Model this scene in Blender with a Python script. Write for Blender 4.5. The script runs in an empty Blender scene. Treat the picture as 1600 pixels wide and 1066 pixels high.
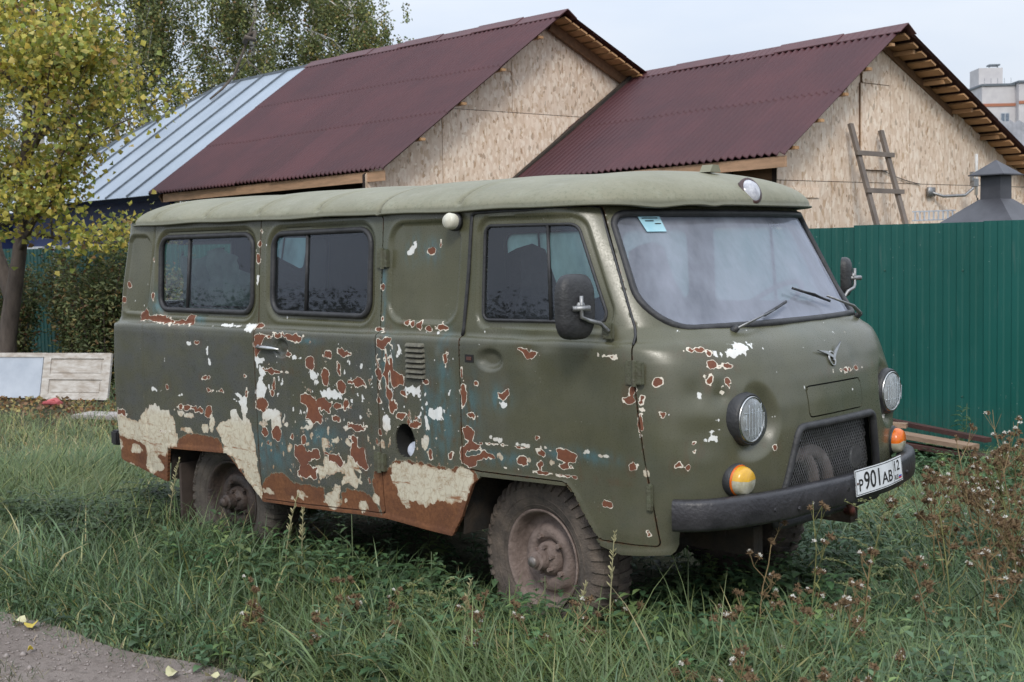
import bpy, bmesh, math, random
import numpy as np
from mathutils import Vector, Matrix
random.seed(7); rng = np.random.default_rng(7)
R = math.radians
scene = bpy.context.scene; COL = scene.collection

# ---------------------------------------------------------------- camera, sky, sun, exposure
cam_d = bpy.data.cameras.new('camera'); cam = bpy.data.objects.new('camera', cam_d); COL.objects.link(cam)
scene.camera = cam
yaw, pitch, roll = 2.31216541, -0.0709216182, -0.0196643562
fw = Vector((math.cos(yaw)*math.cos(pitch), math.sin(yaw)*math.cos(pitch), math.sin(pitch)))
rt = Vector((math.sin(yaw), -math.cos(yaw), 0)); up = rt.cross(fw)
rt, up = math.cos(roll)*rt+math.sin(roll)*up, -math.sin(roll)*rt+math.cos(roll)*up
cam.matrix_world = Matrix(((rt.x, up.x, -fw.x, 3.81004), (rt.y, up.y, -fw.y, -5.16844), (rt.z, up.z, -fw.z, 1.778166), (0, 0, 0, 1)))
cam_d.sensor_width = 36; cam_d.lens = 36*2060.845/1600; cam_d.clip_end = 1500
cam_d.dof.use_dof = True; cam_d.dof.focus_distance = 6.2; cam_d.dof.aperture_fstop = 9.0

SUN_AZ, SUN_EL = R(-50), R(40)          # azimuth from +x towards +y
world = bpy.data.worlds.new('World'); scene.world = world; world.use_nodes = True
wn = world.node_tree.nodes; wl = world.node_tree.links; wn.clear()
def wnode(t, **k):
    n = wn.new(t)
    for a, b in k.items(): setattr(n, a, b)
    return n
bg = wnode('ShaderNodeBackground'); wo = wnode('ShaderNodeOutputWorld'); sky = wnode('ShaderNodeTexSky')
sky.sky_type = 'NISHITA'; sky.sun_disc = False; sky.sun_elevation = SUN_EL; sky.sun_rotation = math.pi/2-SUN_AZ
sky.dust_density = 3
tc = wnode('ShaderNodeTexCoord'); sep = wnode('ShaderNodeSeparateXYZ'); wl.new(tc.outputs['Generated'], sep.inputs[0])
mp = wnode('ShaderNodeMapping'); mp.inputs['Scale'].default_value = (1, 1, 3.2); wl.new(tc.outputs['Generated'], mp.inputs[0])
nz = wnode('ShaderNodeTexNoise'); nz.inputs['Scale'].default_value = 2.3; nz.inputs['Detail'].default_value = 5; nz.inputs['Roughness'].default_value = .55
wl.new(mp.outputs[0], nz.inputs[0])
cr = wnode('ShaderNodeValToRGB'); cr.color_ramp.elements[0].position = .3; cr.color_ramp.elements[0].color = (5.6, 6.4, 7.7, 1)
cr.color_ramp.elements[1].position = .7; cr.color_ramp.elements[1].color = (7.2, 7.6, 8.2, 1)
wl.new(nz.outputs[0], cr.inputs[0])
# overcast sky: brighter towards the zenith (CIE overcast law, softened)
mr = wnode('ShaderNodeMapRange'); mr.inputs[1].default_value = 0.05; mr.inputs[2].default_value = 1; mr.inputs[3].default_value = 1; mr.inputs[4].default_value = 2.5
wl.new(sep.outputs[2], mr.inputs[0])
mul = wnode('ShaderNodeVectorMath', operation='SCALE'); wl.new(cr.outputs[0], mul.inputs[0]); wl.new(mr.outputs[0], mul.inputs['Scale'])
mx = wnode('ShaderNodeMix', data_type='RGBA'); mx.inputs[0].default_value = .9
wl.new(sky.outputs[0], mx.inputs[6]); wl.new(mul.outputs[0], mx.inputs[7])
wl.new(mx.outputs[2], bg.inputs[0]); bg.inputs[1].default_value = .1; wl.new(bg.outputs[0], wo.inputs[0])
sd = bpy.data.lights.new('sun', 'SUN'); sd.energy = 1.5; sd.angle = R(14); sd.color = (1, .95, .87)
so = bpy.data.objects.new('sun', sd); COL.objects.link(so)
sv = Vector((math.cos(SUN_AZ)*math.cos(SUN_EL), math.sin(SUN_AZ)*math.cos(SUN_EL), math.sin(SUN_EL)))
so.rotation_euler = sv.to_track_quat('Z', 'Y').to_euler()
vs = scene.view_settings; vs.view_transform = 'Standard'; vs.look = 'None'; vs.gamma = 1; vs.use_curve_mapping = False; vs.exposure = 0.15
scene.cycles.max_bounces = 6; scene.cycles.transparent_max_bounces = 12; scene.cycles.diffuse_bounces = 3

# ---------------------------------------------------------------- node helper
class NT:
    def __init__(s, name):
        s.m = bpy.data.materials.new(name); s.m.use_nodes = True; s.n = s.m.node_tree.nodes; s.l = s.m.node_tree.links; s.n.clear()
        s.out = s.n.new('ShaderNodeOutputMaterial'); s._o = None
    def node(s, t, **k):
        n = s.n.new(t)
        for a, b in k.items(): setattr(n, a, b)
        return n
    def put(s, sock, v):
        if isinstance(v, bpy.types.NodeSocket): s.l.new(v, sock)
        elif v is not None:
            if isinstance(v, tuple) and len(v) == 3 and sock.type == 'RGBA': v = v+(1,)
            sock.default_value = v
    def obj(s):
        if s._o is None: s._o = s.node('ShaderNodeTexCoord').outputs['Object']
        return s._o
    def geo(s, what='Position'): return s.node('ShaderNodeNewGeometry').outputs[what]
    def map(s, scale=(1, 1, 1), rot=(0, 0, 0), vec=None, loc=(0, 0, 0)):
        n = s.node('ShaderNodeMapping'); s.put(n.inputs[0], vec or s.obj()); n.inputs['Scale'].default_value = scale; n.inputs['Rotation'].default_value = rot; n.inputs['Location'].default_value = loc
        return n.outputs[0]
    def noise(s, scale, detail=4, rough=.55, vec=None, dist=0, col=False):
        n = s.node('ShaderNodeTexNoise'); s.put(n.inputs[0], vec or s.obj()); n.inputs['Scale'].default_value = scale; n.inputs['Detail'].default_value = detail
        n.inputs['Roughness'].default_value = rough; n.inputs['Distortion'].default_value = dist
        return n.outputs[1 if col else 0]
    def vor(s, scale, vec=None, feature='F1', out='Distance', rand=1):
        n = s.node('ShaderNodeTexVoronoi', feature=feature); s.put(n.inputs['Vector'], vec or s.obj()); n.inputs['Scale'].default_value = scale
        n.inputs['Randomness'].default_value = rand
        return n.outputs[out]
    def attr(s, name, out='Fac'): return s.node('ShaderNodeAttribute', attribute_name=name).outputs[out]
    def math(s, op, a, b=None, c=None, clamp=False):
        n = s.node('ShaderNodeMath', operation=op); n.use_clamp = clamp; s.put(n.inputs[0], a)
        if b is not None: s.put(n.inputs[1], b)
        if c is not None: s.put(n.inputs[2], c)
        return n.outputs[0]
    def mr(s, v, a, b, c=0, d=1, smooth=False):
        n = s.node('ShaderNodeMapRange'); n.interpolation_type = 'SMOOTHSTEP' if smooth else 'LINEAR'
        s.put(n.inputs[0], v)
        for i, x in enumerate((a, b, c, d)): n.inputs[i+1].default_value = x
        return n.outputs[0]
    def mix(s, f, a, b, mode='MIX'):
        n = s.node('ShaderNodeMix', data_type='RGBA', blend_type=mode); s.put(n.inputs[0], f); s.put(n.inputs[6], a); s.put(n.inputs[7], b)
        return n.outputs[2]
    def ramp(s, v, stops):
        n = s.node('ShaderNodeValToRGB'); e = n.color_ramp.elements
        while len(e) < len(stops): e.new(.5)
        for i, (p, c) in enumerate(stops): e[i].position = p; e[i].color = tuple(c)+(1,)
        s.put(n.inputs[0], v); return n.outputs[0]
    def bump(s, h, dist=.01, strength=1, normal=None):
        n = s.node('ShaderNodeBump'); s.put(n.inputs['Height'], h); n.inputs['Distance'].default_value = dist; n.inputs['Strength'].default_value = strength
        if normal: s.put(n.inputs['Normal'], normal)
        return n.outputs[0]
    def bsdf(s, col, rough=.5, metal=0, normal=None, spec=.5, trans=0, sub=0, alpha=None):
        p = s.node('ShaderNodeBsdfPrincipled'); s.put(p.inputs['Base Color'], col); s.put(p.inputs['Roughness'], rough); s.put(p.inputs['Metallic'], metal)
        p.inputs['Specular IOR Level'].default_value = spec; p.inputs['Transmission Weight'].default_value = trans
        if normal: s.put(p.inputs['Normal'], normal)
        return p.outputs[0]
    def tone(s, col, k):
        '''each sheet or board is a little lighter or darker than its neighbours'''
        r = s.node('ShaderNodeObjectInfo').outputs['Random']; h = s.node('ShaderNodeHueSaturation'); s.put(h.inputs['Value'], s.mr(r, 0, 1, 1-k, 1+k)); s.put(h.inputs['Color'], col); return h.outputs[0]
    def end(s, sh): s.l.new(sh, s.out.inputs[0]); return s.m

def simple(name, c1, c2=None, rough=.6, metal=0, scale=8, bump=0, bscale=60, spec=.5, stretch=(1, 1, 1), vary=0):
    t = NT(name); v = t.map(stretch)
    n = t.noise(scale, 5, .6, v)
    col = t.mix(t.mr(n, .35, .65), c1, c2 or tuple(x*.75 for x in c1))
    nb = t.bump(t.noise(bscale, 3, .6, v), .01, bump) if bump else None
    if vary: col = t.tone(col, vary)
    return t.end(t.bsdf(col, rough, metal, nb, spec))

# ---------------------------------------------------------------- object helpers
def mesh_obj(name, v, f, mat=None, parent=None, smooth=False, attrs=None):
    me = bpy.data.meshes.new(name); v = np.asarray(v, dtype=np.float32).reshape(-1, 3)
    if isinstance(f, np.ndarray):
        k = f.shape[1]; me.vertices.add(len(v)); me.vertices.foreach_set('co', v.ravel())
        me.loops.add(f.size); me.loops.foreach_set('vertex_index', f.astype(np.int32).ravel())
        me.polygons.add(len(f)); me.polygons.foreach_set('loop_start', np.arange(0, f.size, k, dtype=np.int32))
        me.polygons.foreach_set('loop_total', np.full(len(f), k, dtype=np.int32))
        me.update(calc_edges=True)
    else: me.from_pydata([tuple(map(float, p)) for p in v], [], f); me.update()
    if smooth: me.polygons.foreach_set('use_smooth', [True]*len(me.polygons))
    if mat: me.materials.append(mat)
    for k, a in (attrs or {}).items():
        a = np.asarray(a, dtype=np.float32)
        if a.ndim == 1: at = me.attributes.new(k, 'FLOAT', 'POINT'); at.data.foreach_set('value', a)
        else:
            at = me.attributes.new(k, 'FLOAT_COLOR', 'POINT')
            if a.shape[1] == 3: a = np.hstack([a, np.ones((len(a), 1), np.float32)])
            at.data.foreach_set('color', a.ravel())
    o = bpy.data.objects.new(name, me); COL.objects.link(o)
    if parent: o.parent = parent
    return o
class MB:
    """collects shapes into one mesh"""
    def __init__(s): s.v = []; s.f = []
    def add(s, v, f):
        b = len(s.v); s.v += [tuple(p) for p in v]; s.f += [tuple(i+b for i in q) for q in f]; return s
    def box(s, c, d, M=None, bev=0):
        x, y, z = (k/2 for k in d); M = M or Matrix()
        if bev <= 0:
            vs = [(a*x, b*y, e*z) for a in (-1, 1) for b in (-1, 1) for e in (-1, 1)]
            fs = [(0, 1, 3, 2), (4, 6, 7, 5), (0, 4, 5, 1), (2, 3, 7, 6), (0, 2, 6, 4), (1, 5, 7, 3)]
        else:
            bm = bmesh.new(); bmesh.ops.create_cube(bm, size=1)
            for q in bm.verts: q.co = Vector((q.co.x*d[0], q.co.y*d[1], q.co.z*d[2]))
            bmesh.ops.bevel(bm, geom=bm.edges[:], offset=bev, segments=2, affect='EDGES')
            bm.verts.index_update(); vs = [q.co.copy() for q in bm.verts]; fs = [[q.index for q in f.verts] for f in bm.faces]; bm.free()
        s.add([M @ Vector(p) + Vector(c) if len(M) == 3 else (Matrix.Translation(c) @ M) @ Vector(p) for p in vs], fs); return s
    def tube(s, pts, r, n=8, closed=False, cap=True, flat=1.0):
        pts = [Vector(p) for p in pts]; m = len(pts); rr = r if isinstance(r, (list, tuple)) else [r]*m
        vs = []; prev = None
        for i, p in enumerate(pts):
            a = pts[(i-1) % m] if (closed or i > 0) else p; b = pts[(i+1) % m] if (closed or i < m-1) else p
            t = (b-a)
            if t.length < 1e-9: t = Vector((0, 0, 1))
            t.normalize()
            if prev is None: u = t.orthogonal().normalized()
            else:
                u = prev-t*prev.dot(t)
                u = u.normalized() if u.length > 1e-6 else t.orthogonal().normalized()
            prev = u; w = t.cross(u)
            for k in range(n):
                an = 2*math.pi*k/n; vs.append(p+rr[i]*(math.cos(an)*u+flat*math.sin(an)*w))
        fs = []
        for i in range(m if closed else m-1):
            j = (i+1) % m
            off = 0
            if closed and j == 0:
                # align seam
                best = min(range(n), key=lambda q: (vs[i*n]-vs[q]).length); off = best
            for k in range(n): fs.append((i*n+k, i*n+(k+1) % n, j*n+((k+1+off) % n), j*n+((k+off) % n)))
        if cap and not closed: fs.append(tuple(reversed(range(n)))); fs.append(tuple((m-1)*n+k for k in range(n)))
        s.add(vs, fs); return s
    def lathe(s, prof, n=32, M=None, cap=False):
        """profile [(r, x)] turned about local x"""
        M = M or Matrix(); vs = []; m = len(prof)
        for k in range(n):
            a = 2*math.pi*k/n
            for r, x in prof: vs.append(M @ Vector((x, r*math.cos(a), r*math.sin(a))))
        fs = [(k*m+i, k*m+i+1, ((k+1) % n)*m+i+1, ((k+1) % n)*m+i) for k in range(n) for i in range(m-1)]
        s.add(vs, fs); return s
    def prism(s, poly, h, M=None):
        """2D polygon in local xy, extruded to z=h"""
        M = M or Matrix(); n = len(poly)
        vs = [M @ Vector((a, b, 0)) for a, b in poly]+[M @ Vector((a, b, h)) for a, b in poly]
        s.add(vs, [tuple(reversed(range(n))), tuple(range(n, 2*n))]+[(i, (i+1) % n, n+(i+1) % n, n+i) for i in range(n)]); return s
    def build(s, name, mat, parent=None, smooth=False, loc=None, sharp=None):
        o = mesh_obj(name, s.v, s.f, mat, parent, smooth)
        if sharp is not None:
            o.data.polygons.foreach_set('use_smooth', [True]*len(o.data.polygons)); o.data.set_sharp_from_angle(angle=R(sharp))
        if loc is not None: o.location = loc
        return o
def fix_normals(o):
    bm = bmesh.new(); bm.from_mesh(o.data); bmesh.ops.recalc_face_normals(bm, faces=bm.faces); bm.to_mesh(o.data); bm.free()
def empty(name, loc=(0, 0, 0), rz=0):
    o = bpy.data.objects.new(name, None); COL.objects.link(o); o.location = loc; o.rotation_euler = (0, 0, rz); o.empty_display_size = .2; return o
def tag(o, label=None, cat=None, group=None, kind=None):
    for k, x in (('label', label), ('category', cat), ('group', group), ('kind', kind)):
        if x: o[k] = x
    return o
def copy_obj(o, parent=None):
    c = o.copy(); COL.objects.link(c); c.parent = parent; return c
def copy_tree(o, parent=None):
    c = copy_obj(o, parent)
    for ch in list(o.children): copy_tree(ch, c)
    return c
def frame_at(p, x, up=(0, 0, 1)):
    """matrix whose local x points along x, at p"""
    X = Vector(x).normalized(); Z = Vector(up); Z = (Z-X*Z.dot(X)).normalized(); Y = Z.cross(X)
    return Matrix(((X.x, Y.x, Z.x, p[0]), (X.y, Y.y, Z.y, p[1]), (X.z, Y.z, Z.z, p[2]), (0, 0, 0, 1)))
# ================================================================ VAN BODY SURFACE
def tab(z, t): return np.interp(z, [a for a, b in t], [b for a, b in t])
WT = [(.40, .925), (.6, .95), (.9, .962), (1.25, .966), (1.33, .966), (1.362, .964), (1.375, .958), (1.384, .938), (1.395, .932), (1.6, .922), (1.945, .90)]
XFT = [(.45, .93), (.6, .965), (.8, .985), (1.0, .996), (1.1, .990), (1.2, .970), (1.276, .945), (1.33, .918), (1.37, .888), (1.40, .85), (1.425, .81), (1.436, .795), (1.911, .52), (1.945, .50)]
_zs = np.linspace(.3, 2.1, 721)
def _sm(t, k):
    v = tab(_zs, t); ker = np.hanning(k); ker /= ker.sum()
    return np.convolve(np.pad(v, k//2, mode='edge'), ker, 'valid')[:len(_zs)]
_XF = _sm(XFT, 25); _WT = _sm(WT, 5)
def Wz(z): return np.interp(z, _zs, _WT)
def XFz(z): return np.interp(z, _zs, _XF)
def XSz(z): return tab(z, [(.4, .50), (.9, .50), (1.3, .44), (1.436, .38), (1.945, .10)])
def Nz(z): return tab(z, [(.4, 2.9), (1.0, 2.8), (1.35, 2.6), (1.436, 2.3), (1.945, 2.3)])
def XRz(z): return tab(z, [(.4, -3.37), (.9, -3.385), (1.377, -3.375), (1.41, -3.35), (1.945, -3.26)])
RC = .15
def surf(s, z):
    s = np.asarray(s, float); z = np.asarray(z, float); s, z = np.broadcast_arrays(s, z)
    side = np.where(s > 4, 1., -1.); t = np.where(s > 4, 8-s, s)      # mirrored parameter 0..4
    w = Wz(z); xf = XFz(z); xs = XSz(z); n = Nz(z); xr = XRz(z)
    a0 = np.clip(t, 0, 1); a1 = np.clip(t-1, 0, 1)*math.pi/2; a2 = np.clip(t-2, 0, 1); a3 = np.clip(t-3, 0, 1)
    x = np.where(t < 1, xr, np.where(t < 2, xr+RC-RC*np.cos(a1), xr+RC+(xs-xr-RC)*a2))
    y = np.where(t < 1, a0*(w-RC), np.where(t < 2, w-RC+RC*np.sin(a1), w))
    al = (1-a3)*math.pi/2; c, q = np.cos(al), np.sin(al)
    rho = (np.abs(c)**n+np.abs(q)**n)**(-1/n)
    x = np.where(t >= 3, xs+(xf-xs)*c*rho, x); y = np.where(t >= 3, w*q*rho, y)
    return np.stack([x, side*y, z], -1)
def front_x(y, z):
    w = Wz(z); n = Nz(z); return XSz(z)+(XFz(z)-XSz(z))*np.maximum(0, 1-np.abs(y/w)**n)**(1/n)
def side_y(x, z):
    x = np.asarray(x, float); z = np.asarray(z, float)
    w = Wz(z); xs = XSz(z); xf = XFz(z); n = Nz(z)
    q = np.clip((x-xs)/(xf-xs), 0, .999); return w*(1-q**n)**(1/n)

def roundpoly(pts, rad, n=7):
    """closed polyline of a polygon with rounded corners"""
    out = []; m = len(pts); rad = rad if isinstance(rad, (list, tuple)) else [rad]*m
    for i in range(m):
        p = np.array(pts[i], float); a = np.array(pts[i-1], float)-p; b = np.array(pts[(i+1) % m], float)-p
        la, lb = np.linalg.norm(a), np.linalg.norm(b); a /= la; b /= lb
        th = math.acos(max(-1, min(1, a@b))); r = rad[i]
        if r <= 1e-6 or th > 3.1: out.append(tuple(p)); continue
        d = min(r/math.tan(th/2), la*.49, lb*.49); r = d*math.tan(th/2)
        c = p+(a+b)/np.linalg.norm(a+b)*r/math.sin(th/2)
        s0 = p+a*d-c; s1 = p+b*d-c; an0 = math.atan2(s0[1], s0[0]); an1 = math.atan2(s1[1], s1[0])
        da = (an1-an0+math.pi) % (2*math.pi)-math.pi
        for k in range(n+1): q = an0+da*k/n; out.append((c[0]+r*math.cos(q), c[1]+r*math.sin(q)))
    return out
def sd_poly(P, poly):
    """signed distance, negative inside; P (...,2)"""
    P = np.asarray(P, float); sh = P.shape[:-1]; P = P.reshape(-1, 2); V = np.array(poly, float)
    mn, mx_ = V.min(0)-.12, V.max(0)+.12
    near = np.all((P > mn) & (P < mx_), 1); out = np.full(len(P), .12)
    Q = P[near]; d = np.full(len(Q), 1e9); ins = np.zeros(len(Q), bool)
    for i in range(len(V)):
        a, b = V[i-1], V[i]; e = b-a; ee = e@e
        if ee < 1e-14: continue
        w = Q-a; t = np.clip(w@e/ee, 0, 1); d = np.minimum(d, ((w-t[:, None]*e)**2).sum(1))
        c = (a[1] <= Q[:, 1]) != (b[1] <= Q[:, 1])
        with np.errstate(divide='ignore', invalid='ignore'): xi = a[0]+(Q[:, 1]-a[1])*(e[0]/(e[1] if e[1] else 1e-12))
        ins ^= c & (Q[:, 0] < xi)
    d = np.sqrt(d); out[near] = np.where(ins, -d, d)
    return out.reshape(sh)
def xz(P): return P[..., [0, 2]]
def yz(P): return P[..., [1, 2]]
def sm(x, a, b):
    t = np.clip((x-a)/(b-a), 0, 1); return t*t*(3-2*t)

# outlines measured on the van (metres; x forward from the front axle, z up)
BOTTOM = [(-3.6, .57), (-3.342, .564), (-2.795, .463), (-2.731, .666), (-2.176, .687), (-2.106, .634), (-1.888, .45), (-.911, .483), (-.457, .457), (-.384, .555), (-.304, .715), (-.249, .757), (.249, .768), (.302, .712), (.366, .607), (.416, .533), (.52, .509), (.735, .53), (.752, .545), (.766, .575), (.776, .67), (1.3, .68), (1.3, 0), (-3.6, 0)]
FDOOR = roundpoly([(-.322, 1.937), (.325, 1.942), (.587, 1.375), (.669, .813), (.705, .562), (.408, .557), (.318, .682), (.273, .756), (.236, .785), (-.256, .779), (-.362, .786), (-.362, 1.379)], [.02, .03, .03, .2, .02, .06, .1, .1, .05, .05, .015, .05])
SDOOR = roundpoly([(-1.875, 1.952), (-.915, 1.94), (-.925, 1.379), (-.912, .506), (-1.885, .466), (-1.885, 1.372)], [.02, .02, .3, .02, .02, .3])
W1 = roundpoly([(-2.825, 1.873), (-1.95, 1.875), (-1.95, 1.458), (-2.825, 1.462)], .075)
W2 = roundpoly([(-1.775, 1.871), (-1.007, 1.88), (-1.012, 1.457), (-1.775, 1.464)], .075)
W3 = roundpoly([(-.87, 1.875), (-.40, 1.875), (-.40, 1.46), (-.87, 1.46)], .07)
WF = roundpoly([(-.25, 1.875), (.262, 1.871), (.437, 1.50), (.43, 1.462), (-.254, 1.458)], [.035, .06, .05, .04, .035])
BLANK = roundpoly([(-.855, 1.895), (-.395, 1.897), (-.425, 1.445), (-.871, 1.45)], .085)
RBLANK = roundpoly([(-3.16, 1.885), (-2.925, 1.877), (-2.95, 1.446), (-3.235, 1.452)], .07)
WIND = roundpoly([(-.772, 1.912), (.772, 1.912), (.845, 1.43), (-.845, 1.43)], [.07, .07, .15, .15], 10)
GRIL = roundpoly([(-.325, 1.0), (.325, 1.0), (.455, .60), (-.455, .60)], [.05, .05, .02, .02])
COVER = roundpoly([(-.235, 1.165), (.235, 1.165), (.235, 1.035), (-.235, 1.035)], .025)
FUEL = [(-.735+.066*math.cos(a), .872+.088*math.sin(a)*(1 if math.sin(a) > 0 else .85)) for a in np.linspace(0, 2*math.pi, 28, endpoint=False)]
REARW = [roundpoly([(sy*.08, 1.88), (sy*.70, 1.88), (sy*.72, 1.47), (sy*.08, 1.47)], .06) for sy in (-1, 1)]
HEADS = [(-.612, 1.065), (.612, 1.065)]

BIG = .12
def f_side(s, P, poly, right=True, left=False):
    d = sd_poly(xz(P), poly); ok = np.zeros(np.shape(s), bool)
    if right: ok |= (s > .9) & (s < 3.75)
    if left: ok |= (s > 4.25) & (s < 7.1)
    return np.where(ok, d, BIG)
def f_front(s, P, poly): return np.where((s > 3.1) & (s < 4.9), sd_poly(yz(P), poly), BIG)
def f_rear(s, P, poly): return np.where((s < .99) | (s > 7.01), sd_poly(yz(P), poly), BIG)

def keep_body(s, P):
    """positive where the fixed body sheet is"""
    f = sd_poly(xz(P), BOTTOM)
    for d in (f_side(s, P, FDOOR)-.003, f_side(s, P, SDOOR)-.003, f_side(s, P, W1, True, True)-.002, f_side(s, P, W2, False, True)-.002,
              f_side(s, P, W3, False, True), f_side(s, P, WF, False, True), f_side(s, P, FUEL), f_front(s, P, WIND)-.002, f_front(s, P, GRIL),
              f_front(s, P, COVER)-.003, f_rear(s, P, REARW[0]), f_rear(s, P, REARW[1])):
        f = np.minimum(f, d)
    return f
keep_fdoor = lambda s, P: np.minimum(-f_side(s, P, FDOOR)-.003, f_side(s, P, WF))
keep_sdoor = lambda s, P: np.minimum(-f_side(s, P, SDOOR)-.003, f_side(s, P, W2)-.002)
keep_cover = lambda s, P: -f_front(s, P, COVER)-.003

_ds = np.random.default_rng(3)
WAVES = [(_ds.normal(0, 1, 3)*k, _ds.uniform(0, 6.28), a) for k, a in [(3, .0022)]*5+[(7, .0012)]*6+[(14, .0005)]*6]
DENTS = [  # x, y, z, radius, depth (outward +)
    (.05, -.96, 1.33, .10, -.010), (.16, -.96, 1.31, .07, .006), (-.02, -.96, 1.20, .20, -.006), (.38, -.95, 1.24, .18, -.008), (.78, -.80, 1.17, .08, -.020),
    (.83, -.75, 1.08, .05, .012), (.80, -.80, 1.00, .11, -.018), (.86, -.72, 1.16, .045, -.016), (.84, -.72, 1.24, .04, .008), (.74, -.86, .95, .12, .006), (.35, -.96, .85, .25, -.005), (-.62, -.96, 1.25, .12, -.005), (-1.4, -.96, .95, .25, -.004), (.93, .25, 1.25, .08, -.006)]
def disp(s, P):
    x, y, z = P[..., 0], P[..., 1], P[..., 2]
    d = np.zeros(x.shape)
    for k, ph, a in WAVES: d += a*np.sin(P @ k+ph)
    d *= .8
    for cx, cy, cz, r, h in DENTS: d += h*np.exp(-((x-cx)**2+(y-cy)**2+(z-cz)**2)/(r*r*.5))
    rs = (s > 1) & (s < 3.6); L = (s > 4.4) & (s < 7)
    def pr(poly, a, b, h, left=False):
        nonlocal d
        q = f_side(s, P, poly, True, left); d = d+h*sm(q, b, a)
    pr(BLANK, .001, .009, -.014); pr(RBLANK, .001, .009, -.013, True)
    pr(W1, .027, .037, -.012, True); pr(W2, .027, .037, -.012, True); pr(WF, .031, .041, -.014, True)
    # crisp bead round the pressings
    for poly, o in ((BLANK, .020), (RBLANK, .02), (W1, .05), (W2, .05)):
        q = f_side(s, P, poly); d = d+.0025*np.exp(-((q-o)/.008)**2)
    # handle dishes
    for cx, cz, rx, rz, h in ((-.178, 1.286, .080, .050, -.026), (-1.66, 1.285, .062, .05, -.024)):
        q = np.sqrt(((x-cx)/rx)**2+((z-cz)/rz)**2); d = d+np.where(rs, h*sm(q, 1.1, .45), 0)
    # pressed vertical swages on the panel behind the front door
    for cx in (-.79, -.50): d = d+np.where(rs & (z < 1.33), .006*np.exp(-((x-cx)/.018)**2)*sm(z, 1.34, 1.28)*sm(z, .80, .86), 0)
    # wheel arch and sill lip
    q = sd_poly(xz(P), BOTTOM); d = d+.004*sm(q, .03, .012)
    # groove of the rear corner seam and nose seam
    d = d-np.where(rs, .006*np.exp(-((x-np.interp(z, [.5, 1.379, 1.95], [-2.952, -2.948, -2.88]))/.007)**2), 0)
    return d
def normals(s, z):
    e = 2e-3
    a = surf(np.clip(s+e, 0, 8), z)-surf(np.clip(s-e, 0, 8), z); b = surf(s, z+e)-surf(s, z-e)
    n = np.cross(a, b); return n/np.maximum(1e-12, np.linalg.norm(n, axis=-1, keepdims=True))
def placed(s, z, off=0, detail=True):
    P = surf(s, z); n = normals(s, z)
    if detail:
        P2 = P+n*disp(s, P)[..., None]
        y, zz_ = P[..., 1], P[..., 2]
        for cy, cz in HEADS:          # lamp housings: the sheet flattens towards an upright ring
            r = np.sqrt((y-cy)**2+(zz_-cz)**2); k = np.where((s > 3) & (s < 5), sm(r, .180, .118), 0)
            P2[..., 0] = P2[..., 0]*(1-k)+np.minimum(P2[..., 0]+.004, .912)*k
    else: P2 = P.copy()
    return P2+n*off if np.ndim(off) == 0 else P2+n*off[..., None]
DENSE = np.concatenate([np.linspace(0, 1, 8, endpoint=False), np.linspace(1, 2, 14, endpoint=False), np.linspace(2, 3, 480, endpoint=False), np.linspace(3, 5, 330, endpoint=False),
                        np.linspace(5, 6, 75, endpoint=False), np.linspace(6, 7, 6, endpoint=False), np.linspace(7, 8, 9)])
COARSE = np.concatenate([np.linspace(0, 1, 7, endpoint=False), np.linspace(1, 2, 5, endpoint=False), np.linspace(2, 3, 100, endpoint=False), np.linspace(3, 5, 70, endpoint=False),
                         np.linspace(5, 6, 70, endpoint=False), np.linspace(6, 7, 5, endpoint=False), np.linspace(7, 8, 8)])
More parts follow.
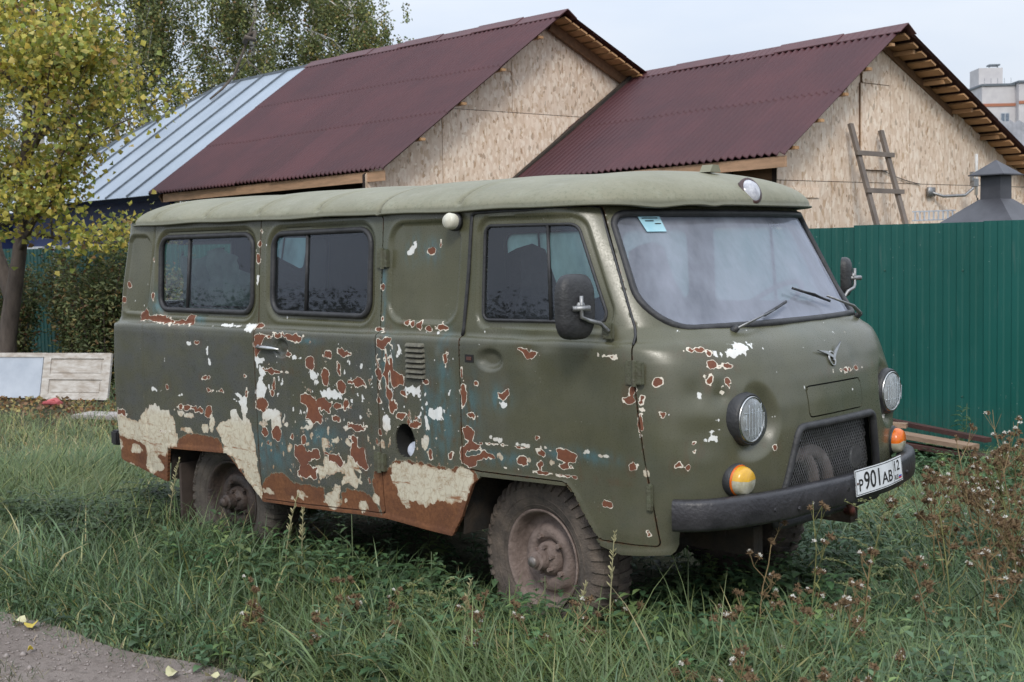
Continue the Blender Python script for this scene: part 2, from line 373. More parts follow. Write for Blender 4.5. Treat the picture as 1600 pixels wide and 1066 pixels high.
def shell(name, keep, mat, parent, sg=DENSE, zg=None, off=0, ret=.018, detail=True, srange=None, attrs=True, flip=False):
    zg = np.linspace(.40, 1.962, 205) if zg is None else zg
    if srange: sg = sg[(sg >= srange[0]) & (sg <= srange[1])]
    S, Z = np.meshgrid(sg, zg, indexing='ij'); S = S.copy(); Z = Z.copy()
    hz = zg[1]-zg[0]
    def fv(s, z): return keep(s, surf(s, z))
    F = fv(S, Z)
    e = 1e-3
    Lx = np.linalg.norm(surf(np.clip(S+e, 0, 8), Z)-surf(np.clip(S-e, 0, 8), Z), axis=-1)/(2*e)
    hs = np.gradient(sg)[:, None]*Lx; h = np.maximum(hs, hz)
    for it in range(3):
        m = np.abs(F) < (.55*h if it == 0 else .3*h)
        if it == 0: m0 = m
        m = m0; s1, z1 = S[m], Z[m]; f0 = fv(s1, z1); L = Lx[m]; ds = e/np.maximum(L, 1e-6)
        g1 = (fv(s1+ds, z1)-f0)/e; g2 = (fv(s1, z1+e)-f0)/e; gg = g1*g1+g2*g2
        ok = (gg > .2) & (gg < 4); k = np.where(ok, -f0/np.maximum(gg, .2), 0); k = np.clip(k, -.9*h[m], .9*h[m])
        S[m] = s1+np.clip(g1*k, -.6*hs[m], .6*hs[m])/np.maximum(L, 1e-6); Z[m] = z1+np.clip(g2*k, -.6*hz, .6*hz)
        F = fv(S, Z)
    S = np.clip(S, 0, 8)
    good = F > -.22*h
    a, b = S.shape; idx = np.arange(a*b).reshape(a, b)
    q = np.stack([idx[:-1, :-1], idx[1:, :-1], idx[1:, 1:], idx[:-1, 1:]], -1).reshape(-1, 4)
    gf = good.ravel()[q].all(1); q = q[gf]
    used = np.unique(q); rem = np.full(a*b, -1); rem[used] = np.arange(len(used)); q = rem[q]
    s_, z_ = S.ravel()[used], Z.ravel()[used]
    V = placed(s_, z_, off, detail); n = normals(s_, z_)
    # returns along the free edges
    if ret:
        ed = np.concatenate([q[:, [0, 1]], q[:, [1, 2]], q[:, [2, 3]], q[:, [3, 0]]]); key = np.sort(ed, 1); k1 = key[:, 0]*len(used)+key[:, 1]
        u, inv, cnt = np.unique(k1, return_inverse=True, return_counts=True); be = ed[cnt[inv] == 1]
        bv = np.unique(be); mp_ = np.full(len(used), -1); mp_[bv] = len(used)+np.arange(len(bv))
        V = np.vstack([V, V[bv]-n[bv]*ret]); q = np.vstack([q, np.stack([be[:, 1], be[:, 0], mp_[be[:, 0]], mp_[be[:, 1]]], -1)])
        s_ = np.concatenate([s_, s_[bv]]); z_ = np.concatenate([z_, z_[bv]])
    at = paint_fields(s_, surf(s_, z_)) if attrs else None
    o = mesh_obj(name, V, q[:, ::-1] if flip else q, mat, parent, True, at)
    o.data.set_sharp_from_angle(angle=R(50))
    return o

PAINT={'white':[[(-3.312,0.845),(-3.256,0.823),(-3.096,0.803),(-3.017,0.803),(-2.988,0.848),(-2.903,0.904),(-2.836,0.921),(-2.786,0.881),(-2.71,0.886),(-2.662,0.847),(-2.634,0.734),(-2.646,0.685),(-2.738,0.667),(-2.743,0.627),(-2.855,0.604),(-2.804,0.547),(-2.953,0.481),(-3.005,0.539),(-2.976,0.606),(-2.981,0.655),(-3.069,0.673),(-3.181,0.689),(-3.321,0.696)],[(-2.258,0.813),(-2.223,0.856),(-2.124,0.881),(-2.12,0.927),(-2.071,0.936),(-2.055,0.898),(-2.01,0.878),(-2.016,0.923),(-2.023,0.957),(-2.086,0.992),(-2.021,0.985),(-2.074,1.027),(-1.981,1.01),(-1.967,0.949),(-1.968,0.893),(-1.931,0.839),(-1.913,0.749),(-1.898,0.637),(-1.888,0.454),(-1.965,0.48),(-2.041,0.6),(-2.128,0.672),(-2.201,0.683),(-2.215,0.758)],[(-1.874,1.224),(-1.801,1.227),(-1.803,1.204),(-1.849,1.191),(-1.86,1.157),(-1.803,1.193),(-1.798,1.138),(-1.828,1.103),(-1.785,1.073),(-1.816,1.015),(-1.872,0.989),(-1.891,1.033),(-1.874,1.09),(-1.834,1.136),(-1.863,1.168)],[(-1.848,0.935),(-1.784,0.951),(-1.677,0.963),(-1.689,0.913),(-1.666,0.871),(-1.757,0.852),(-1.77,0.896),(-1.842,0.902)],[(-1.496,0.96),(-1.469,0.972),(-1.472,0.929),(-1.407,0.902),(-1.442,0.877),(-1.527,0.876),(-1.457,0.898)],[(-1.427,0.695),(-1.359,0.701),(-1.33,0.747),(-1.274,0.736),(-1.245,0.702),(-1.178,0.73),(-1.159,0.768),(-1.099,0.737),(-1.064,0.689),(-1.126,0.698),(-1.083,0.645),(-1.102,0.611),(-1.156,0.626),(-1.22,0.619),(-1.2,0.669),(-1.247,0.68),(-1.315,0.647),(-1.383,0.629)],[(-1.362,0.549),(-1.289,0.59),(-1.276,0.624),(-1.229,0.608),(-1.252,0.529),(-1.25,0.497),(-1.325,0.488),(-1.371,0.504)],[(-0.848,0.764),(-0.735,0.775),(-0.611,0.776),(-0.491,0.766),(-0.417,0.763),(-0.371,0.789),(-0.301,0.765),(-0.297,0.723),(-0.353,0.644),(-0.398,0.617),(-0.502,0.616),(-0.628,0.579),(-0.726,0.6),(-0.736,0.538),(-0.794,0.57),(-0.81,0.635),(-0.854,0.686)],[(-0.755,1.763),(-0.706,1.802),(-0.697,1.821),(-0.694,1.782),(-0.712,1.758),(-0.745,1.753)]],'whe':[(-3.097,0.63,0.062,0.035),(-3.286,0.641,0.043,0.039),(-3.173,0.51,0.076,0.019),(-2.358,0.805,0.036,0.024),(-2.534,0.785,0.046,0.015),(-2.502,0.871,0.037,0.014),(-2.584,0.883,0.026,0.012),(-2.294,0.845,0.024,0.038),(-2.309,1.257,0.014,0.029),(-2.295,1.183,0.008,0.014),(-2.84,1.0,0.026,0.007),(-2.585,0.982,0.017,0.006),(-2.491,1.278,0.013,0.007),(-1.835,0.874,0.045,0.017),(-1.639,0.884,0.027,0.011),(-1.546,1.237,0.026,0.008),(-1.136,1.234,0.01,0.012),(-1.408,1.156,0.03,0.021),(-1.38,1.12,0.017,0.015),(-1.282,1.064,0.068,0.023),(-1.163,0.9,0.019,0.009),(-1.046,0.969,0.012,0.006),(-1.616,0.767,0.018,0.015),(-1.341,0.811,0.023,0.035),(-1.257,0.837,0.03,0.009),(-1.161,0.837,0.023,0.015),(-1.475,0.799,0.02,0.009),(-1.839,0.512,0.037,0.012),(-1.544,0.528,0.035,0.02),(-1.627,0.502,0.014,0.012),(-1.07,0.524,0.035,0.032),(-0.976,0.573,0.031,0.022),(-1.194,0.536,0.013,0.011),(-1.934,1.383,0.043,0.021),(-2.127,1.389,0.074,0.004),(-1.891,1.634,0.005,0.028),(-0.76,1.296,0.011,0.033),(-0.672,1.127,0.057,0.015),(-0.866,0.955,0.029,0.044),(-0.52,1.019,0.052,0.028),(-0.668,1.115,0.046,0.019),(-0.603,0.884,0.022,0.036),(-0.898,0.842,0.016,0.015),(-0.103,1.089,0.014,0.012),(-0.157,0.935,0.033,0.012),(-0.134,0.853,0.014,0.012),(0.005,0.922,0.04,0.005),(0.035,0.864,0.011,0.009),(0.132,0.926,0.011,0.005),(0.347,0.926,0.018,0.005),(0.184,0.859,0.016,0.005),(0.659,0.859,0.006,0.013),(0.446,0.916,0.034,0.004),(-0.582,0.988,0.006,0.086)],'ra':[[(-3.325,0.702),(-3.181,0.689),(-3.044,0.687),(-2.97,0.656),(-3.004,0.501),(-3.109,0.49),(-3.241,0.516),(-3.344,0.552)],[(-2.988,0.605),(-2.74,0.652),(-2.772,0.462),(-2.893,0.456),(-3.021,0.48)],[(-2.625,0.723),(-2.579,0.753),(-2.413,0.771),(-2.234,0.762),(-2.2,0.687),(-2.343,0.682),(-2.652,0.676)],[(-0.975,0.707),(-0.884,0.716),(-0.814,0.778),(-0.641,0.784),(-0.446,0.771),(-0.371,0.789),(-0.3,0.786),(-0.26,0.738),(-0.356,0.601),(-0.439,0.439),(-0.686,0.416),(-0.918,0.464),(-0.989,0.638)],[(-1.791,0.614),(-1.692,0.619),(-1.624,0.598),(-1.576,0.581),(-1.473,0.581),(-1.356,0.583),(-1.375,0.526),(-1.323,0.499),(-1.223,0.511),(-1.229,0.565),(-1.174,0.598),(-1.08,0.598),(-0.992,0.571),(-0.92,0.464),(-1.122,0.454),(-1.534,0.451),(-1.909,0.44),(-1.888,0.535)]],'rb':[[(-2.971,1.472),(-2.911,1.425),(-2.806,1.427),(-2.72,1.41),(-2.621,1.397),(-2.528,1.399),(-2.517,1.435),(-2.47,1.431),(-2.469,1.385),(-2.641,1.381),(-2.81,1.379),(-2.923,1.398),(-3.017,1.392),(-3.015,1.422)],[(-1.884,1.345),(-1.841,1.352),(-1.594,1.356),(-1.474,1.352),(-1.502,1.316),(-1.579,1.317),(-1.615,1.337),(-1.8,1.334),(-1.817,1.303),(-1.865,1.224),(-1.881,1.257)],[(-1.516,1.045),(-1.481,1.058),(-1.399,1.031),(-1.401,0.988),(-1.354,0.948),(-1.356,0.916),(-1.423,0.911),(-1.471,0.94),(-1.46,0.984),(-1.509,1.013)],[(-1.394,1.033),(-1.332,1.045),(-1.277,1.007),(-1.295,0.974),(-1.352,0.975),(-1.387,0.999)],[(-1.571,0.779),(-1.511,0.785),(-1.471,0.761),(-1.386,0.774),(-1.373,0.732),(-1.475,0.712),(-1.495,0.688),(-1.412,0.675),(-1.417,0.625),(-1.518,0.62),(-1.568,0.637),(-1.546,0.683),(-1.584,0.734)],[(-1.337,0.768),(-1.239,0.766),(-1.194,0.728),(-1.228,0.709),(-1.307,0.739)],[(-1.129,0.834),(-1.107,0.82),(-1.037,0.816),(-1.014,0.725),(-1.039,0.707),(-1.084,0.728),(-1.15,0.775)],[(-0.923,1.354),(-0.816,1.358),(-0.87,1.316),(-0.907,1.32)],[(-0.83,1.168),(-0.798,1.205),(-0.734,1.183),(-0.736,1.143),(-0.817,1.134)],[(-0.008,1.339),(0.022,1.342),(0.042,1.332),(0.108,1.332),(0.108,1.321),(0.067,1.297),(0.03,1.295),(0.018,1.322)],[(-0.556,1.418),(-0.494,1.436),(-0.459,1.416),(-0.479,1.404),(-0.547,1.402)],[(-0.139,1.147),(-0.115,1.143),(-0.073,1.161),(-0.071,1.136),(-0.102,1.109),(-0.129,1.122)],[(-0.354,0.963),(-0.331,0.982),(-0.303,0.967),(-0.268,0.959),(-0.291,0.922),(-0.341,0.917)],[(-0.372,0.883),(-0.32,0.909),(-0.256,0.899),(-0.251,0.879),(-0.337,0.866),(-0.339,0.839),(-0.295,0.849),(-0.252,0.858),(-0.239,0.838),(-0.276,0.819),(-0.299,0.796),(-0.356,0.796),(-0.376,0.825)],[(0.2,0.924),(0.244,0.923),(0.312,0.905),(0.311,0.876),(0.267,0.867),(0.205,0.88)]],'rbe':[(-2.508,0.918,0.052,0.014),(-2.413,0.907,0.037,0.012),(-2.327,0.901,0.034,0.033),(-2.591,0.916,0.019,0.011),(-2.419,1.285,0.018,0.007),(-2.342,1.093,0.016,0.007),(-2.317,1.028,0.016,0.009),(-2.199,1.028,0.016,0.006),(-1.973,1.121,0.011,0.01),(-2.708,1.022,0.01,0.012),(-3.23,0.838,0.058,0.016),(-2.747,0.762,0.026,0.008),(-1.858,1.391,0.027,0.013),(-3.172,1.6,0.02,0.017),(-3.218,1.509,0.014,0.016),(-2.889,1.747,0.009,0.012),(-2.884,1.535,0.009,0.015),(-1.886,1.822,0.011,0.013),(-1.889,1.752,0.014,0.02),(-1.87,1.883,0.008,0.017),(-1.761,1.162,0.045,0.013),(-1.681,1.155,0.035,0.008),(-1.836,0.977,0.054,0.036),(-1.73,1.087,0.012,0.022),(-1.745,1.047,0.014,0.011),(-1.72,0.833,0.04,0.039),(-1.821,0.836,0.025,0.023),(-1.602,1.253,0.019,0.009),(-1.287,1.264,0.039,0.016),(-1.175,1.277,0.043,0.018),(-1.21,1.194,0.013,0.026),(-1.429,1.216,0.035,0.033),(-1.317,1.154,0.031,0.04),(-1.194,1.108,0.035,0.029),(-1.071,1.134,0.043,0.018),(-1.112,1.109,0.016,0.008),(-1.164,1.02,0.016,0.027),(-1.236,1.009,0.032,0.015),(-1.248,0.948,0.023,0.013),(-1.075,0.922,0.04,0.012),(-1.593,0.822,0.018,0.014),(-1.499,0.819,0.017,0.025),(-1.096,0.851,0.014,0.017),(-1.97,1.039,0.011,0.02),(-0.921,1.397,0.023,0.007),(-0.74,1.431,0.012,0.007),(-0.697,1.432,0.01,0.007),(-0.65,1.425,0.015,0.011),(-0.594,1.41,0.016,0.009),(-0.91,1.199,0.012,0.081),(-0.85,1.207,0.018,0.06),(-0.815,1.219,0.012,0.071),(-0.448,1.284,0.012,0.032),(-0.586,1.161,0.017,0.011),(-0.745,1.103,0.012,0.01),(-1.074,1.131,0.047,0.017),(-0.833,1.097,0.022,0.015),(-0.596,1.766,0.018,0.012),(-0.535,1.799,0.005,0.019),(-0.912,1.6,0.007,0.012),(-0.907,1.56,0.006,0.005),(-0.909,1.449,0.006,0.01),(0.473,1.329,0.02,0.006),(-0.261,1.174,0.011,0.011),(-0.341,1.141,0.014,0.032),(-0.351,1.222,0.005,0.019),(-1.062,1.137,0.037,0.019),(-0.835,1.089,0.024,0.027),(-0.814,1.036,0.032,0.033),(-0.734,1.097,0.014,0.015),(-0.76,0.996,0.024,0.02),(-0.663,0.963,0.031,0.015),(-0.917,1.062,0.01,0.016),(-1.092,0.916,0.048,0.016),(-1.105,0.858,0.024,0.011),(-0.917,0.907,0.01,0.015),(-0.569,0.828,0.014,0.021),(-0.434,0.836,0.012,0.013),(-0.347,1.119,0.016,0.048),(-0.262,1.175,0.01,0.009),(-0.293,1.032,0.024,0.012),(-0.21,0.856,0.042,0.014),(-0.069,0.91,0.134,0.003),(0.001,0.853,0.027,0.02),(0.126,0.896,0.023,0.012),(0.103,0.848,0.02,0.011),(0.253,0.851,0.024,0.008),(0.601,0.887,0.02,0.019),(0.454,0.713,0.022,0.014),(0.6,1.196,0.013,0.024),(0.588,1.158,0.024,0.012),(0.637,1.083,0.007,0.042),(0.092,0.964,0.009,0.009),(0.654,0.62,0.013,0.014),(0.15,0.811,0.089,0.004),(-0.323,1.187,0.006,0.006)],'te':[(-0.72,1.783,0.054,0.065),(-0.592,1.771,0.062,0.053),(-0.905,1.595,0.024,0.171),(-0.87,1.246,0.067,0.131),(-0.458,1.264,0.038,0.135),(-0.476,1.011,0.088,0.191),(-0.581,1.004,0.03,0.216),(-1.379,0.839,0.148,0.065),(-1.751,0.741,0.143,0.101),(-2.453,0.521,0.011,0.006),(-2.429,1.411,0.06,0.023),(-0.301,1.024,0.057,0.145),(0.306,0.905,0.218,0.03),(-0.129,1.117,0.061,0.05),(-0.141,0.853,0.203,0.031),(-1.452,1.326,0.1,0.014),(-2.829,1.499,0.087,0.073),(-1.857,0.754,0.054,0.137)]}
PAINT['nose'] = [('r',0.777,-0.759,1.348,0.026,0.008),('r',0.81,-0.722,1.331,0.009,0.006),('r',0.831,-0.722,1.292,0.019,0.016),('r',0.845,-0.702,1.282,0.008,0.006),('r',0.862,-0.663,1.278,0.011,0.005),('w',0.853,-0.618,1.327,0.085,0.021),('w',0.832,-0.67,1.33,0.029,0.014),('w',0.855,-0.552,1.35,0.063,0.021),('r',0.825,-0.766,1.251,0.011,0.008),('r',0.838,-0.757,1.226,0.012,0.02),('r',0.88,-0.681,1.208,0.012,0.023),('r',0.871,-0.708,1.196,0.008,0.016),('r',0.698,-0.909,1.232,0.016,0.02),('r',0.724,-0.912,1.104,0.007,0.009),('w',0.873,-0.757,1.072,0.012,0.006),('w',0.863,-0.783,1.027,0.012,0.005),('w',0.849,-0.808,0.994,0.006,0.006),('r',0.823,-0.842,0.98,0.01,0.009),('r',0.821,-0.843,0.95,0.017,0.013),('r',0.771,-0.893,0.896,0.02,0.011),('r',0.808,-0.859,0.894,0.013,0.013),('w',0.803,-0.863,0.954,0.008,0.005),('w',0.824,-0.843,0.902,0.005,0.004),('r',0.965,0.094,1.213,0.032,0.005),('r',0.965,0.188,1.208,0.044,0.004),('w',0.826,-0.802,1.165,0.004,0.013),('w',0.871,-0.774,1.0,0.015,0.007),('r',0.966,-0.475,0.934,0.013,0.007),('w',0.952,0.554,0.944,0.07,0.02)
]
def paint_fields(s, P):
    X = xz(P); rs = (s > .5) & (s < 3.9)
    lowamp = .004
    def polys(L):
        f = np.full(len(X), -.1)
        for p in L: f = np.maximum(f, -sd_poly(X, p))
        return f
    def ells(L, f, g=1):
        for cx, cz, rx, rz in L:
            q = np.sqrt(((X[:, 0]-cx)/rx)**2+((X[:, 1]-cz)/rz)**2); f = np.maximum(f, (1-q)*min(max(rx, .006), max(rz, .006))*g)
        return f
    ra = np.where(rs, polys(PAINT['ra']), -.1); wh = np.where(rs, ells(PAINT['whe'], polys(PAINT['white'])), -.1)
    rb = np.where(rs & (P[:, 0] < .83), ells(PAINT['rbe'], polys(PAINT['rb'])), -.1)
    te = np.full(len(X), 0.)
    for cx, cz, rx, rz in PAINT['te']: te = np.maximum(te, np.exp(-(((X[:, 0]-cx)/rx)**2+((X[:, 1]-cz)/rz)**2)))
    te = np.where(rs, te, 0)
    for kind, x, y, z, r, ry in PAINT['nose']:
        q = np.sqrt(((P[:, 0]-x)**2+(P[:, 1]-y)**2)/(r*r)+((P[:, 2]-z)/ry)**2); f = (1-q)*min(r, ry)
        if kind == 'r': rb = np.maximum(rb, f)
        else: wh = np.maximum(wh, (1-1.35*q)*min(r, ry)*.8 if r > .02 else f)
    # rust creeping from the sills and seams
    q = sd_poly(X, BOTTOM); edge = np.where(rs & (P[:, 0] < -.4), .012-q, -.1)
    ra = np.maximum(ra, edge)
    seam = np.maximum(.004-np.abs(sd_poly(X, SDOOR)), .0045-np.abs(sd_poly(X, FDOOR)))
    # heavy flaking zone (sliding door and panel behind it)
    fl = sm(X[:, 0], -2.0, -1.8)*sm(X[:, 0], -.25, -.5)*sm(X[:, 1], 1.4, 1.1)
    return {'rusta': ra, 'white': wh, 'rustb': rb, 'teal': te, 'seam': np.where(rs, seam, -.05), 'flake': np.where(rs, fl, 0)}
# ================================================================ VAN MATERIALS
def make_paint():
    t = NT('worn_green_paint'); o = t.obj()
    nbig = t.noise(1.7, 4, .6); nmid = t.noise(7, 5, .6); nf = t.noise(38, 5, .65); nff = t.noise(150, 3, .6)
    sep = t.node('ShaderNodeSeparateXYZ'); t.put(sep.inputs[0], o); z = sep.outputs[2]; x = sep.outputs[0]
    streak = t.noise(9, 4, .6, t.map((1, 1, .12)))
    base = t.mix(t.mr(nbig, .35, .65), (.084, .083, .047), (.102, .099, .060))
    base = t.mix(t.mr(nmid, .45, .75, 0, .6), base, (.058, .060, .034))
    base = t.mix(t.mr(t.noise(1.25, 4, .55, t.map((1, 1, 1), loc=(4, 2, 1))), .50, .66, 0, .5), base, (.092, .108, .090))
    # oxidised greyer lower panels
    low = t.math('MULTIPLY', t.mr(z, 1.40, 1.34), t.mr(x, .2, -1.1, .25, 1))
    low = t.math('MULTIPLY', low, t.mr(t.noise(4.5, 5, .65, t.map((1, 1, 1.6))), .38, .62, .35, 1))
    base = t.mix(t.math('MULTIPLY', low, .85), base, (.076, .080, .078))
    base = t.mix(t.math('MULTIPLY', t.mr(t.noise(13, 4, .5, t.map((1, 1, 1.7))), .56, .66), t.math('MULTIPLY', low, .35)), base, (.038, .042, .029))
    base = t.mix(t.mr(streak, .52, .75, 0, .38), base, (.12, .115, .085))
    # splashes of mud low down, light dust on upward surfaces
    film = t.math('MULTIPLY', t.mr(t.node('ShaderNodeSeparateXYZ').outputs[2] if False else z, .95, .5), t.mr(nf, .45, .7, 0, .4))
    base = t.mix(film, base, (.13, .11, .08))
    teal = t.math('MULTIPLY', t.attr('teal'), t.mr(t.noise(16, 4, .6, t.map((1.5, 1.5, .6))), .36, .6))
    base = t.mix(t.math('MULTIPLY', teal, .9), base, (.075, .150, .165))
    scr = t.mr(t.noise(2.6, 6, .75, t.map((1.2, 1, 34), (0, R(7), 0))), .67, .70); base = t.mix(t.math('MULTIPLY', scr, t.mr(nmid, .4, .6, .05, .4)), base, (.20, .20, .15))
    # tiny specks
    sp = t.math('LESS_THAN', t.vor(46), t.mr(t.noise(2.5), .52, .75, 0, .15)); base = t.mix(t.math('MULTIPLY', sp, .8), base, (.45, .43, .37))
    w1 = t.math('SUBTRACT', t.noise(22, 5, .65), .5); w2 = t.math('SUBTRACT', t.noise(60, 4, .6), .5)
    wf = t.math('MULTIPLY_ADD', w1, .10, t.math('MULTIPLY', w2, .022))
    A = t.math('MULTIPLY_ADD', wf, .55, t.attr('rusta')); ma = t.mr(A, -.001, .001)
    W = t.math('MULTIPLY_ADD', t.math('SUBTRACT', t.noise(28, 3, .5, t.map((1, 1, .8))), .5), .060, t.attr('white')); mw = t.mr(W, -.001, .001)
    fine = t.math('MULTIPLY', t.math('SUBTRACT', t.noise(24, 2, .5), .5), .055)
    B = t.math('ADD', fine, t.attr('rustb')); mb = t.mr(B, -.0005, .001); ring = t.mr(t.math('ADD', B, t.math('MULTIPLY', t.math('SUBTRACT', t.noise(30, 3, .5), .5), .016)), -.0035, -.0028)
    # natural small flakes in the worst zone: noise islands with pale rims
    fl = t.math('ADD', t.noise(17, 5, .62, t.map((1, 1, .8), loc=(3.1, 0, 1.7))), t.math('MULTIPLY', t.attr('flake'), .085))
    fm = t.mr(fl, .758, .763); fr = t.mr(fl, .742, .747)
    fl2 = t.math('ADD', t.noise(26, 3, .5, t.map((1, 1, .7), loc=(8.1, 0, 4.7))), t.math('MULTIPLY', t.attr('flake'), .10)); fw = t.mr(fl2, .742, .747)
    rustn = t.noise(55, 6, .7); rustl = t.noise(6, 4, .6)
    rust_a = t.mix(t.mr(rustn, .3, .7), (.105, .038, .014), (.23, .092, .036)); rust_a = t.mix(t.mr(rustl, .4, .7, 0, .7), rust_a, (.085, .032, .018))
    rust_a = t.mix(t.mr(t.noise(200, 2), .62, .7, 0, .5), rust_a, (.30, .14, .06))
    rust_b = t.mix(t.mr(rustn, .3, .7), (.135, .044, .020), (.21, .075, .034)); rust_b = t.mix(t.mr(rustl, .35, .65, 0, .5), rust_b, (.115, .048, .036))
    lowc = t.mr(z, .85, .98)
    cream = t.mix(lowc, (.58, .53, .41), (.72, .73, .71))
    wedge = t.math('MULTIPLY', t.mr(W, .016, .0), t.mr(t.noise(18, 4, .6), .42, .62)); cream = t.mix(t.math('MULTIPLY', wedge, t.mr(z, .98, .80, .12, .85)), cream, (.30, .15, .065))
    crk = t.vor(26, t.map((1, 1, .7), vec=None), 'DISTANCE_TO_EDGE')
    cream = t.mix(t.math('MULTIPLY', t.math('LESS_THAN', crk, .035), t.mr(z, .95, .85, 0, .25)), cream, (.20, .12, .06))
    cream = t.mix(t.math('MULTIPLY', t.mr(t.noise(34, 6, .75), .50, .68), t.mr(z, 1.0, .75, .15, .8)), cream, (.30, .19, .10))
    rl = t.math('MULTIPLY', t.mr(t.noise(5, 5, .7, t.map((1.2, 1, 9))), .58, .66), t.mr(z, .92, .80, 0, .9)); cream = t.mix(rl, cream, (.24, .095, .035))
    cream = t.mix(t.mr(t.noise(12, 5, .7), .5, .8, 0, .5), cream, (.46, .42, .34))
    c = t.mix(fw, base, cream); c = t.mix(fr, c, (.52, .46, .36)); c = t.mix(fm, c, rust_b)
    aring = t.mr(A, -.005, -.003); c = t.mix(t.math('MULTIPLY', aring, .55), c, (.33, .27, .19))
    c = t.mix(ma, c, rust_a); c = t.mix(mw, c, cream); c = t.mix(ring, c, (.68, .62, .52)); c = t.mix(mb, c, rust_b)
    seam = t.mr(t.math('MULTIPLY_ADD', w2, .02, t.attr('seam')), -.001, .002)
    c = t.mix(t.math('MULTIPLY', seam, t.mr(nmid, .4, .6, .1, .75)), c, (.11, .055, .03))
    stn = t.math('MULTIPLY', t.math('MULTIPLY', t.mr(t.math('ADD', t.attr('rustb'), t.math('MULTIPLY', w1, .05)), -.035, .0), t.mr(t.noise(14, 4, .6, t.map((1.6, 1.6, .25))), .48, .66)), t.math('SUBTRACT', 1, t.math('MAXIMUM', t.math('MAXIMUM', ring, mw), ma)))
    c = t.mix(t.math('MULTIPLY', stn, .55), c, (.10, .055, .03))
    bare = t.math('MAXIMUM', t.math('MAXIMUM', ma, mb), fm); any_ = t.math('MAXIMUM', t.math('MAXIMUM', bare, mw), t.math('MAXIMUM', ring, fr))
    rough = t.mr(any_, 0, 1, .28, .85); rough = t.math('ADD', rough, t.mr(nff, .3, .7, -.05, .09))
    hgt = t.math('MULTIPLY_ADD', t.math('SUBTRACT', 1, bare), 1.0, t.math('MULTIPLY', mw, -.4))
    b = t.bump(hgt, .0016, .8); b = t.bump(t.math('MULTIPLY_ADD', t.math('MULTIPLY', rustn, bare), .8, t.math('MULTIPLY', nff, .22)), .0012, .6, b)
    return t.end(t.bsdf(c, rough, 0, b, .5))
def make_roof_paint():
    t = NT('weathered_roof_paint'); nb = t.noise(3, 5, .6); nf = t.noise(60, 5, .7); nm = t.noise(11, 5, .65)
    sep = t.node('ShaderNodeSeparateXYZ'); t.put(sep.inputs[0], t.obj()); z = sep.outputs[2]
    c = t.mix(t.mr(nb, .35, .65), (.175, .168, .108), (.228, .218, .148)); c = t.mix(t.mr(nm, .5, .75, 0, .55), c, (.28, .285, .22))
    c = t.mix(t.math('MULTIPLY', t.mr(nf, .52, .68), t.mr(z, 2.08, 1.96, .12, .7)), c, (.10, .11, .06))
    c = t.mix(t.mr(z, 1.975, 1.955, 0, .7), c, (.09, .09, .06)); c = t.mix(t.math('MULTIPLY', t.attr('groove'), t.mr(nf, .3, .6, .25, .75), clamp=True), c, (.07, .065, .04))
    c = t.mix(t.mr(t.noise(160, 3, .6), .64, .7, 0, .6), c, (.05, .055, .035))
    return t.end(t.bsdf(c, t.mr(nm, .3, .7, .45, .65), 0, t.bump(nf, .0015, .6), .45))
def make_glass(name, film, film_col=(.45, .47, .5), tint=(.90, .95, .94), rough=.015):  # diffuse layer: thin dust plus brightness painted into the glass
    t = NT(name); tr = t.node('ShaderNodeBsdfTransparent'); tr.inputs[0].default_value = tint+(1,)
    gl = t.node('ShaderNodeBsdfGlossy'); gl.inputs['Roughness'].default_value = rough; gl.inputs[0].default_value = (.84, .89, 1, 1)
    
    fr = t.node('ShaderNodeFresnel'); fr.inputs[0].default_value = 1.62
    m1 = t.node('ShaderNodeMixShader'); t.put(m1.inputs[0], t.math('MULTIPLY', fr.outputs[0], 1.1, clamp=True)); t.l.new(tr.outputs[0], m1.inputs[1]); t.l.new(gl.outputs[0], m1.inputs[2])
    df = t.node('ShaderNodeBsdfDiffuse'); df.inputs[0].default_value = film_col+(1,); tl = t.node('ShaderNodeBsdfTranslucent'); tl.inputs[0].default_value = film_col+(1,)
    di = t.node('ShaderNodeMixShader'); di.inputs[0].default_value = .5; t.l.new(df.outputs[0], di.inputs[1]); t.l.new(tl.outputs[0], di.inputs[2])
    n = t.math('MULTIPLY', t.mr(t.noise(5, 5, .6, t.map((1, 1, .5))), .25, .75, .45, 1.35), film)
    n = t.math('ADD', n, 0, clamp=True)
    m2 = t.node('ShaderNodeMixShader'); t.put(m2.inputs[0], n); t.l.new(m1.outputs[0], m2.inputs[1]); t.l.new(di.outputs[0], m2.inputs[2])
    return t.end(m2.outputs[0])
PAINT_M = make_paint(); ROOF_M = make_roof_paint()
GLASS_SIDE = make_glass('side_glass', .05); GLASS_WIND = make_glass('windscreen_glass', .58, (.66, .70, .82), (.8, .86, .9), .05); GLASS_FAR = make_glass('dusty_glow_far_glass', .75, (.42, .68, .66), (.85, .95, .93)); GLASS_LAMP = make_glass('lamp_glass', .50, (.93, .96, .97), tint=(.93, .95, .95))  # diffuse layer paints sky glare on windscreen, fence glow in far panes, lens shine
RUBBER = simple('black_rubber', (.022, .022, .024), (.04, .04, .042), .55, scale=20, bump=.3)
DARK = simple('dark_inside', (.02, .021, .019), (.012, .012, .011), .8)
LINING = simple('grey_cab_lining', (.06, .065, .06), (.04, .045, .042), .8, scale=4)
BLACKM = simple('black_chassis', (.02, .018, .016), (.045, .032, .022), .85, scale=12, bump=.5)
BUMP_M = simple('charcoal_bumper_paint', (.017, .016, .019), (.036, .034, .038), .42, scale=9, bump=.35, bscale=50)
TYRE_M = simple('dusty_tyre_rubber', (.045, .038, .034), (.15, .118, .094), .9, scale=7, bump=.6, bscale=90)
